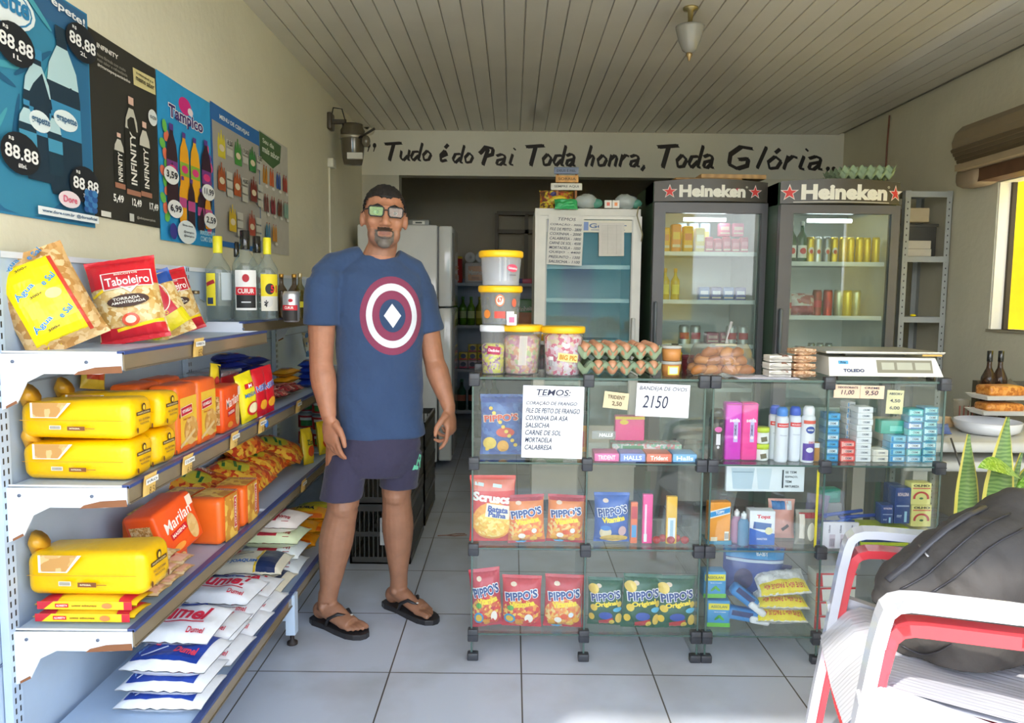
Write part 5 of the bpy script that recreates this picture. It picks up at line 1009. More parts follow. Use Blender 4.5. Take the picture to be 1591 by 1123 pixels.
carton('toothbrush_packet', 'tall yellow and white packet right of the pink one', 1034, 1051, 773, 850, YF, 'F:f0bc30', lambda w, h: [('r', w * .5, h * .3, w * .7, h * .5, 'D:e8ecf0'), ('r', w * .5, h * .3, w * .3, h * .4, 'F:a8c8d8')], .02)
for i in range(5):
    p = Vector((.54 + i * .026, CY0 + .06 + .02 * (i % 2), LV[1] + .016)); put(MB().ell((0, 0, 0), (.016, .016, .014), 'X:b83c48,d86050,8c2c38:200'), 'wrapped_sweet', f'small red wrapped sweet on the middle shelf, {("first", "second", "third", "fourth", "fifth")[i]} right of the yellow packet', 'sweet', p)
# top level
w, h = .17, .225; a = at(781, 710, Y=YF + .06); a.z = LV[2] + .002
put(pillow(w, h, .06, 'X:4068b4,3858a4,5078bc,3c60ac:30', [('r', w * .5, h * .92, w * .95, h * .1, 'F:2c4ca0'), ('t', "PIPPO'S", w * .45, h * .62, w * .8, h * .13, 'D:f0d8c8', 4, .06), ('t', "PIPPO'S", w * .45, h * .62, w * .76, h * .11, 'D:d8503c', 4, .03), ('e', w * .55, h * .38, w * .42, h * .16, 'F:d84c40'), ('e', w * .5, h * .15, w * .26, h * .2, 'F:f0b048'), ('e', w * .2, h * .2, w * .3, h * .2, 'F:e8c858')] + [('e', w * (.15 + .7 * ((i * 37) % 10) / 10), h * (.1 + .75 * ((i * 53) % 10) / 10), w * .09, h * .06, 'F:f0cc50') for i in range(9)], 12, wr=.006), 'corn_snack_bag', 'large blue snack bag with yellow shapes on the top shelf of the left counter', 'snack bag', a, rl(-4, 0, 2))
a = at(850, 710, Y=YF + .15); a.z = LV[2] + .002
put(pillow(.13, .2, .05, 'F:2c8c4c', [('e', .04, .05, .05, .05, 'D:e8e8d8')], 13), 'snack_bag', 'green bag hidden behind the handwritten stock list', 'snack bag', a, rl(-4, 0, 0))
a = at(905, 700, Y=YF + .12); a.z = LV[2] + .002
put(pillow(.04, .1, .03, 'F:e8a030', [('r', .02, .05, .02, .06, 'F:c83030')], 14), 'snack_bag', 'slim orange packet at the right edge of the stock list', 'snack bag', a, rl(-4, 0, 0))
# gum display along the front edge
for i, (x0, x1, k, tx, tc) in enumerate(((923, 962, 'F:f06cb0', 'TRIDENT', 'D:f8e8f0'), (963, 1003, 'F:8098e0', 'HALLS', 'D:e8f0f8'), (1004, 1044, 'F:f0785c', 'Trident', 'D:fff4ea'), (1045, 1083, 'F:70b4ec', 'Halls', 'D:f0f8ff'))):
    carton('gum_box', f'{("pink", "lilac blue", "salmon", "sky blue")[i]} chewing gum display box along the front of the top shelf', x0, x1, 707, 720, CY0 + .02, k, lambda w, h, tx=tx, tc=tc: [('t', tx, w * .5, h * .5, w * .7, h * .55, tc, 0, .03)], .09, lv=LV[2])
a = at(957, 684, Y=YF + .08)
carton('candy_box', 'bright pink upright candy box behind the gum display', 955, 1001, 651, 690, YF + .10, 'F:f04890', lambda w, h: [('r', w * .5, h * .92, w, h * .12, 'F:f0d040'), ('e', w * .3, h * .75, w * .3, h * .2, 'F:e8c840')], .04, lv=LV[2] + .05)
carton('candy_stand', 'low clear and green candy stand under the pink box', 950, 1060, 690, 706, YF + .09, 'X:b8c8c0,d89090,88b898,e0d0d0:50', lambda w, h: [('r', w * .3, h * .6, w * .3, h * .5, 'F:68a078')], .09, lv=LV[2])
a = at(935, 676, Y=CY0 + .012); q = MB(); q.box(-.035, 0, 0, .05, .002, .028, 'C:c8ccd0:.25'); q.decals(plane((-.035, 0, 0), (1, 0, 0), (0, 0, 1), .085, .028), .085, .028, [('t', 'HALLS', .05, .014, .05, .013, 'D:f6f6f6', 0, .05, .2)])
tag(q.build('clear_strip', None, (a.x, CY0 + .014, LV[2] + .085)), 'clear plastic strip with white lettering above the gum boxes', 'label')
# ---- right counter: toiletries
def tallpack(lab, x0, x1, y0, k, tx): carton('shampoo_pack', lab, x0, x1, y0, 722, YF, k, lambda w, h: [('r', w * .62, h * .52, w * .26, h * .4, 'D:c8b8e4'), ('t', tx, w * .55, h * .7, w * .62, h * .07, 'D:f4e4f4', 0, .03), ('t', 'CERAMIDAS', w * .6, h * .52, h * .2, w * .14, 'D:40285c', 90), ('e', w * .62, h * .4, w * .2, h * .06, 'D:f0e0f0'), ('r', w * .5, h * .97, w * .98, h * .02, 'F:c03090')], .05, lv=LV[2], r=.008, cat='toiletry')
tallpack('magenta tall shampoo pack on the top shelf', 1125, 1151, 630, 'F:d830c0', 'seda'); tallpack('hot pink tall shampoo pack right of the magenta one', 1151, 1176, 630, 'F:f4409c', 'seda')
q = MB(); a = at(1112, 722, Y=YF + .02); a.z = LV[2]
def cyl(name, lab, px, py0, Y, r, hh, body, caps, cat, draw=None, lv=LV[2]):
    a = at(px, 700, Y=Y); a.z = lv
    h = hh; q = thing(name, lab, cat, a)
    MB().lathe([(r * .93, 0), (r, .004), (r, h * .8), (r * .8, h * .84)], body, 20).build('bottle_body', q)
    c = MB().lathe([(r * .8, h * .84), (r * .86, h * .85), (r * .84, h * .95), (r * .6, h)], caps, 20); c.build('cap', q)
    if draw: wrap(0, .04, .8, -150, -30, body, draw)(q, r, h)
    return q
cyl('dark_bottle', 'black toiletry bottle with a pink and white label, left end of the top shelf', 1112, 0, YF + .02, .028, .19, 'G:38302f', 'G:28241f', 'toiletry', lambda a, b: [('e', a * .5, b * .75, a * .45, b * .14, 'F:e868b0'), ('r', a * .5, b * .5, a * .25, b * .28, 'D:e8e0e4'), ('e', a * .5, b * .3, a * .15, b * .08, 'D:e8e0e4')])
ca = at(1185, 722, Y=YF); ca.z = LV[2]
for j in range(2):
    q = thing('cream_jar', f'white cream jar with a lime lid, {("lower", "upper")[j]} of the two stacked', 'toiletry', (ca.x, ca.y + .02, LV[2] + j * .062 + .001)); MB().lathe([(.022, 0), (.025, .004), (.025, .042)], 'P:eef0ea', 22).decals(lambda u, v, e: Vector(((u - .5) * .03, -.0255 - e + abs(u - .5) ** 2 * .012, v * .04)), .03, .04, [('r', .015, .018, .022, .018, 'D:6c6448', 10)], n=4).build('jar_body', q); MB().lathe([(.0262, .042), (.0262, .058), (.024, .06)], 'P:c8dc2c', 22).build('lid', q)
sprays = [(1202, 'far left white spray can with a blue cap', .045), (1213, 'white spray can with a pale blue cap, second from left', .0), (1233, 'white spray can with a deep blue cap in the middle', .02)]
for px, lab, dy in sprays: cyl('spray_can', lab + ' of the deodorants', px, 0, YF + dy, .0225, .20, 'P:e4e8f0', 'P:3c5cc8' if px != 1213 else 'P:4c8ce0', 'toiletry', lambda a, b: [('r', a * .5, b * .84, a * .98, b * .1, 'D:e02c2c'), ('t', 'MONANGE', a * .5, b * .84, a * .7, b * .04, 'D:f4e0e0'), ('t', 'Hidratação', a * .5, b * .6, a * .5, b * .04, 'D:a8b0c0')])
cyl('spray_can', 'white and violet spray can with a round blue badge, right of the deodorants', 1254, 0, YF, .0235, .205, 'P:eceef2', 'P:f4f4f6', 'toiletry', lambda a, b: [('r', a * .5, b * .2, a, b * .4, 'F:5c3ca0'), ('r', a * .5, b * .9, a, b * .08, 'D:e05c48'), ('e', a * .5, b * .72, a * .62, b * .17, 'D:28449c'), ('t', 'NIVEA', a * .5, b * .72, a * .4, b * .04, 'D:f4f4f4', 0, .03), ('e', a * .5, b * .25, a * .5, b * .12, 'D:e4e4f0'), ('t', 'DEO', a * .6, b * .43, a * .4, b * .05, 'D:d8406c', 0, .02)])
carton('small_amber_box', 'small amber and blue box at the right end of the top shelf', 1262, 1273, 692, 722, YF, 'F:c88c40', lambda w, h: [('r', w * .5, h * .85, w * .8, h * .25, 'D:e0e8f0')], .03, lv=LV[2])
# stacks of small medicine boxes in the last bay
def stack(px0, px1, n, hh, cols, lab, Y=YF, d=.06):
    w = (px1 - px0) / CF * Y; a = at((px0 + px1) / 2, 700, Y=Y)
    for j in range(n):
        k, c2 = cols[j % len(cols)] if isinstance(cols[0], tuple) else (cols[0], cols[1])
        q = block(w, d, hh - .001, k, [('r', w * .5, hh * .5, w * .8, hh * .5, c2), ('t', 'CREME', w * .55, hh * .5, w * .45, hh * .3, 'D:3c4c64', 0, .02), ('r', w * .12, hh * .5, w * .12, hh * .7, 'F:3c98d8' if 'd8' in k else c2)], r=.002)
        put(q, 'small_carton', f'{lab}, {ORD[j]} box', 'box', (a.x + .001 * math.sin(j * 2.3), Y + .002 * (j % 2), LV[2] + .001 + j * hh), rl(0, 0, 1.5 * math.sin(j * 1.7)))
stack(1281, 1303, 7, .0255, [('F:2c90d0', 'D:50b0e0'), ('F:70b4d8', 'D:d8e8f0')], 'blue toothpaste carton in the leftmost stack')
stack(1306, 1329, 3, .0255, [('F:f04c4c', 'D:f4b0a8')], 'red carton in the short stack right of the blue cartons')
stack(1313, 1326, 10, .021, [('M:d8dce0', 'D:c0c8d0')], 'grey-white carton in the tall stack behind the red ones', YF + .07)
stack(1330, 1354, 9, .0225, [('M:f0f2f4', 'D:e2e6ea')], 'white carton in the tallest white stack')
stack(1357, 1381, 2, .0225, [('M:ece8dc', 'D:dcd8cc')], 'cream carton in the pair right of the white stack')
stack(1383, 1407, 4, .0245, [('F:68acd8', 'D:d0e8f0'), ('F:70b8d8', 'D:98d0e0')], 'pale blue carton in the middle stack')
carton('teal_box', 'teal carton lying on top of the cream pair and pale blue stack', 1367, 1406, 677, 698, YF + .03, 'F:2ca894', lambda w, h: [('r', w * .6, h * .4, w * .5, h * .4, 'D:70d0c0')], .05, lv=LV[2] + .099)
stack(1409, 1432, 8, .0245, [('F:58a8cc', 'D:b8dcec'), ('F:50b8c0', 'D:a8e0e0'), ('F:4c8cc8', 'D:e0ecf4')], 'blue and teal carton in the second stack from the right')
stack(1433, 1455, 8, .0255, [('F:48a4c4', 'D:c0e4ec'), ('F:3c94b8', 'D:a0dce0')], 'blue-green carton in the rightmost stack')
stack(1433, 1455, 0, .0225, [('M:f0f0f0', 'D:e0e0e0')], '')
# middle row, right counter
carton('photo_card_pack', 'wide white pack printed with glasses of water, hung in the upper middle bay', 1126, 1250, 730, 772, YF, 'M:e4ecf0', lambda w, h: [('p', 0, 0, [(w * .06, h * .9), (w * .36, h * .9), (w * .33, h * .1), (w * .09, h * .1)], 'D:b8ccd8'), ('p', 0, 0, [(w * .38, h * .9), (w * .58, h * .9), (w * .55, h * .1), (w * .41, h * .1)], 'D:c8d8e0'), ('r', w * .21, h * .75, w * .26, h * .03, 'D:8098a8'), ('r', w * .72, h * .5, w * .02, h * .7, 'D:303840'), ('t', 'SE TEM', w * .82, h * .76, w * .14, h * .09, 'D:404850'), ('t', 'ESPAÇO,', w * .83, h * .58, w * .16, h * .09, 'D:404850'), ('t', 'TEM', w * .79, h * .4, w * .08, h * .09, 'D:404850'), ('t', 'NATUREZA', w * .84, h * .22, w * .18, h * .09, 'D:404850')], .02, lv=LV[1] + .20)
q = thing('paper_cup_stack', 'stack of translucent plastic cups behind the orange tissue pack', 'cups', (.83, YF + .17, LV[1])); MB().lathe([(.03, 0), (.045, .12), (.05, .15), (.052, .16)], 'C:d8dcdc:.3', 20).build('cups', q)
carton('tissue_pack', 'orange tissue pack with a blue band, left end of the middle shelf', 1099, 1135, 782, 848, YF, 'F:f8a020', lambda w, h: [('p', 0, 0, [(w * .05, h * .6), (w * .95, h * .72), (w * .95, h * .9), (w * .05, h * .78)], 'D:f4f0e4'), ('p', 0, 0, [(w * .05, h * .63), (w * .95, h * .75), (w * .95, h * .87), (w * .05, h * .75)], 'D:2c98d8'), ('t', 'TOPPY', w * .5, h * .75, w * .4, h * .08, 'D:f4f4f4', 7, .04), ('r', w * .82, h * .17, w * .2, h * .22, 'D:f0ecdc'), ('t', '||||', w * .82, h * .17, w * .16, h * .14, 'D:302820'), ('r', w * .25, h * .1, w * .3, h * .1, 'D:f6e4c0')], .04, rot=4, lv=LV[1] + .006, r=.006)
carton('flat_box', 'thin teal box lying under the orange tissue pack', 1097, 1137, 845, 851, YF - .004, 'F:3c90b0', lambda w, h: [], .08, lv=LV[1], r=.001)
for i, (px, k, kk, c) in enumerate(((1143, 'C:e4a8d0:.5', 'P:f0f0f0', 'pink-labelled'), (1154, 'C:70a8d0:.6', 'P:e8f0f4', 'light blue'))):
    a = at(px, 850, Y=YF + .03 * (1 - i)); a.z = LV[1]; q = thing('acetone_bottle', f'{c} plastic bottle on the middle shelf near the white and blue pack', 'bottle', a)
    MB().lathe([(.019, 0), (.021, .004), (.021, .085), (.012, .1)], k, 18, None, True, True, 1, .7).build('bottle_body', q); MB().lathe([(.010, .1), (.010, .118), (.005, .12), (.004, .126)], kk, 14).build('cap', q)
carton('cotton_box', 'white and blue cotton box with red lettering, centre of the middle shelf', 1163, 1203, 795, 850, YF, 'M:eef2f6', lambda w, h: [('t', 'Topz', w * .55, h * .82, w * .55, h * .14, 'D:d8343c', 0, .05), ('p', 0, 0, [(0, 0), (w, 0), (w, h * .34), (w * .5, h * .38), (0, h * .5)], 'F:1868c8'), ('r', w * .5, h * .56, w * .7, h * .2, 'D:3868a8', -6), ('e', w * .76, h * .42, w * .3, h * .22, 'D:e8e4b0'), ('t', 'HASTES', w * .5, h * .18, w * .4, h * .06, 'D:e8f0f8', 0, .02)], .05, rot=-2, lv=LV[1], r=.002)
w, h = .10, .15; a = at(1212, 848, Y=YF + .08); a.z = LV[1] + .002
put(pillow(w, h, .04, 'F:f0b0a0', [('r', w * .35, h * .85, w * .5, h * .2, 'F:3878b8'), ('r', w * .6, h * .3, w * .3, h * .08, 'D:584848', 40), ('r', w * .75, h * .85, w * .2, h * .2, 'D:e4e8ec')], 15), 'razor_packet', 'salmon packet with a blue corner behind the cotton box', 'packet', a, rl(-3, 0, -3))
q = pillow(.075, .13, .03, 'C:c8c4b4:.45', [('r', .04, .11, .06, .02, 'F:b02c30'), ('r', .02, .07, .02, .09, 'D:e8e0d0'), ('e', .055, .05, .03, .07, 'D:f0ead8')], 16); a = at(1250, 848, Y=YF + .01); a.z = LV[1] + .002
put(q, 'clear_packet', 'clear packet with a red header at the right end of the middle bay', 'packet', a, rl(-3, 0, 0))
q = MB(); a = at(1266, 830, Y=YF); q.box(-.004, 0, 0, .004, .004, .285, 'P:f0dc20'); tag(q.build('yellow_strip', None, (1.105, CY0 + .012, LV[1] + .01)), 'thin yellow plastic strip standing beside the middle divider of the right counter', 'strip')
# lowest row: soap, nappies and cotton
for j in range(2):
    w, h, d = .085, .10, .06; q = block(w, d, h, 'F:3c9cd8', [('r', w * .5, h * .78, w * .9, h * .24, 'F:f0e42c'), ('t', 'ASSOLAN', w * .5, h * .78, w * .7, h * .1, 'D:506840'), ('r', w * .5, h * .08, w, h * .16, 'F:6cc83c'), ('e', w * .45, h * .36, w * .35, h * .1, 'F:3ca03c', 40), ('e', w * .6, h * .36, w * .35, h * .1, 'F:58b83c', -40), ('t', 'lava-roupas', w * .55, h * .58, w * .5, h * .06, 'D:d8ecf4')], r=.006)
    put(q, 'soap_powder_pack', f'blue and green detergent pack with a yellow label, {("lower", "upper")[j]} one', 'detergent', (.782 - .018 * j, YF + .01, LV[0] + .001 + j * .112), rl(0, 0, -3 + 4 * j))
w, h = .24, .20
a = Vector((.93, YF + .10, LV[0] + .08))
put(pillow(w, h, .09, 'F:2c4c9c', [('r', w * .5, h * .88, w * .95, h * .2, 'F:2c98d8'), ('t', 'BABY', w * .6, h * .88, w * .2, h * .07, 'D:e0f0f8', 0, .03), ('r', w * .5, h * .74, w * .95, h * .05, 'D:c8d8e8'), ('e', w * .3, h * .4, w * .3, h * .4, 'F:3c3c68')], 17, wr=.006), 'nappy_pack', 'large blue nappy pack standing behind the brush packs', 'nappy pack', a, rl(-6, 3, -3))
for j, (dx, dz, ro) in enumerate(((.0, .075, 38), (.0, .01, 10))):
    q = thing('brush_pack', f'blue brush pack with a white handle, {("upper tilted", "lower flat")[j]} one', 'brush', (.885, YF, LV[0] + dz + .03), (0, R(ro), 0))
    MB().rbox(-.07, 0, -.018, .045, .05, .028, .012, 'F:4090d8').decals(plane((-.07, 0, -.018), (1, 0, 0), (0, 0, 1), .115, .046), .115, .046, [('r', .05, .03, .08, .02, 'F:2c3c78')]).build('blue_cover', q); MB().rbox(.01, -.012, -.014, .085, .03, .012, .01, 'P:f2f4f6', seg=3).build('handle', q)
for j in range(3):
    w, h = .19, .12; q = pillow(w, h, .055, 'X:f2f2ee,e6e6e2,fafaf6,dcdcd4:50', [('r', w * .5, h * .22, w * .94, h * .38, 'F:f4e020', 2), ('t', 'LEVE 60g 2 PAGUE 40g', w * .5, h * .22, w * .8, h * .2, 'D:d8482c', 180, .02)], 20 + j, wr=.006)
    put(q, 'cotton_pack', f'white cotton wool pack with a yellow printed band, {ORD[j]} of the pile', 'cotton pack', (1.01 + .004 * j, YF - .02, LV[0] + .035 + j * .052), rl(-64 if j == 2 else -76, -6 if j == 2 else 0, -2))
put(pillow(.15, .12, .05, 'F:34346c', [('t', 'PIPPO', .07, .07, .09, .03, 'D:e8e0e0', 6, .04), ('e', .03, .03, .06, .05, 'F:e87030')], 24), 'cotton_pack', 'dark violet pack peeping over the cotton wool', 'cotton pack', (.99, YF + .09, LV[0] + .10), rl(-6, 10, 0))
# last bay, middle: razors, boxes; lowest: soap bars
for j in range(4):
    w, h, d = .15, .052, .08; q = block(w, d, h, 'M:f2f0e8', [('r', w * .5, h * .93, w, h * .14, 'F:d8242c'), ('p', 0, 0, [(0, 0), (w * .18, 0), (w * .14, h), (0, h)], 'F:d8242c'), ('e', w * .5, h * .35, w * .1, h * .18, 'D:404048', 30)], r=.003)
    put(q, 'soap_box', f'white box with red bands on the lowest shelf, {ORD[j]} in the stack', 'box', (1.21, YF, LV[0] + .001 + j * .0545), rl(0, 0, 3 * math.sin(j)))
carton('label_card', 'white card with three columns of small print in the last bay', 1275, 1334, 808, 851, CY0 + .025, 'M:ece8f0', lambda w, h: [('t', 'Gillette', w * (.2 + .3 * i), h * .75, h * .3, w * .05, 'D:504860', 90) for i in range(3)] + [('r', w * (.28 + .3 * i), h * .3, w * .16, h * .5, 'D:d0c0cc') for i in range(3)] + [('t', '|||||', w * (.28 + .3 * i), h * .25, w * .12, h * .3, 'D:605468') for i in range(3)], .012, lv=LV[1])
for i, (x, k, ro, L_) in enumerate(((1.17, 'P:2c58b8', 12, .10), (1.22, 'P:2444a0', -18, .13), (1.27, 'P:3868c8', 22, .12), (1.31, 'P:2c4cb0', -10, .11), (1.25, 'P:2c50b4', 6, .15))):
    q = thing('razor', f'blue disposable razor in the tray behind the white card, {("first", "second", "third", "fourth", "fifth")[i]} from the left', 'razor', (x, YF + .05, LV[1] + .055 + .012 * i)); MB().tube([(-L_ / 2, 0, 0), (L_ / 2, .01, .012)], .007, k, 8, Matrix.Rotation(R(ro), 4, 'Z')).build('handle', q); MB().rbox(-L_ / 2 - .02, -.018, -.006, -L_ / 2, .018, .006, .003, k, Matrix.Rotation(R(ro), 4, 'Z')).build('razor_head', q)
q = MB(); q.rbox(1.13, YF + .01, LV[1], 1.36, YF + .11, LV[1] + .048, .004, 'P:3c50a0'); tag(q.build('razor_tray'), 'blue tray holding the disposable razors', 'tray')
put(pillow(.09, .15, .03, 'C:b8a8cc:.5', [('e', .045, .07, .05, .09, 'F:584c78')], 25), 'hairnet_packet', 'clear lilac packet standing at the left of the last bay', 'packet', (1.165, YF + .12, LV[1] + .01), rl(-5, 8, 0))
q = block(.085, .05, .055, 'P:2c9c84', [('r', .04, .03, .06, .02, 'P:40b098')], r=.006); put(q, 'green_sponge', 'green sponge box at the back of the last bay', 'box', (1.255, YF + .18, LV[1] + .11), rl(0, 0, 8)); put(block(.09, .05, .11, 'M:a8a4a0', r=.004), 'grey_box', 'grey box under the green sponge', 'box', (1.255, YF + .18, LV[1]), (0, 0, 0))
NV = 'F:2c4488'
def nb(w, h): return [('t', 'NOVALGINA', w * .5, h * .82, w * .7, h * .1, 'D:f0d8e0', 0, .03), ('r', w * .5, h * .5, w * .8, h * .04, 'D:a8b8d8'), ('r', w * .7, h * .2, w * .16, h * .3, 'D:a0d0e8'), ('t', 'mg', w * .3, h * .2, w * .3, h * .1, 'D:c8d4ec')]
carton('medicine_box', 'low dark blue medicine box left of the tall ones in the last bay', 1368, 1387, 792, 822, YF, NV, nb, .05, lv=LV[1] + .085)
carton('medicine_box', 'tall dark blue medicine box with a pale bar, last bay', 1388, 1413, 764, 822, YF, NV, nb, .05, lv=LV[1] + .085)
carton('medicine_box', 'dark blue medicine box behind and left of the tall one', 1377, 1398, 764, 820, YF + .06, 'F:2c3c74', nb, .04, lv=LV[1] + .085)
carton('base_box', 'lime and navy carton under the dark blue medicine boxes', 1336, 1412, 822, 852, YF, 'F:d8e42c', lambda w, h: [('r', w * .5, h * .35, w, h * .28, 'F:2c4478')], .1, lv=LV[1])
def olho(w, h): return [('t', 'OLHO', w * .5, h * .88, w * .8, h * .11, 'D:50482c', 0, .06), ('r', w * .5, h * .76, w * .86, h * .06, 'D:e0785c'), ('o', w * .5, h * .32, w * .8, h * .6, 'D:c83c3c', .72), ('r', w * .5, h * .14, w * .84, h * .26, 'F:f4ec90'), ('e', w * .5, h * .3, w * .2, h * .1, 'D:487040')]
carton('yellow_box', 'yellow box with a red arch, lower of the pair at the right end', 1414, 1446, 790, 825, YF, 'F:f4ec90', olho, .05, lv=LV[1] + .075)
carton('yellow_box', 'yellow box with a red arch, upper of the pair at the right end', 1414, 1446, 754, 789, YF, 'F:f4ec90', olho, .05, lv=LV[1] + .075 + .082)
carton('base_box', 'pale carton under the two yellow boxes', 1413, 1448, 826, 852, YF, 'M:e0dcc8', lambda w, h: [], .06, lv=LV[1])
# ------------------------------------------------------------------ on the counter
def tub(lab, px, py0, py1, rt, lidk, body, sticker, fill=None, base=None, Y=CY0 + .12, name='plastic_tub', lidh=.018, fk=None):
    a = at(px, py1, Y=Y); b2 = at(px, py0, Y=Y); z0 = base if base is not None else CT; H_ = b2.z - a.z
    q = thing(name, lab, 'tub', (a.x, Y, z0 + .001)); rb = rt * .86
    MB().lathe([(rb, 0), (rt * .97, H_ - lidh), (rt * .97, H_ - lidh)], body, 28, caps=False).lathe([(0, .001), (rb, .001)], body, 28, caps=False).build('tub_body', q)
    MB().lathe([(rt * 1.02, H_ - lidh - .006), (rt * 1.06, H_ - lidh), (rt * 1.06, H_ - .004), (rt * 1.0, H_)], lidk, 28).build('lid', q)
    if sticker: wrap(0, .12, .86, -140, -40, 'C:f0f0f0:.05', sticker, 'sticker')(q, rt * .955, H_)
    if fill: 
        f = MB(); f.lathe([(rb * .92, .004), (rt * .90, H_ * fill * .9), (rt * .7, H_ * fill)], fk, 24); f.build('contents', q)
    return q, z0 + H_
CLR = 'C:d8dde0:.22'; CLS = 'C:eceef0:.12'
Yt = CY0 + .13
q, zt = tub('clear jar of yellow and purple sweets with a white lid, under the tub stack', 766, 507, 582, .047, 'P:e8ecf0', CLS, lambda a, b: [('r', a * .55, b * .5, a * .6, b * .22, 'F:b02c54', -6), ('t', 'Dadinho', a * .55, b * .5, a * .5, b * .08, 'D:f4e0e4', -6, .03)], .62, fk='X:e8e02c,8c3c74,f0ec50,d8d83c,c8a0b8:60')
q, z2 = tub('yellow-lidded tub of colourful sweets, second on the counter top', 810, 507, 582, .076, 'P:ffc61c', CLS, lambda a, b: [('p', a * .5, 0, [(-a * .1, b * .1), (a * .12, b * .1), (a * .16, b * .9), (-a * .06, b * .9)], 'C:f0ece0:.5')], .78, Y=Yt + .01, fk='X:e8a87c,b8cc8c,f0c8b8,c87c94,e4dca0,d89cac:46')
q, z3 = tub('yellow-lidded tub of pink lollipops at the right of the tubs', 874, 508, 583, .076, 'P:ffc61c', CLS, lambda a, b: [('r', a * .62, b * .35, a * .6, b * .22, 'D:f0dc90', -6), ('t', 'BIG PIC', a * .62, b * .35, a * .5, b * .14, 'D:c88c2c', -6, .04), ('r', a * .12, b * .25, a * .14, b * .25, 'D:e8e4e4'), ('t', '||||', a * .12, b * .2, a * .11, b * .16, 'D:303030')], .86, Y=CY0 + .10, fk='X:f0e0e8,e8608c,f8f0f4,d83c6c,f4c0d0,e8d8b0:44')
# lollipop sticks
for i in range(9):
    a = at(862 + i * 4, 540 + (i % 3) * 8, Y=CY0 + .08); 
zs = max(zt, z2) + .002
q, z4 = tub('middle tub of the stack, clear with round orange stickers', 777, 447, 506, .077, 'P:ffc61c', CLR, lambda a, b: [('e', a * .5, b * .68, a * .26, b * .42, 'F:e07c50'), ('e', a * .5, b * .68, a * .2, b * .32, 'D:f4e4d0'), ('t', '67', a * .5, b * .7, a * .14, b * .18, 'D:d05030', 0, .04), ('r', a * .5, b * .18, a * .3, b * .24, 'F:d84c40'), ('e', a * .12, b * .2, a * .22, b * .3, 'F:e88c40'), ('r', a * .8, b * .15, a * .24, b * .3, 'D:f4e8ec'), ('e', a * .92, b * .6, a * .16, b * .3, 'F:d86850')], Y=Yt, base=zs)
q, z5 = tub('top tub of the stack, cloudy with a small red sticker', 778, 394, 447, .077, 'P:ffc61c', 'C:dde2ea:.45', lambda a, b: [('e', a * .86, b * .5, a * .36, b * .3, 'D:e0506c', -6), ('t', 'Guloseimas', a * .86, b * .5, a * .3, b * .1, 'D:f8e8ec', -6, .02), ('t', 'doces', a * .86, b * .24, a * .2, b * .06, 'D:50505c')], Y=Yt, base=z4 + .002)
tub('small dark jar with a yellow lid behind, between the two big tubs', 842, 525, 580, .034, 'P:ffc61c', CLR, None, .7, Y=CY0 + .27, fk='X:5c2430,8c3848,3c2028:60')
put(block(.035, .004, .04, 'M:f2f2f2', [('r', .0175, .02, .02, .02, 'F:e06c90')], r=.001), 'price_card', 'small white and pink card resting on the tub of colourful sweets', 'card', (at(795, 500, Y=CY0 + .05).x, CY0 + .055, z2 + .001), (0, 0, 0))
# egg trays: 6 x 5 cups
def tray_mesh(dx=.05, dy=.05, nx=6, ny=5, hgt=.048):
    q = MB(); NX, NY = nx * 8, ny * 8
    def f(u, v, e=0):
        x, y = u * nx * dx, v * ny * dy; cx, cy = math.cos(2 * PI * x / dx), math.cos(2 * PI * y / dy)
        k = (cx + cy) / 2     # peaks at corners between cups
        z = .026 + .026 * k * abs(k) ** -.3 if abs(k) > 1e-4 else .026
        return Vector((x - nx * dx / 2, y, z + .002 + e))
    q.grid(lambda u, v: f(u, v), NX, NY, 'M:9fb492'); q.grid(lambda u, v: f(u, v, -.0015), NX, NY, 'M:9fb492', flip=True); return q
tx = at(963, 585, Y=CY0 + .03).x
tm = tray_mesh(); egg = None
def egg_mesh():
    return MB().lathe([(.0205 * math.sin(t) * (1 + .09 * math.cos(t)) if 0 < t < PI else 0, .027 + .027 * math.cos(t)) for t in [PI * i / 12 for i in range(13)]], 'P:c8906e', 18)
TZ = (CT + .003, CT + .060)
for lvl in (0, 1):
    z = TZ[lvl]
    o = tm.build('egg_tray'); o.location = (tx, CY0 + .03, z); tag(o, ('lower', 'upper')[lvl] + ' green pulp tray of the two holding eggs on the counter', 'egg tray')
    for j in range(5):
        for i in range(6):
            if lvl == 0 and j > 0: continue
            if lvl == 0 and i == 0: continue
            loc = (tx - .15 + .025 + .05 * i, CY0 + .03 + .025 + .05 * j, z + (.008 if lvl else .004))
            r_ = (R(5 * math.sin(i * 3 + j)), R(5 * math.cos(i * 2 + j * 2)), i)
            lb_, gr = (('brown egg sitting in the upper green egg tray', 'eggs in the upper tray') if lvl else ('brown egg showing through the gap between the two green egg trays', 'eggs in the lower tray'))
            if egg is None: egg = put(egg_mesh(), 'egg', lb_, 'egg', loc, r_, gr)
            else: dup(egg, loc, r_, lb_, gr)
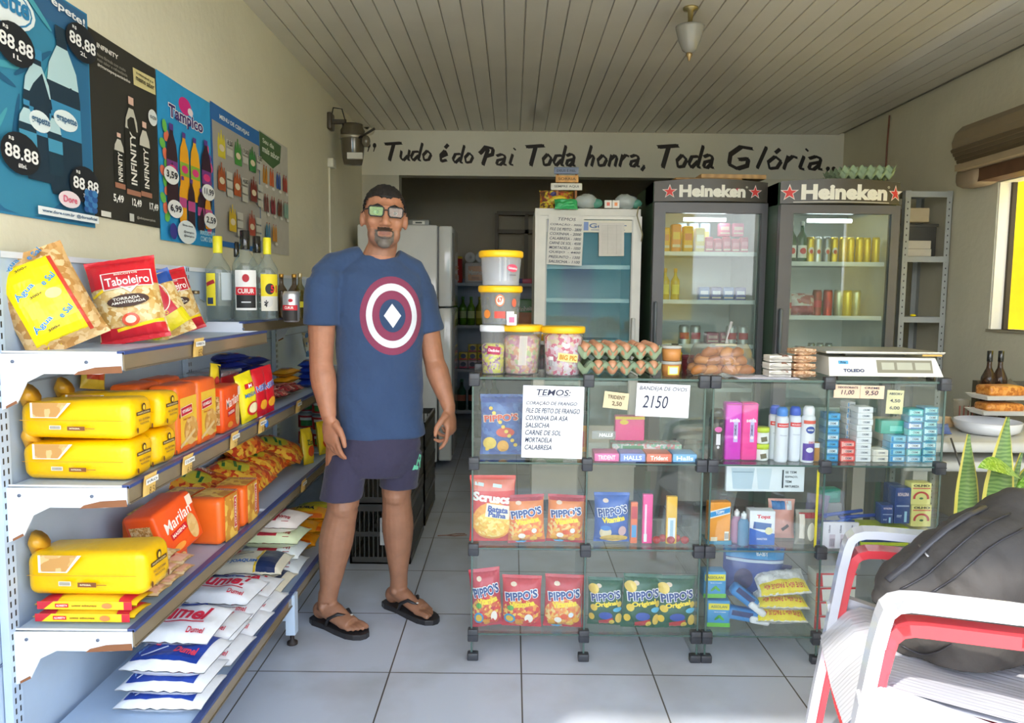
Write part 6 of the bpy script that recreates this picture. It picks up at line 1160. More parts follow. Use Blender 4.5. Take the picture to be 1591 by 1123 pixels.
# caramel pots
a = at(1043, 583, Y=CY0 + .08)
for j in range(2):
    q = thing('caramel_pot', f'round pot of caramel spread, {("lower one with a white label", "upper one")[j]}, beside the egg trays', 'pot', (a.x, CY0 + .09, CT + .001 + j * .057)); MB().lathe([(.031, 0), (.035, .045)], 'P:c98a4c', 24).build('pot_body', q); MB().lathe([(.037, .044), (.038, .048), (.037, .054), (.033, .055)], 'C:d8d8d0:.6', 24).build('lid', q)
    if j == 0: wrap(0, .15, .85, -120, -50, 'D:e8d860', lambda a, b: [('r', a * .5, b * .5, a * .7, b * .7, 'D:c8d8e8')], 'sticker')(q, .034, .045)
q = thing('honey_bottle', 'golden bottle with a dark cap behind the pots', 'bottle', (at(1048, 560, Y=CY0 + .3).x, CY0 + .3, CT)); MB().lathe([(.03, 0), (.03, .07), (.012, .09)], 'C:c8a830:.6', 18).build('bottle_body', q); MB().lathe([(.014, .09), (.014, .105)], 'P:2c2a24', 14).build('cap', q)
# bag of bread rolls
bx = at(1125, 583, Y=CY0 + .08); q = thing('bread_bag', 'clear plastic bag heaped with small brown pastries', 'bag of pastries', (bx.x, CY0 + .13, CT))
rnd = random.Random(4)
for j, (n_, zz_) in enumerate(((6, .022), (5, .056), (4, .086))):
    for i in range(n_):
        for k2 in range(2):
            if j == 2 and k2: continue
            px_ = (i - (n_ - 1) / 2) * .034 + rnd.uniform(-.006, .006); q2 = MB()
            M_ = Matrix.Translation((px_, (k2 - .5) * .07 + rnd.uniform(-.01, .01), zz_)) @ Matrix.Rotation(rnd.uniform(-.7, .7), 4, 'Z') @ Matrix.Rotation(rnd.uniform(-.4, .4), 4, 'Y')
            q2.tube([(-.03, 0, -.004), (-.018, 0, .002), (0, 0, .006), (.018, 0, .002), (.03, 0, -.004)], [.006, .015, .019, .015, .006], ('P:b97a44', 'P:c98c50', 'P:a86a3a')[(i + j + k2) % 3], 10, M_); q2.build('pastry', q)
bg_ = MB()
def bf(u, v):
    a_ = 2 * PI * u; r_ = 1 - .45 * max(0, v - .5) ** 1.1; w_ = noise.noise(Vector((math.cos(a_) * 3, math.sin(a_) * 3, v * 6))) * .008
    return Vector(((.122 * r_ + w_) * math.cos(a_), (.085 * r_ + w_) * math.sin(a_), .003 + v * .118))
bg_.grid(bf, 28, 10, 'C:e8e4dc:.08'); bg_.tube([(0.02, 0, .11), (.02, 0, .14), (.035, .0, .20)], [.012, .003, .006], 'C:e8e8e8:.3', 8); bg_.build('plastic_bag', q)
MB().rbox(-.03, -.03, .112, .05, .03, .118, .003, 'P:c8c4a0').decals(lambda u, v, e: Vector((-.01 + u * .03, -.01 + v * .02, .1185 + e)), 1, 1, [('r', .5, .5, 1, 1, 'F:5c8c3c')]).build('bag_label', q)
q = thing('jam_jar', 'dark red jar between the pots and the pastries', 'jar', (at(1068, 580, Y=CY0 + .2).x, CY0 + .2, CT)); MB().lathe([(.022, 0), (.024, .05), (.02, .055)], 'C:7c3038:.7', 16).build('jar_body', q); MB().lathe([(.024, .055), (.024, .07)], 'P:6c3038', 16).build('lid', q)
# foil-wrapped sweets packs, two columns of three
for i in range(2):
    for j in range(4 if i else 3):
        w, d, h = .085, .085, .026; x = at(1212 + i * 38, 583, Y=CY0 + .06).x
        q = pillow(w, d, h, 'X:caa07c,dcb898,b88860,e8d0b0:60' if i else 'F:d8d4cc', [('r', w * .7, d * .5, w * .3, d * .9, 'F:7c4c38')] if not i else [('r', w * .5, d * .5, w * .3, d * .3, 'F:b08058')], i * 5 + j, wr=.003, n=8, full=.35)
        q.box(-w * .47, -.012, .01, w * .47, .010, d * .9, 'M:e8e4da') if not i else q.box(-w * .46, -.010, .01, w * .46, .008, d * .9, 'X:d8b08c,c49468,e8cca8:50')
        put(q, 'sweet_pack', f'flat {"white-edged" if not i else "brown"} sweet pack in the {"left" if not i else "right"} pile beside the scale, {ORD[j]} one', 'packet', (x, CY0 + .05, CT + .015 + j * .027), rl(-90, 0, 3 * (j % 2)))
put(MB().box(-.11, 0, 0, .11, .12, .0015, 'M:e6e6f0'), 'white_sheet', 'white paper sheet under the pastry bag and sweet packs', 'paper', (.92, CY0 + .03, CT + .001))
# scale
sx = at(1300, 575, Y=CY0 + .05).x; q = thing('shop_scale', 'white electronic shop scale with a steel plate and dark display', 'scale', (sx + .18, CY0 + .04, CT), rl(0, 0, 0))
m = MB(); vs = [(-.21, .0, .012), (.20, .0, .012), (.225, .31, .012), (-.185, .31, .012), (-.205, .025, .078), (.18, .025, .078), (.20, .31, .078), (-.175, .31, .078)]
m.add(vs, [(0, 1, 5, 4), (1, 2, 6, 5), (2, 3, 7, 6), (3, 0, 4, 7), (4, 5, 6, 7), (3, 2, 1, 0)], 'P:e8e6dc')
ff = lambda u, v, e=0: Vector((-.205 + u * .40, .001 + v * .024 - e, .014 + v * .063 + e * .3))
m.decals(ff, .40, .065, [('r', .27, .034, .2, .046, 'P:8c8874'), ('r', .21, .035, .045, .026, 'P:b8b8a4'), ('r', .27, .035, .055, .026, 'P:b8b8a4'), ('r', .335, .035, .055, .026, 'P:b8b8a4'), ('t', 'TOLEDO', .085, .018, .075, .012, 'D:34406c', 0, .04), ('r', .05, .047, .035, .012, 'D:58a8d0'), ('t', 'Prix', .05, .047, .02, .008, 'D:204060', 0, .03)])
for x in (-.18, .17):
    for y in (.03, .28): m.lathe([(.014, 0), (.014, .013)], 'P:38342c', 12, Matrix.Translation((x, y, 0)))
m.build('scale_body', q)
m = MB(); m.rbox(-.225, .0, .092, .20, .30, .099, .003, 'S:c9c8c0'); m.rbox(-.12, .08, .078, .1, .24, .092, .003, 'P:6c6a62'); m.build('weighing_plate', q)
m = MB(); m.box(-.226, -.001, .098, .201, .001, .1005, 'S:e0ded4'); m.box(.12, .0, .086, .19, .002, .092, 'P:d8a850'); m.build('plate_edge', q)
# ------------------------------------------------------------------ coolers behind the counter
def cooler(name, lab, x0, x1, Y, top, body, frame, band, hdr, gx0, gx1, gz0, gz1, depth=.6, shelves=(), inner='P:c8ccc4', lampz=None, handle=None, sidek=None, hdrc=.05):
    q = thing(name, lab, 'cooler', ((x0 + x1) / 2, Y, 0)); w = (x1 - x0) / 2; cx = (x0 + x1) / 2; a, b_ = gx0 - cx, gx1 - cx
    sidek = sidek or body
    m = MB(); m.box(-w, .05, .08, -w + .03, depth, top, sidek).box(w - .03, .05, .08, w, depth, top, sidek).box(-w + .03, depth - .03, .08, w - .03, depth, top, inner).box(-w + .03, .05, .08, w - .03, depth - .03, .3, body).box(-w + .03, .05, band, w - .03, depth - .03, top, body)
    m.box(-w + .03, .06, .3, -w + .034, depth - .03, band, inner).box(w - .034, .06, .3, w - .03, depth - .03, band, inner).box(-w + .03, .06, band - .003, w - .03, depth - .03, band, inner)
    m.build('cabinet', q)
    m = MB(); z0 = .3; z1 = band - .006
    m.box(-w, 0, z0, a, .045, z1, frame).box(b_, 0, z0, w, .045, z1, frame).box(a, 0, z0, b_, .045, gz0, frame).box(a, 0, gz1, b_, .045, z1, frame)
    for xx in (a, b_): m.box(xx - .004, -.001, gz0, xx + .004, .0, gz1, 'P:5a5c5c' if frame[2] < '8' else 'P:b8b8b0')
    dr = m.build('door', q)
    MB().box(a, .012, gz0, b_, .018, gz1, 'C:d8e8e4:.03').build('door_glass', dr)
    if handle: MB().rbox(*handle, .006, 'P:5c6468' if frame[2] < '8' else 'P:c8c8c0').build('handle', dr)
    m = MB(); N_ = 12
    if hdrc: m.grid(lambda u, v: Vector(((u - .5) * 2 * w, .05 - hdrc * math.sin(PI * u) - hdrc * .6, band + (top - band) * v + .012 * math.sin(PI * u) * (v - .0))), N_, 2, body); m.box(-w, .052, band, w, .3, top, body)
    g = lambda u, v, e=0: Vector(((u - .5) * 2 * w, .05 - hdrc * math.sin(PI * min(1, max(0, u))) - hdrc * .6 - e, band + (top - band) * v))
    if hdr: m.decals(g, 2 * w, top - band, hdr(2 * w, top - band), n=4, e0=.001, de=.0005)
    m.build('header_panel', q)
    for z in shelves:
        m = MB(); 
        for i in range(14): m.tube([(a + .01, .08 + i * .034, z), (b_ - .01, .08 + i * .034, z)], .0025, 'S:b8bcb8', 4)
        m.box(a, .06, z - .012, b_, .066, z + .012, 'P:d8dcd8'); m.build('wire_shelf', q)
    if lampz: MB().tube([(-w * .38, .14, lampz), (w * .38, .14, lampz)], .011, 'E:f4fcff:9', 8).build('light_tube', q)
    for s in (-1, 1): MB().box(s * w * .8 - .03, .08, 0, s * w * .8 + .03, .14, .08, 'P:2c2a28').build('foot', q)
    return q
def beer(w, h):
    return [('*', w * .13, h * .48, w * .135, h * .74, 'D:e8dcd4'), ('*', w * .13, h * .48, w * .105, h * .58, 'D:d8403c'), ('t', 'Heineken', w * .50, h * .5, w * .58, h * .62, 'D:e8e6da', 0, .05), ('e', w * .72, h * .58, w * .05, h * .16, 'D:a02838'), ('t', '®', w * .80, h * .72, w * .02, h * .1, 'D:e8e6da'), ('*', w * .88, h * .48, w * .135, h * .74, 'D:e8dcd4'), ('*', w * .88, h * .48, w * .105, h * .58, 'D:d8403c')]
BK = 'P:4f4b44'; GRN = 'P:33503a'  # black raised towards grey: the veil of haze is put into the colour
c1 = cooler('beer_cooler', 'black beer cooler with a lettered header, left one, nearer the white display fridge', .806, 1.457, 4.3, 1.985, BK, 'P:5b5a5c', 1.872, beer, .867, 1.427, .46, 1.808, shelves=(1.58, 1.30, 1.04, .78), lampz=1.785, handle=(-.315, -.03, 1.05, -.298, .0, 1.30), sidek=GRN)
c2 = cooler('beer_cooler', 'black beer cooler with a lettered header, right one, beside the grey metal rack', 1.459, 2.113, 4.1, 1.962, BK, 'P:5b5a5c', 1.842, lambda w, h: [('*', w * .07, h * .48, w * .15, h * .8, 'D:e8dcd4'), ('*', w * .07, h * .48, w * .12, h * .62, 'D:d8403c'), ('t', 'Heineken', w * .52, h * .5, w * .72, h * .70, 'D:e8e6da', 0, .05), ('r', w * .78, h * .56, w * .06, h * .14, 'D:5c4838'), ('t', '®', w * .89, h * .76, w * .02, h * .1, 'D:e8e6da'), ('*', w * .955, h * .48, w * .13, h * .8, 'D:e8dcd4'), ('*', w * .955, h * .48, w * .10, h * .62, 'D:d8403c'), ('r', w * .5, h * .06, w * .8, h * .03, 'D:d8d4c8')], 1.526, 2.07, .46, 1.79, shelves=(1.52, 1.22, .95, .7), lampz=1.765, handle=(-.318, -.03, 1.02, -.300, .0, 1.27), sidek=GRN)
c3 = cooler('display_fridge', 'white glass-door display fridge with handwritten lists taped on it', .128, .754, 4.4, 1.842, 'P:d8d5ca', 'P:dcd9cd', 1.80, None, .195, .70, .55, 1.775, shelves=(1.50, 1.30, 1.05, .8), handle=(.262, -.03, .95, .285, .0, 1.2), hdrc=0)
m = MB(); m.decals(plane((-.246, -.004, 1.700), (1, 0, 0), (0, 0, 1), .50, .07), .50, .07, [('r', .25, .035, .5, .07, 'M:dcd8c8'), ('r', .03, .035, .05, .07, 'D:4c5c98'), ('r', .22, .035, .05, .05, 'D:7c94c4'), ('t', 'Gelopar', .36, .034, .22, .036, 'D:5c74a0', 0, .02), ('r', .36, .014, .2, .004, 'D:8c98b0')])
fd = [c for c in c3.children if c.name.startswith('door')][0]; m.build('brand_band', fd)
pen = lambda ls: (lambda W_, H_: [('t', ls[0], W_ * .52, H_ * .92, W_ * .5, H_ * .06, PEN, 0, .0, .2)] + [('t', l, W_ * .5, H_ * (.81 - i * .093), W_ * .88, H_ * .055, PEN, 0, .008, .2) for i, l in enumerate(ls[1:])])
paper('price_list', 'handwritten price list hanging on the upper left of the white display fridge', 851, 905, 334, 412, 'M:dcdad2', pen(['TEMOS', 'CORAÇÃO - 3000', 'FILE DE PEITO - 2800', 'COXINHA - 2000', 'CALABRESA - 1800', 'CARNE DE SOL - 4500', 'MORTADELA - 1050', 'QUEIJO  - 4400', 'PRESUNTO - 1300', 'SALSICHA - 1100']), 4.392, 2)
paper('price_list', 'narrow printed sheet taped on the upper right of the white display fridge', 931, 969, 346, 398, 'M:d4d0c8', lambda W_, H_: [('r', W_ * x, H_ * .5, W_ * .012, H_ * .9, 'D:b0aca4') for x in (.35, .7)] + [('r', W_ * .5, H_ * (.06 + .045 * i), W_ * .8, H_ * .006, 'D:a8a49c') for i in range(20)], 4.388, -1)
# ---- contents of the coolers (individual cans, bottles and packs)
def fill(cx, Y, z, xs, mk):
    for i, x in enumerate(xs): mk(i, x, Y, z)
def cbox(lab, x, Y, z, w, d, h, k, s, name='drink_pack', cat='pack'): put(block(w, d, h, k, s(w, h), r=.01), name, lab, cat, (x, Y, z + .004))
one = lambda c: (lambda w, h: [('r', w * .5, h * .6, w * .7, h * .25, c), ('r', w * .5, h * .25, w * .8, h * .1, 'D:f0e0c8')])
NM = ('first', 'second', 'third', 'fourth', 'fifth', 'sixth', 'seventh', 'eighth')
for i, (x, k, c, h) in enumerate(((.895, 'F:f0a820', 'F:e87820', .15), (.96, 'F:f08838', 'F:f4c030', .17), (1.03, 'F:f4b028', 'F:e06020', .16), (1.10, 'F:e8d048', 'F:f4f0d0', .15))): cbox(f'orange and yellow juice pack in the left beer cooler, {NM[i]} from the left', x, 4.40, 1.58, .058, .06, h, k, one(c))
for i in range(3): cbox(f'pale blue-topped carton behind the juice packs in the left beer cooler, {NM[i]} from the left', 1.02 + i * .07, 4.52, 1.58, .06, .08, .19, 'F:b8cce0', one('F:f0d860'))
for i in range(5): cbox(f'red packet high in the left beer cooler, {NM[i]} from the left of five', 1.16 + i * .052, 4.42, 1.58 + .0, .048, .05, .10 - .01 * (i % 2), 'F:d84860', one('F:e8788c'))
for i in range(2): cbox(f'pink packet on the upper right pile in the left beer cooler, {("left", "right")[i]} one', 1.26 + i * .08, 4.46, 1.685, .07, .05, .08, 'F:f07898', one('F:f8d0c0'))
for i in range(4): cbox(f'blue yoghurt pack in the left beer cooler, {NM[i]} from the left of four', 1.14 + i * .072, 4.42, 1.30, .066, .06, .085, ('F:4c78c0', 'F:5c5ca8')[i % 2], one('F:e0e0f0'))
for i in range(2): bottle('juice_bottle', f'yellow-labelled bottle at the left of the middle shelf in the left beer cooler, {("left", "right")[i]} one', 0, 0, .026, .19, 'C:e8c83c:.6', 'P:e0a028', .12, None, wrap(0, .2, .5, -140, -40, 'D:f0e060', lambda a, b: []), z=1.305, Y=4.4) and None
jb = [o for o in bpy.data.objects if o.name.startswith('juice_bottle')]
for i, o in enumerate(jb): o.location = (.90 + .06 * i, 4.40, 1.305)
for i in range(4): can('drink_can', f'red and white can low in the left beer cooler, {NM[i]} from the left', (1.02 + i * .068 if i < 2 else 1.30 + (i - 2) * .07, 4.40, 1.045), .03, .115, 'S:d0d0cc', lambda a, b: [('r', a * .5, b * .5, a, b * .4, 'D:c03038')])
for i in range(3): cbox(f'pink meat packet on the lower shelf of the left beer cooler, {NM[i]} from its left', 1.20 + i * .08, 4.42, 1.045, .075, .08, .07, 'F:b86878', one('F:e0b8b0'))
for i in range(2):
    o = bottle('beer_bottle', f'green beer bottle with a red and white label in the right beer cooler, {("left", "right")[i]} one', 0, 0, .028, .23, 'C:285c34:.7', 'P:d8d8d0', .1, None, wrap(0, .12, .42, -150, -30, 'D:f0ece4', lambda a, b: [('e', a * .5, b * .55, a * .6, b * .5, 'D:d03838')]), z=1.525, Y=4.2); o.location = (1.56 + .06 * i, 4.2, 1.525)
for i in range(9):
    k = ('S:e0c040', 'S:d8d8d0', 'S:9c9c98')[0 if i > 3 else (0 if i < 1 else i % 3)]
    can('drink_can', f'{"gold" if k == "S:e0c040" else "silver"} can in the top row of the right beer cooler, {("first", "second", "third", "fourth", "fifth", "sixth", "seventh", "eighth", "ninth")[i]} from the green bottles', (1.668 + i * .046, 4.2 + .01 * (i % 2), 1.525), .0215, .145, k, (lambda a, b: [('e', a * .5, b * .5, a * .7, b * .3, 'D:e8e0d0'), ('e', a * .5, b * .45, a * .4, b * .2, 'D:d05030')]) if i < 4 else None)
for i in range(3): can('drink_can', f'slim blue can, {("left", "middle", "right")[i]} of three, top row of the right beer cooler', (1.90 + .05 * i + .07 * 0, 4.30, 1.525), .02, .14, 'S:4870a8', None)
for i, (x, k) in enumerate(((1.55, 'S:d8d4d0'), (1.72, 'S:a04838'), (1.78, 'S:c84838'), (1.84, 'S:d8d8b0'), (1.89, 'S:e0c850'), (1.94, 'S:c8c8a0'))): can('drink_can', f'{("white and red", "dark red", "red", "pale yellow", "gold", "cream")[i]} can on the second row of the right beer cooler', (x, 4.2, 1.225), .025, .15 if i > 0 else .13, k, (lambda a, b: [('r', a * .5, b * .5, a, b * .3, 'D:c83838')]) if i < 3 else None)
put(pillow(.15, .13, .1, 'X:d8c8c0,b86860,e0d8d0,c89088:24', [('r', .07, .03, .13, .05, 'F:b04850')], 33, wr=.012), 'meat_bag', 'clear bag of pink meat on the second row of the right beer cooler', 'bag', (1.635, 4.2, 1.226), rl(-6, 0, 0))
put(MB().ell((0, 0, 0), (.09, .08, .045), 'P:6c8c58', 18), 'green_bowl', 'green covered bowl on the back of the second row in the right beer cooler', 'bowl', (1.80, 4.42, 1.276))
for i in range(3): can('drink_can', f'grey can on the third row of the right beer cooler, {NM[i]} from its left', (1.70 + i * .05, 4.2, .955), .02, .12, 'S:8c9490', None)
# ---- on top of the coolers
for i, (x0, x1, dz, k) in enumerate(((1045, 1148, 0, 'V:a8804c'), (1085, 1186, .010, 'V:c8a06c'))):
    a, b_ = at(x0, 275, Y=4.42), at(x1, 272, Y=4.42); put(MB().rbox(-(b_.x - a.x) / 2, 0, 0, (b_.x - a.x) / 2, .12, .012 + .012 * i, .002, k), 'wooden_board', f'{("brown", "pale")[i]} flat board lying on top of the left beer cooler', 'board', ((a.x + b_.x) / 2, 4.34 + .02 * i, 2.0 + .013 * i), rl(0, 0, 2))
p = at(1335, 280, Y=4.25)
for j in range(2): o = tm.build('egg_tray'); o.location = (p.x + .01 * j, 4.14, 1.98 + .026 * j); o.rotation_euler = (0, R(-1.5), R(4 * j)); tag(o, ('lower', 'upper')[j] + ' empty green egg tray on top of the right beer cooler', 'egg tray')
# on top of the white fridge
w, h = .21, .12; a = at(865, 322, Y=4.5)
put(pillow(w, h, .1, 'X:b8a030,8c3c34,d8c040,6c4c38,c86838:40', [('e', w * .55, h * .35, w * .4, h * .35, 'F:e8cc30'), ('e', w * .4, h * .6, w * .2, h * .25, 'F:4c4880')], 41, wr=.008), 'sweet_bag', 'yellow and brown bag of sweets on top of the white display fridge', 'snack bag', (a.x, 4.50, 1.845), rl(-20, 0, 0))
a = at(880, 322, Y=4.42); put(pillow(.14, .07, .05, 'F:3cb068', [], 42, wr=.012), 'green_packet', 'bright green packet in front of the sweets on the white fridge', 'packet', (a.x, 4.42, 1.835), rl(-30, 0, 3))
sg = at(880, 322, Y=4.47); q = thing('wooden_sign', 'little three-plank hanging sign standing on the white display fridge', 'sign', (sg.x, 4.46, 1.845))
for i, (px, py, w_, h_, k, tx, tc) in enumerate(((880, 265, .145, .04, 'P:6c7890', 'DEUS É FIEL', 'D:38404c'), (881, 278, .135, .04, 'V:e0a860', 'SORRIA', 'D:6c4c28'), (880, 290, .185, .04, 'M:e0ddd0', 'SEMPRE AQUI', 'D:70706c'))):
    c = at(px, py, Y=4.46); m = MB(); m.rbox(c.x - sg.x - w_ / 2, -.006, c.z - 1.845 - h_ / 2, c.x - sg.x + w_ / 2, .006, c.z - 1.845 + h_ / 2, .002, k); m.decals(plane((c.x - sg.x - w_ / 2, -.0065, c.z - 1.845 - h_ / 2), (1, 0, 0), (0, 0, 1), w_, h_), w_, h_, [('t', tx, w_ * .5, h_ * .5, w_ * .78, h_ * .4, tc, 0, .02)]); m.build('sign_board', q)
for s in (-1, 1): MB().box(s * .055 - .006, .007, 0, s * .055 + .006, .013, .24, 'V:b87840').build('upright', q)
for i, px in enumerate((911, 972)):
    a = at(px, 318, Y=4.47); q = MB(); q.grid(lambda u, v: Vector(((.045 + .012 * noise.noise(Vector((u * 6, v * 5, i)))) * math.cos(2 * PI * u) * math.sin(PI * (.1 + .85 * v)) * 1.5, (.045) * math.sin(2 * PI * u) * math.sin(PI * (.1 + .85 * v)), .04 - .045 * math.cos(PI * (.1 + .85 * v)) + .008 * noise.noise(Vector((u * 8, v * 8, i + 3))))), 20, 10, 'C:d8e0dc:.5'); q.ell((.06, .0, .03), (.04, .03, .028), 'C:70b8a0:.6', 12)
    put(q, 'crumpled_bag', f'crumpled clear and green plastic bag on the white fridge, {("beside the wooden sign", "right of the small medicine boxes")[i]}', 'plastic bag', (a.x, 4.47, 1.846))
for i, px in enumerate((945, 957)): a = at(px, 320, Y=4.43); put(block(.042, .03, .045, 'M:ece8e0', [('r', .021, .022, .018, .02, ('F:e0603c', 'F:f08c30')[i])], r=.002), 'small_medicine_box', f'tiny white box with an orange square on the white fridge, {("left", "right")[i]} one', 'box', (a.x, 4.43, 1.846), rl(0, 0, 5 * i))
a = at(998, 330, Y=4.42); put(MB().tube([(0, 0, 0), (-.02, -.02, .0), (-.03, -.035, -.05), (-.015, -.035, -.10), (.005, -.035, -.16), (.0, -.03, -.2)], .004, 'P:8c8460', 6), 'dangling_string', 'string dangling from the right top corner of the white fridge', 'string', (a.x - .01, 4.40, 1.848))
# ---- grey slotted metal rack
rx0, rx1, ry0, ry1, rz = 2.395, 2.685, 4.60, 4.95, 1.99
q = thing('metal_rack', 'grey slotted-angle metal rack against the right wall', 'rack', (rx0, ry0, 0)); GY = 'P:a6a9a4'
for x, sx_ in ((0, 1), (rx1 - rx0, -1)):
    for y, sy_ in ((0, 1), (ry1 - ry0, -1)):
        m = MB(); m.box(min(x, x + sx_ * .035), min(y, y + sy_ * .002), 0, max(x, x + sx_ * .035), max(y, y + sy_ * .002), rz, GY).box(min(x, x + sx_ * .002), min(y, y + sy_ * .035), 0, max(x, x + sx_ * .002), max(y, y + sy_ * .035), rz, GY)
        if y == 0:
            for i in range(48): m.decals(lambda u, v, e: Vector((u, -.0004 - e, v)), 1, 1, [('e', x + sx_ * .018, .04 + i * .04, .008, .011, 'D:3c3a36')], e0=.0003)
        m.build('post', q)
for z in (.3, .82, at(1405, 492, Y=4.6).z, at(1405, 398, Y=4.6).z, rz - .004): m = MB(); m.box(.0, .002, z - .001, rx1 - rx0, ry1 - ry0, z, GY).box(.0, -.001, z - .035, rx1 - rx0, .002, z, GY); m.build('shelf', q)
zt_ = at(1405, 398, Y=4.6).z; zm = at(1405, 492, Y=4.6).z
put(MB().box(-.13, 0, 0, .12, .2, .19, 'P:4c4a44').rbox(-.13, -.01, .19, .13, .2, .21, .004, 'P:5c5a52'), 'dark_crate', 'dark plastic bin on the upper shelf of the grey rack', 'bin', (2.545, 4.72, zt_))
for j, (w, h, z) in enumerate(((.16, .045, .0), (.15, .05, .046))): put(MB().rbox(-w / 2, 0, 0, w / 2, .1, h, .003, 'M:c4bca8'), 'paper_box', f'pale cardboard box on the upper shelf of the grey rack, {("lower", "upper")[j]} one', 'box', (2.50, 4.61, zt_ + z + .001))
put(MB().rbox(-.07, 0, 0, .07, .09, .085, .004, 'M:b8a888'), 'paper_box', 'pale carton high on the dark bin of the grey rack', 'box', (2.49, 4.62, zt_ + .212), (0, 0, 0))
put(MB().ell((0, 0, .008), (.018, .012, .008), 'P:f0dc10'), 'yellow_clip', 'tiny yellow object on the middle shelf of the grey rack', 'clip', (2.50, 4.63, zm + .001))
q = block(.13, .1, .11, 'M:a87c54', [('p', .065, .06, [(-.03, .03), (.03, .03), (0, -.01)], 'D:5c4030')], r=.003); put(q, 'brown_carton', 'small brown carton seen through the rack above the scale', 'box', (2.50, 4.65, .822), (0, 0, 0)) 
bpy.data.objects['brown_carton'].location.z = .821
put(MB().rbox(-.1, 0, 0, .1, .15, .13, .01, 'M:8c7c60'), 'brown_carton', 'wide cardboard carton under the brown one on the rack', 'box', (2.53, 4.64, .301))
# ---- fridge by the back room opening
q = thing('white_refrigerator', 'tall white two-door refrigerator standing sideways behind the man', 'refrigerator', (-.8, 5.56, 0)); FW = 'G:dcdcd6'
MB().rbox(-.36, .0, .05, .235, .60, 1.84, .012, FW).build('cabinet', q)
for z0, z1, n_ in ((1.235, 1.835, 'freezer_door'), (.06, 1.225, 'fridge_door')):
    d = MB().rbox(.245, .0, z0, .345, .60, z1, .014, FW).build(n_, q); MB().rbox(.336, .02, z0 + .04 if z0 < 1 else z0 + .04, .352, .05, (z0 + .55) if z0 > 1 else z1 - .05, .003, 'P:5c5c5a').build('handle', d)
MB().box(.235, .01, .06, .246, .59, 1.83, 'P:4c4a48').build('door_gasket', q)
for x in (-.3, .2): MB().lathe([(.02, 0), (.02, .05)], 'P:2c2a28', 12, Matrix.Translation((x, .05, 0))).build('foot', q)
a = at(650, 348, Y=5.62); q = thing('radio', 'small silver radio box on top of the white refrigerator', 'radio', (a.x, 5.64, 1.841)); MB().rbox(-.08, 0, 0, .08, .09, .045, .008, 'P:8c8e8c').decals(plane((-.08, 0, 0), (1, 0, 0), (0, 0, 1), .16, .045), .16, .045, [('r', .08, .022, .09, .025, 'P:d8d8d0'), ('r', .08, .022, .05, .012, 'P:4c5450')]).build('case', q)
# ---- store room shelves
q = thing('storeroom_shelf', 'blue-grey metal shelving in the dark back room', 'shelving', (-.8, 7.75, 0))
m = MB(); m.box(-.3, .42, 0, 1.5, .44, 1.5, 'P:9aa4b4'); m.build('back_panel', q)
SZ = [at(700, y, Y=7.8).z for y in (637, 573, 505, 439)]
for z in SZ: MB().box(-.3, .03, z - .03, 1.5, .42, z, 'P:a4a8b0').build('shelf', q)
for x in (-.3, .58, 1.47): MB().box(x, .38, 0, x + .03, .42, 1.5, 'P:5c6068').build('post', q)
def xat(px, Y=7.85): return at(px, 500, Y=Y).x
q = thing('toilet_paper_pack', 'pack of white toilet rolls with an orange label on the top store room shelf', 'toilet paper', (xat(738), 7.85, SZ[3] + .001))
m = MB(); m.rbox(-.11, 0, 0, .11, .12, .21, .015, 'M:dcd8d0'); m.decals(plane((-.11, 0, 0), (1, 0, 0), (0, 0, 1), .22, .21), .22, .21, [('r', .11, .1, .15, .15, 'F:d89a58'), ('t', 'Mimmo', .11, .11, .14, .05, 'D:f4ecdc', 0, .04), ('r', .11, .05, .08, .03, 'F:b87830')]); m.build('label_pack', q)
for s in (-1, 1): MB().lathe([(.018, 0), (.018, .1), (.055, .1), (.055, 0), (.018, 0)], 'M:e4e0d8', 20, Matrix.Translation((s * .055, .1, .265)) @ Matrix.Rotation(R(90), 4, 'X')).build('roll', q)
q = thing('red_canister', 'red canister with a yellow rim beside the refrigerator', 'canister', (xat(709), 7.86, SZ[3] + .001)); MB().lathe([(.06, 0), (.062, .01), (.062, .25)], 'F:c8302c', 20).decals(lambda u, v, e: Vector((-.03 + u * .06, -.0625 - e, v * .2)), .06, .2, [('t', 'OTC', .03, .15, .05, .04, 'D:f0d8d0', 0, .05), ('r', .03, .05, .05, .06, 'D:dcd4cc')]).build('body_can', q); MB().lathe([(.064, .25), (.064, .27), (.05, .275)], 'P:d8b83c', 20).build('lid', q)
for i in range(6):
    o = bottle('oil_bottle', f'{"green" if i < 3 else "yellow-green"} soft drink bottle on the second store room shelf, {NM[i]} from the refrigerator', 0, 0, .042, .30, 'C:6c9c30:.75' if i < 3 else 'C:b8b438:.75', 'P:4c8c38' if i < 3 else 'P:d0c038', .1, None, wrap(0, .25, .5, -150, -30, 'D:c8d89c' if i < 3 else 'D:e0d060', lambda a, b: []), Y=7.84); o.location = (xat(706 + 13 * i), 7.84 + .03 * (i % 2), SZ[2] + .001)
q = block(.24, .08, .28, 'F:4c9444', [('r', .12, .08, .2, .12, 'F:e08838'), ('t', 'Pinheiro', .12, .18, .2, .05, 'D:f0f0e0', 6, .04)], r=.01); put(q, 'green_pack', 'large green and orange pack on the second store room shelf, left of the white fridge', 'pack', (xat(818), 7.86, SZ[2] + .001))
for i in range(4): put(block(.10, .06, .05, ('F:c83c58', 'F:4c3c84', 'F:d84868', 'F:b83c50')[i], r=.006), 'soap_packet', f'{("red", "violet", "pink", "crimson")[i]} packet on the top store room shelf near the white fridge', 'packet', (xat(790 + 14 * i), 7.86, SZ[3] + .001))
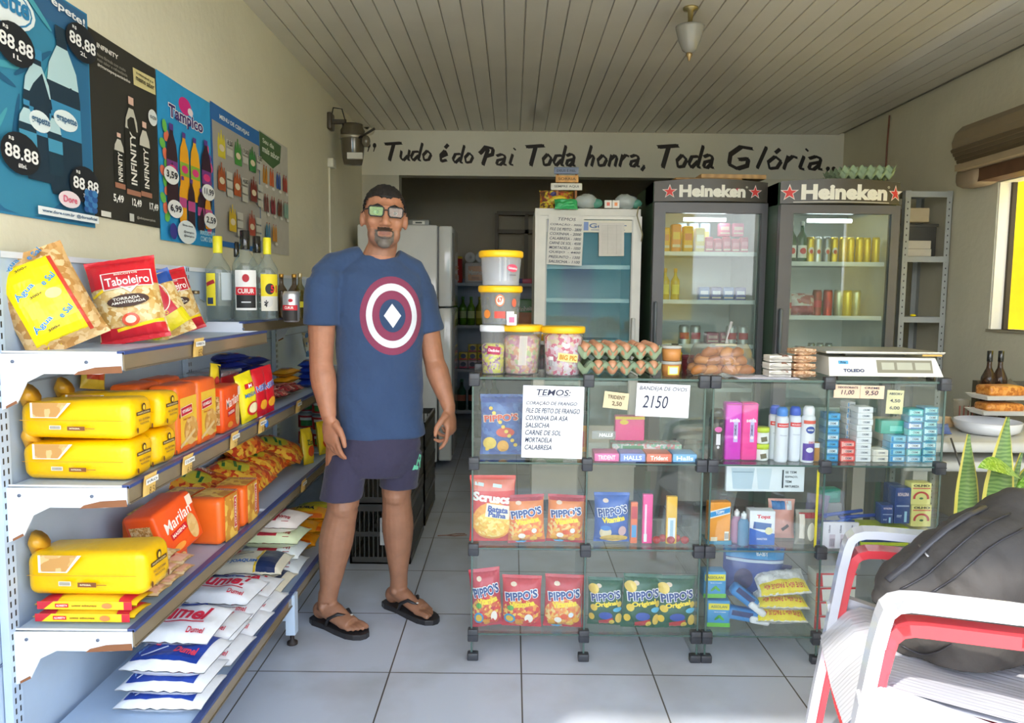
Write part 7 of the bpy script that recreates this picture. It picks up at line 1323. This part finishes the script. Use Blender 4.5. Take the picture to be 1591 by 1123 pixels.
for i in range(4):
    for j in range(3 if i in (1, 2) else 2): put(block(.095, .08, .085, 'F:d0b83c' if j else 'F:b8a0b0', [('e', .047, .045, .06, .05, 'F:3c4464'), ('r', .047, .012, .08, .015, 'F:c83c68')], r=.006), 'coffee_box', f'yellow and blue box on the third store room shelf, {NM[i]} stack, {ORD[j]} one', 'box', (xat(720 + 14.5 * i), 7.86, SZ[1] + .001 + j * .087))
for i in range(4): o = bottle('water_bottle', f'dark green bottle on the lowest store room shelf, {NM[i]} from the refrigerator', 0, 0, .048, .33, 'C:1c5c44:.7', 'P:205c44', .1, None, wrap(0, .3, .5, -150, -30, 'D:a8604c', lambda a, b: []), Y=7.84); o.location = (xat(718 + 17 * i), 7.84, SZ[0] + .001)
# ---- black crates with greens
def crate(lab, x0, y0, z0, w=.30, d=.55, h=.30, paper_=True):
    q = thing('plastic_crate', lab, 'crate', (x0 + w / 2, y0, z0)); m = MB(); K_ = 'P:4a4742'  # crate black made paler, haze painted into its colour
    m.box(-w / 2, 0, 0, w / 2, d, .008, K_)
    for zz, hh in ((0, .035), (h - .035, .035), (h * .5 - .012, .024)): m.box(-w / 2, 0, zz, w / 2, .012, zz + hh, K_).box(-w / 2, d - .012, zz, w / 2, d, zz + hh, K_).box(-w / 2, 0, zz, -w / 2 + .012, d, zz + hh, K_).box(w / 2 - .012, 0, zz, w / 2, d, zz + hh, K_)
    n1_ = int(w / .022)
    for i in range(n1_ + 1): x = -w / 2 + .002 + i * (w - .010) / n1_; m.box(x, .002, .03, x + .006, .008, h - .03, K_).box(x, d - .008, .03, x + .006, d - .002, h - .03, K_)
    n2_ = int(d / .022)
    for i in range(n2_ + 1): y = .002 + i * (d - .010) / n2_; m.box(-w / 2 + .002, y, .03, -w / 2 + .008, y + .006, h - .03, K_).box(w / 2 - .008, y, .03, w / 2 - .002, y + .006, h - .03, K_)
    m.build('crate_body', q)
    if paper_: MB().box(.0, -.003, h * .32, .11, -.001, h * .78, 'M:c8c8c4').decals(plane((0, -.0035, h * .32), (1, 0, 0), (0, 0, 1), .11, h * .46), .11, h * .46, [('r', .02, .09, .02, .05, 'D:585858')] + [('r', .065, .02 + .015 * i, .06, .003, 'D:909090') for i in range(6)]).build('paper_label', q)
    return q
for i, (y0, n_) in enumerate(((3.55, 2), (4.16, 2))):
    for j in range(n_): crate(f'black plastic crate behind the legs of the man, {("lower", "upper")[j]} one of the {("near", "far")[i]} stack', -.79, y0, .301 * j)
q = thing('leafy_greens', 'bunch of bright green leaves sticking up from the crates', 'greens', (-.60, 3.8, .60)); rnd = random.Random(3)
for i in range(16):
    an_, L_ = rnd.uniform(0, 2 * PI), rnd.uniform(.06, .13); el = rnd.uniform(.5, 1.2); d = Vector((math.cos(an_) * math.cos(el), math.sin(an_) * math.cos(el), math.sin(el))); s_ = Vector((-math.sin(an_), math.cos(an_), 0)) * .012
    b0 = Vector((rnd.uniform(-.05, .08), rnd.uniform(-.1, .15), -.03)); m = MB(); m.grid(lambda u, v: b0 + d * L_ * v + s_ * (u - .5) * 2 * math.sin(PI * (.12 + .86 * v)) + Vector((0, 0, -.02 * v * v - .006 * abs(u - .5))), 2, 6, ('P:7ca83c', 'P:94bc48', 'P:6c9830')[i % 3]); m.build('leaf', q)
put(MB().tube([(0, 0, .003), (.05, .01, .003), (.09, .0, .003), (.16, .015, .004)], .003, 'P:8c6450', 5).tube([(.05, .01, .003), (.10, .035, .003), (.15, .04, .003)], .0025, 'P:7c5440', 5), 'dry_twig', 'dry brown twig lying on the floor tiles beside the counter', 'twig', (-.40, 3.98, 0))
# ---- rolling shutter on the right wall
q = thing('rolling_shutter', 'weathered grey-brown rolled shutter box above the service window', 'shutter', (2.60, 3.1, 2.205)); K1 = 'P:8c7c60'; oct_ = []
y0_, y1_ = -2.0, 1.22
for i in range(9): a_ = PI * (.5 + i / 8 * 1.25); oct_.append((.105 * math.cos(a_) , .118 * math.sin(a_)))
oct_ += [(.095, -.09), (.095, .118)]
MB().prism(oct_, y0_, y1_, K1).build('roll_cover', q)
for k_ in range(4): MB().prism([(-.108 + .012 * k_, -.03 - .02 * k_), (-.098 + .012 * k_, -.02 - .02 * k_), (-.092 + .012 * k_, -.036 - .02 * k_), (-.102 + .012 * k_, -.046 - .02 * k_)], y0_, y1_ + .002, 'P:6c5c44').build('slat_edge', q)
MB().box(-.09, y0_, -.15, .0, y1_ - .02, -.115, 'P:a89474').box(-.02, y0_, -.22, .095, y1_ - .12, -.118, 'V:6c4c34').build('lintel_board', q)
put(MB().rbox(-.07, -.10, -.06, .08, .12, .06, .04, 'W:a08c70'), 'mortar_lump', 'rough mortar lump under the far end of the rolled shutter', 'mortar', (2.63, 4.28, 2.03))
put(MB().tube([(0, 0, 0), (.004, .02, -.2), (-.006, .0, -.42), (0, 0, -.62)], .006, 'P:8c5c48', 6), 'hanging_wire', 'thin reddish wire hanging down the right wall from the ceiling', 'wire', (2.69, 5.45, 2.64))
put(MB().rbox(-.03, -.2, -.03, .0, .2, .03, .01, 'W:6c6048'), 'broken_plaster', 'dark broken patch of plaster above the shutter', 'plaster', (2.703, 3.75, 2.50))
# ---- ceiling lamp
q = thing('ceiling_lamp', 'small hanging lamp with a bell-shaped glass shade and brass fittings', 'ceiling lamp', (at(1073, 12, Z=ZC).x, at(1073, 12, Z=ZC).y, ZC), (0, 0, 0))
MB().lathe([(.035, 0), (.035, -.008), (.012, -.014), (.01, -.085)], 'S:a89868', 18).build('stem', q)
MB().lathe([(.062, -.088), (.067, -.085), (.065, -.096), (.050, -.15), (.032, -.19), (.014, -.203)], 'G:96938a', 24).build('glass_shade', q)
MB().lathe([(.012, -.2), (.016, -.212), (.009, -.222), (.004, -.238), (0, -.242)], 'S:b0986c', 14).build('finial', q)
# ---- table by the window
q = thing('white_table', 'white plastic table by the right wall, stacked on a second one', 'table', (2.12, 2.98, 0))
for z, n_ in ((.75, 'tabletop'), (.665, 'lower_tabletop')):
    MB().rbox(-.50, .0 if z > .7 else .02, z - .045, .55, .66, z, .014, 'P:c8c6bd').build(n_, q)
for x in (-.42, .46):
    for y in (.07, .6): MB().box(x - .03, y - .03, 0, x + .03, y + .03, .62, 'P:b8b2a4').build('leg', q)
q = thing('white_dish', 'large shallow white dish on the table', 'dish', (at(1545, 670, Y=3.15).x, 3.2, .75)); MB().lathe([(.0, .004), (.105, .004), (.125, .02), (.132, .055), (.128, .056), (.12, .022), (.1, .012), (0, .012)], 'G:dfe0e4', 28).build('dish_body', q)
for j in range(2):
    q = thing('food_tray', f'white foam tray of orange-brown sweets under film, {("lower", "upper")[j]} one', 'food tray', (at(1545, 640, Y=3.3).x, 3.28, .822 + .068 * j), rl(0, 0, 6 * j))
    MB().add([(-.11, -.07, .02), (.12, -.07, .02), (.12, .07, .02), (-.11, .07, .02), (-.09, -.05, 0), (.1, -.05, 0), (.1, .05, 0), (-.09, .05, 0)], [(0, 1, 5, 4), (1, 2, 6, 5), (2, 3, 7, 6), (3, 0, 4, 7), (7, 4, 5, 6)[::-1], (0, 3, 2, 1)[::-1]], 'M:e4e2dc').build('foam_tray', q)
    MB().rbox(-.08, -.05, .015, .09, .05, .062 - .01 * (1 - j), .014, 'X:c87c30,d88c3c,b86c28,e09c4c:50', seg=3).build('sweets', q)
q = MB(); q.lathe([(.03, 0), (.03, .066), (.032, .068)], 'P:4c3c34', 16); put(q, 'jar_stand', 'dark jar carrying the two foam trays', 'jar', (at(1545, 640, Y=3.3).x, 3.33, .751))
for i, px in enumerate((1528, 1545)):
    o = bottle('dark_bottle', f'dark bottle with a black cap behind the foam trays, {("left", "right")[i]} one', 0, 0, .032, .34, 'C:4c3424:.55', 'G:20201e', .15, 'C:3c2418:.6', Y=3.4); o.location = (at(px, 640, Y=3.5).x, 3.48, .751)
q = thing('drinking_glass', 'clear glass with reddish bands left of the white dish', 'glass', (at(1497, 640, Y=3.4).x, 3.42, .751)); MB().lathe([(.028, .002), (.034, .10), (.036, .115)], 'C:d8d0c0:.2', 18, caps=False).lathe([(0, .001), (.028, .001)], 'C:d8d0c0:.2', 18, caps=False).build('glass_body', q); m = MB(); [m.box(-.03 + .02 * i, -.0345, .03, -.024 + .02 * i, -.0335, .09, 'D:a0584c') for i in range(4)]; m.build('printed_bands', q)
put(pillow(.1, .05, .04, 'M:5c6c9c', [], 51), 'blue_cloth', 'crumpled blue cloth on the table beside the counter', 'cloth', (at(1466, 660, Y=3.1).x, 3.12, .757), rl(-40, 0, 0))
put(pillow(.14, .06, .04, 'M:c8a880', [], 52), 'bread_wrapper', 'crumpled tan paper behind the blue cloth on the table', 'paper', (at(1462, 655, Y=3.3).x, 3.3, .757), rl(-50, 0, 0))
q = MB(); q.grid(lambda u, v: Vector(((u - .5) * .4, .03 * noise.noise(Vector((u * 6, v * 6, 2))), v * .22 * (.85 + .15 * noise.noise(Vector((u * 5, 0, 9)))))), 16, 10, 'W:6c6450'); q.box(-.2, .03, 0, .2, .08, .19, 'W:5c5444'); put(q, 'black_bag_pile', 'dark rough bundle against the wall under the window', 'bundle', (2.42, 3.46, .752), rl(0, 0, -6))
put(MB().tube([(0, 0, 0), (.03, -.02, -.10), (.05, -.06, -.2), (.12, -.1, -.33), (.2, -.16, -.42), (.28, -.2, -.52)], .004, 'P:4c4840', 6), 'dark_cable', 'dark cable hanging over the edge of the white table', 'cable', (at(1478, 650, Y=2.97).x, 2.965, .77))
# chair under the table seen behind the counter
# ---- potted plant
q = thing('snake_plant', 'potted plant of upright yellow-edged leaves standing behind the chair', 'plant', (1.48, 2.27, 0)); rnd = random.Random(9)
MB().lathe([(.10, 0), (.14, .26), (.155, .27), (.155, .30), (.14, .30), (.135, .27), (0, .27)], 'P:7c5c48', 24).build('pot', q)
m_ = bpy.data.materials.new('banded_leaf'); t, bb, N, L = nodes(m_); MC['band'] = m_
wv = N('ShaderNodeTexWave'); wv.bands_direction = 'Z'; wv.inputs['Scale'].default_value = 26; wv.inputs['Distortion'].default_value = 5; co = N('ShaderNodeTexCoord'); L(co.outputs['Object'], wv.inputs['Vector']); r_ = N('ShaderNodeValToRGB'); r_.color_ramp.elements[0].color = lin('5a7a3e'); r_.color_ramp.elements[1].color = lin('7c9a54'); L(wv.outputs[0], r_.inputs[0]); L(r_.outputs[0], bb.inputs['Base Color']); bb.inputs['Roughness'].default_value = .35
for i, (x, y, lx, h, w_, tw) in enumerate(((-.06, -.04, -.02, .66, .042, 8), (-.01, -.08, .02, .72, .042, -12), (.05, -.02, .05, .60, .036, 20), (.08, .08, .08, .52, .045, 40), (.07, .05, .12, .56, .05, -30), (.0, .02, .03, .50, .04, 70), (.10, -.03, .16, .44, .045, 10))):
    m = MB(); tz = R(tw)
    def lf(u, v, e=0):
        ww = w_ * (.75 + .35 * math.sin(PI * min(1, v * 1.1))) * (1 if v < .75 else max(.02, (1 - v) / .25) ** .6); s = (u - .5) * 2
        return Vector((x + lx * v * v + s * ww * math.cos(tz), y + s * ww * math.sin(tz) + .012 * s * s - e, .26 + h * v))
    m.grid(lambda u, v: lf(.1 + .8 * u, v), 4, 14, 'band'); m.grid(lambda u, v: lf(.1 * u, v), 1, 14, 'P:d8cc5c'); m.grid(lambda u, v: lf(.9 + .1 * u, v), 1, 14, 'P:d8cc5c'); m.build('leaf', q)
for i, (pts, w_) in enumerate((([(.04, -.1, .80), (-.05, -.14, .87), (-.14, -.18, .85)], .035), ([(.02, -.12, .78), (.14, -.16, .88), (.28, -.18, .86)], .05), ([(.05, -.1, .62), (.12, -.18, .72), (.13, -.22, .56)], .06))):
    m = MB(); P0, P1, P2 = [Vector(p) for p in pts]; f_ = lambda u, v: P0 * (1 - v) ** 2 + P1 * 2 * v * (1 - v) + P2 * v * v + Vector((0, (u - .5) * 2 * w_ * .8, (u - .5) * 2 * w_ * .55)) * math.sin(PI * (.04 + .95 * v)); m.grid(f_, 4, 12, 'X:6c9c2c,88b040,a8c870,5c8c28:90'); m.build('arching_leaf', q); MB().tube([P0, Vector((P0.x * .4, P0.y * .4, .4)), Vector((0, 0, .27))], .004, 'P:6c8c3c', 6).build('leaf_stem', q)
# ---- stacked plastic armchairs in the foreground, seats facing left
def armchair(name, lab, key, loc, rz, group=None):
    q = thing(name, lab, 'chair', loc, rl(0, 0, rz))
    # local frame: faces -x, near side -y; width .46, arm height .66, seat .42
    for s in (-1, 1):
        y = s * .235; m = MB()
        def arm(t0):  # curved strap: front foot, up the leg, over the arm, to the back
            pass
        path = [(-.335, .0), (-.31, .2), (-.285, .38), (-.264, .54), (-.253, .60), (-.245, .627), (-.229, .644), (-.205, .653), (-.17, .656), (0, .655), (.14, .65), (.22, .655)]
        wd = [.032, .035, .042, .050, .053, .055, .056, .056, .055, .052, .052, .05]
        vs = []; fs = []; th = .022; n_ = len(path)
        for i, ((x, z), w_) in enumerate(zip(path, wd)):
            p0 = Vector(path[max(0, i - 1)]); p1 = Vector(path[min(n_ - 1, i + 1)]); d = (p1 - p0).normalized(); nn = Vector((-d.y, d.x))  # left normal
            yy = y
            a1, a2 = Vector((x, z)), Vector((x, z)) - nn * th
            vs += [(a1.x, yy - w_ / 2, a1.y), (a1.x, yy + w_ / 2, a1.y), (a2.x, yy + w_ / 2, a2.y), (a2.x, yy - w_ / 2, a2.y)]
        for i in range(n_ - 1):
            for j in range(4): fs.append((i * 4 + j, i * 4 + (j + 1) % 4, (i + 1) * 4 + (j + 1) % 4, (i + 1) * 4 + j))
        fs += [(0, 3, 2, 1), tuple((n_ - 1) * 4 + j for j in range(4))]
        m.add(vs, fs, key)
        # flange on the outer edge gives the strap its depth
        fl = lambda i: (Vector(path[i]) - Vector((-.16, .56))).normalized() if 3 < i < 8 else (Vector((-1, 0)) if i <= 3 else Vector((0, 1)))
        for i in range(0, n_ - 1):
            a1, a2 = Vector(path[i]), Vector(path[i + 1]); b1, b2 = a1 - fl(i) * .028, a2 - fl(i + 1) * .028
            for yo in (y + s * wd[i] / 2,):
                m.add([(a1.x, yo, a1.y), (a2.x, yo, a2.y), (b2.x, yo, b2.y), (b1.x, yo, b1.y)], [(0, 1, 2, 3)], key)
        m.build('arm_and_front_leg', q)
        # back leg and lower side rail
        m = MB(); yl = y + s * .02
        m.prism([(.24, 0), (.285, 0), (.25, .36), (.26, .68), (.20, .68), (.205, .40)], yl - .02, yl + .02, key)
        m.build('back_leg', q)
        m = MB(); m.prism([(-.285, .43), (-.24, .455), (-.02, .40), (.22, .335), (.22, .28), (-.02, .345), (-.18, .375), (-.27, .34)], y - .014 + s * .012, y + .014 + s * .012, key); m.build('side_rail', q)
    m = MB()
    def seat(u, v, e=0):
        x = -.30 + .52 * u; z = .435 - .075 * u - (.11 * max(0, .16 - u) ** 1.2 / .16 ** 1.2) + .018 * abs(v - .5) * 2
        return Vector((x, (v - .5) * .45, z + e + .0025 * math.sin(v * 150) * (1 if u < .3 or u > .55 else .3)))
    m.grid(lambda u, v: seat(u, v), 16, 60, key); m.grid(lambda u, v: seat(u, v, -.012), 16, 60, key, flip=True); m.build('seat', q)
    m = MB()
    def bk(u, v, e=0): return Vector((.215 + .10 * v + .02 * math.sin(PI * u) - e, (u - .5) * (.47 - .04 * v * v), .37 + .45 * v - .03 * (2 * u - 1) ** 4 * v))
    for a_, b_ in ((0, .16), (.84, 1)): m.grid(lambda u, v: bk(a_ + (b_ - a_) * u, v), 4, 12, key); m.grid(lambda u, v: bk(a_ + (b_ - a_) * u, v, .014), 4, 12, key, flip=True)
    for a_, b_ in ((0, .2), (.78, 1)): m.grid(lambda u, v: bk(u, a_ + (b_ - a_) * v), 14, 3, key); m.grid(lambda u, v: bk(u, a_ + (b_ - a_) * v, .014), 14, 3, key, flip=True)
    for i in range(4): c_ = .24 + .17 * i; m.grid(lambda u, v: bk(c_ + .06 * u, v), 2, 12, key); m.grid(lambda u, v: bk(c_ + .06 * u, v, .014), 2, 12, key, flip=True)
    m.build('backrest', q)
    return q
CHX, CHY, CRZ = 1.09, 1.68, -16
armchair('plastic_armchair', 'red plastic armchair stacked underneath the white one in the foreground', 'G:e04850', (CHX + .014, CHY + .004, 0), CRZ)
armchair('plastic_armchair', 'white plastic armchair on top of the red one, holding the backpack', 'G:cfd0d8', (CHX, CHY, .055), CRZ)
# ---- backpack on the chair
q = thing('backpack', 'dark grey backpack slumped on the plastic armchair', 'backpack', (CHX, CHY, 0)); b_ = MB(); 
m_ = bpy.data.materials.new('nylon'); t, bb, N, L = nodes(m_); MC['nylon'] = m_; vary(t, bb, lin('4a4643'), .12, 8); bb.inputs['Roughness'].default_value = .75; bump(t, bb, 13, .6, 4, .015)
def rel(px, py, Y): return at(px, py, Y=Y) - Vector((CHX, CHY, 0))
KB = 'nylon'
for a_, c_, r0, r1, fl in (((1405, 910), (1590, 850), .07, .15, 1), ((1480, 1010), (1570, 880), .12, .17, 1), ((1450, 960), (1620, 960), .11, .16, 1), ((1500, 900), (1640, 850), .13, .15, 1), ((1370, 925), (1470, 880), .03, .085, 1), ((1420, 985), (1500, 990), .07, .11, 1)):
    A_, B_ = rel(*a_, 1.76), rel(*c_, 1.84); b_.tube([A_, A_.lerp(B_, .5), B_], [r0, (r0 + r1) / 2 * 1.05, r1], KB, 20, flat=fl); b_.ell(A_, (r0, r0, r0), KB, 16); b_.ell(B_, (r1, r1, r1), KB, 16)
me = remesh(b_, .009, 10, .6)
for v in me.vertices:
    c = v.co; v.co = c + v.normal * (.012 * noise.noise(Vector((c.x * 9 + c.z * 4, c.y * 5, c.z * 11))) + .006 * noise.noise(Vector((c.x * 24, c.y * 12, c.z * 26 + c.x * 20))))
    if v.co.z < .47: v.co.z = .47 + (v.co.z - .47) * .08
bk_ = skin_obj('bag_body', me, (KB,), q)
bv3 = BVHTree.FromPolygons([v.co for v in me.vertices], [tuple(p.vertices) for p in me.polygons])
def onbag(pxs, off=.004):
    P = []
    for x, y in pxs:
        o = Vector((0, 0, CH)) - Vector((CHX, CHY, 0)); h = bv3.ray_cast(o, ray(x, y).normalized())
        if h[0]: P.append(h[0] + h[1] * off)
    return P
for nm, pxs, r_, k in (('zip_seam', [(1398 + i * 9, 915 - i * 6.2 + 6 * math.sin(i * .35)) for i in range(20)], .0035, 'P:3c3b40'), ('zip_seam', [(1445 + i * 8, 920 - i * 5.6 + 4 * math.sin(i * .4)) for i in range(19)], .003, 'P:3a393e'), ('shoulder_strap', [(1352, 920), (1380, 902), (1410, 878), (1440, 850), (1470, 825), (1500, 805), (1530, 790)], .011, 'P:48474c'), ('zip_pull', [(1430, 848), (1437, 858), (1444, 866)], .0035, 'S:b0aca8'), ('zip_seam', [(1400 + i * 6, 1000 + 14 * math.sin(i * .25)) for i in range(14)], .003, 'P:3a393e')):
    P = onbag(pxs)
    if len(P) > 2: MB().tube(P, r_, k, 6, flat=.6).build(nm, q)
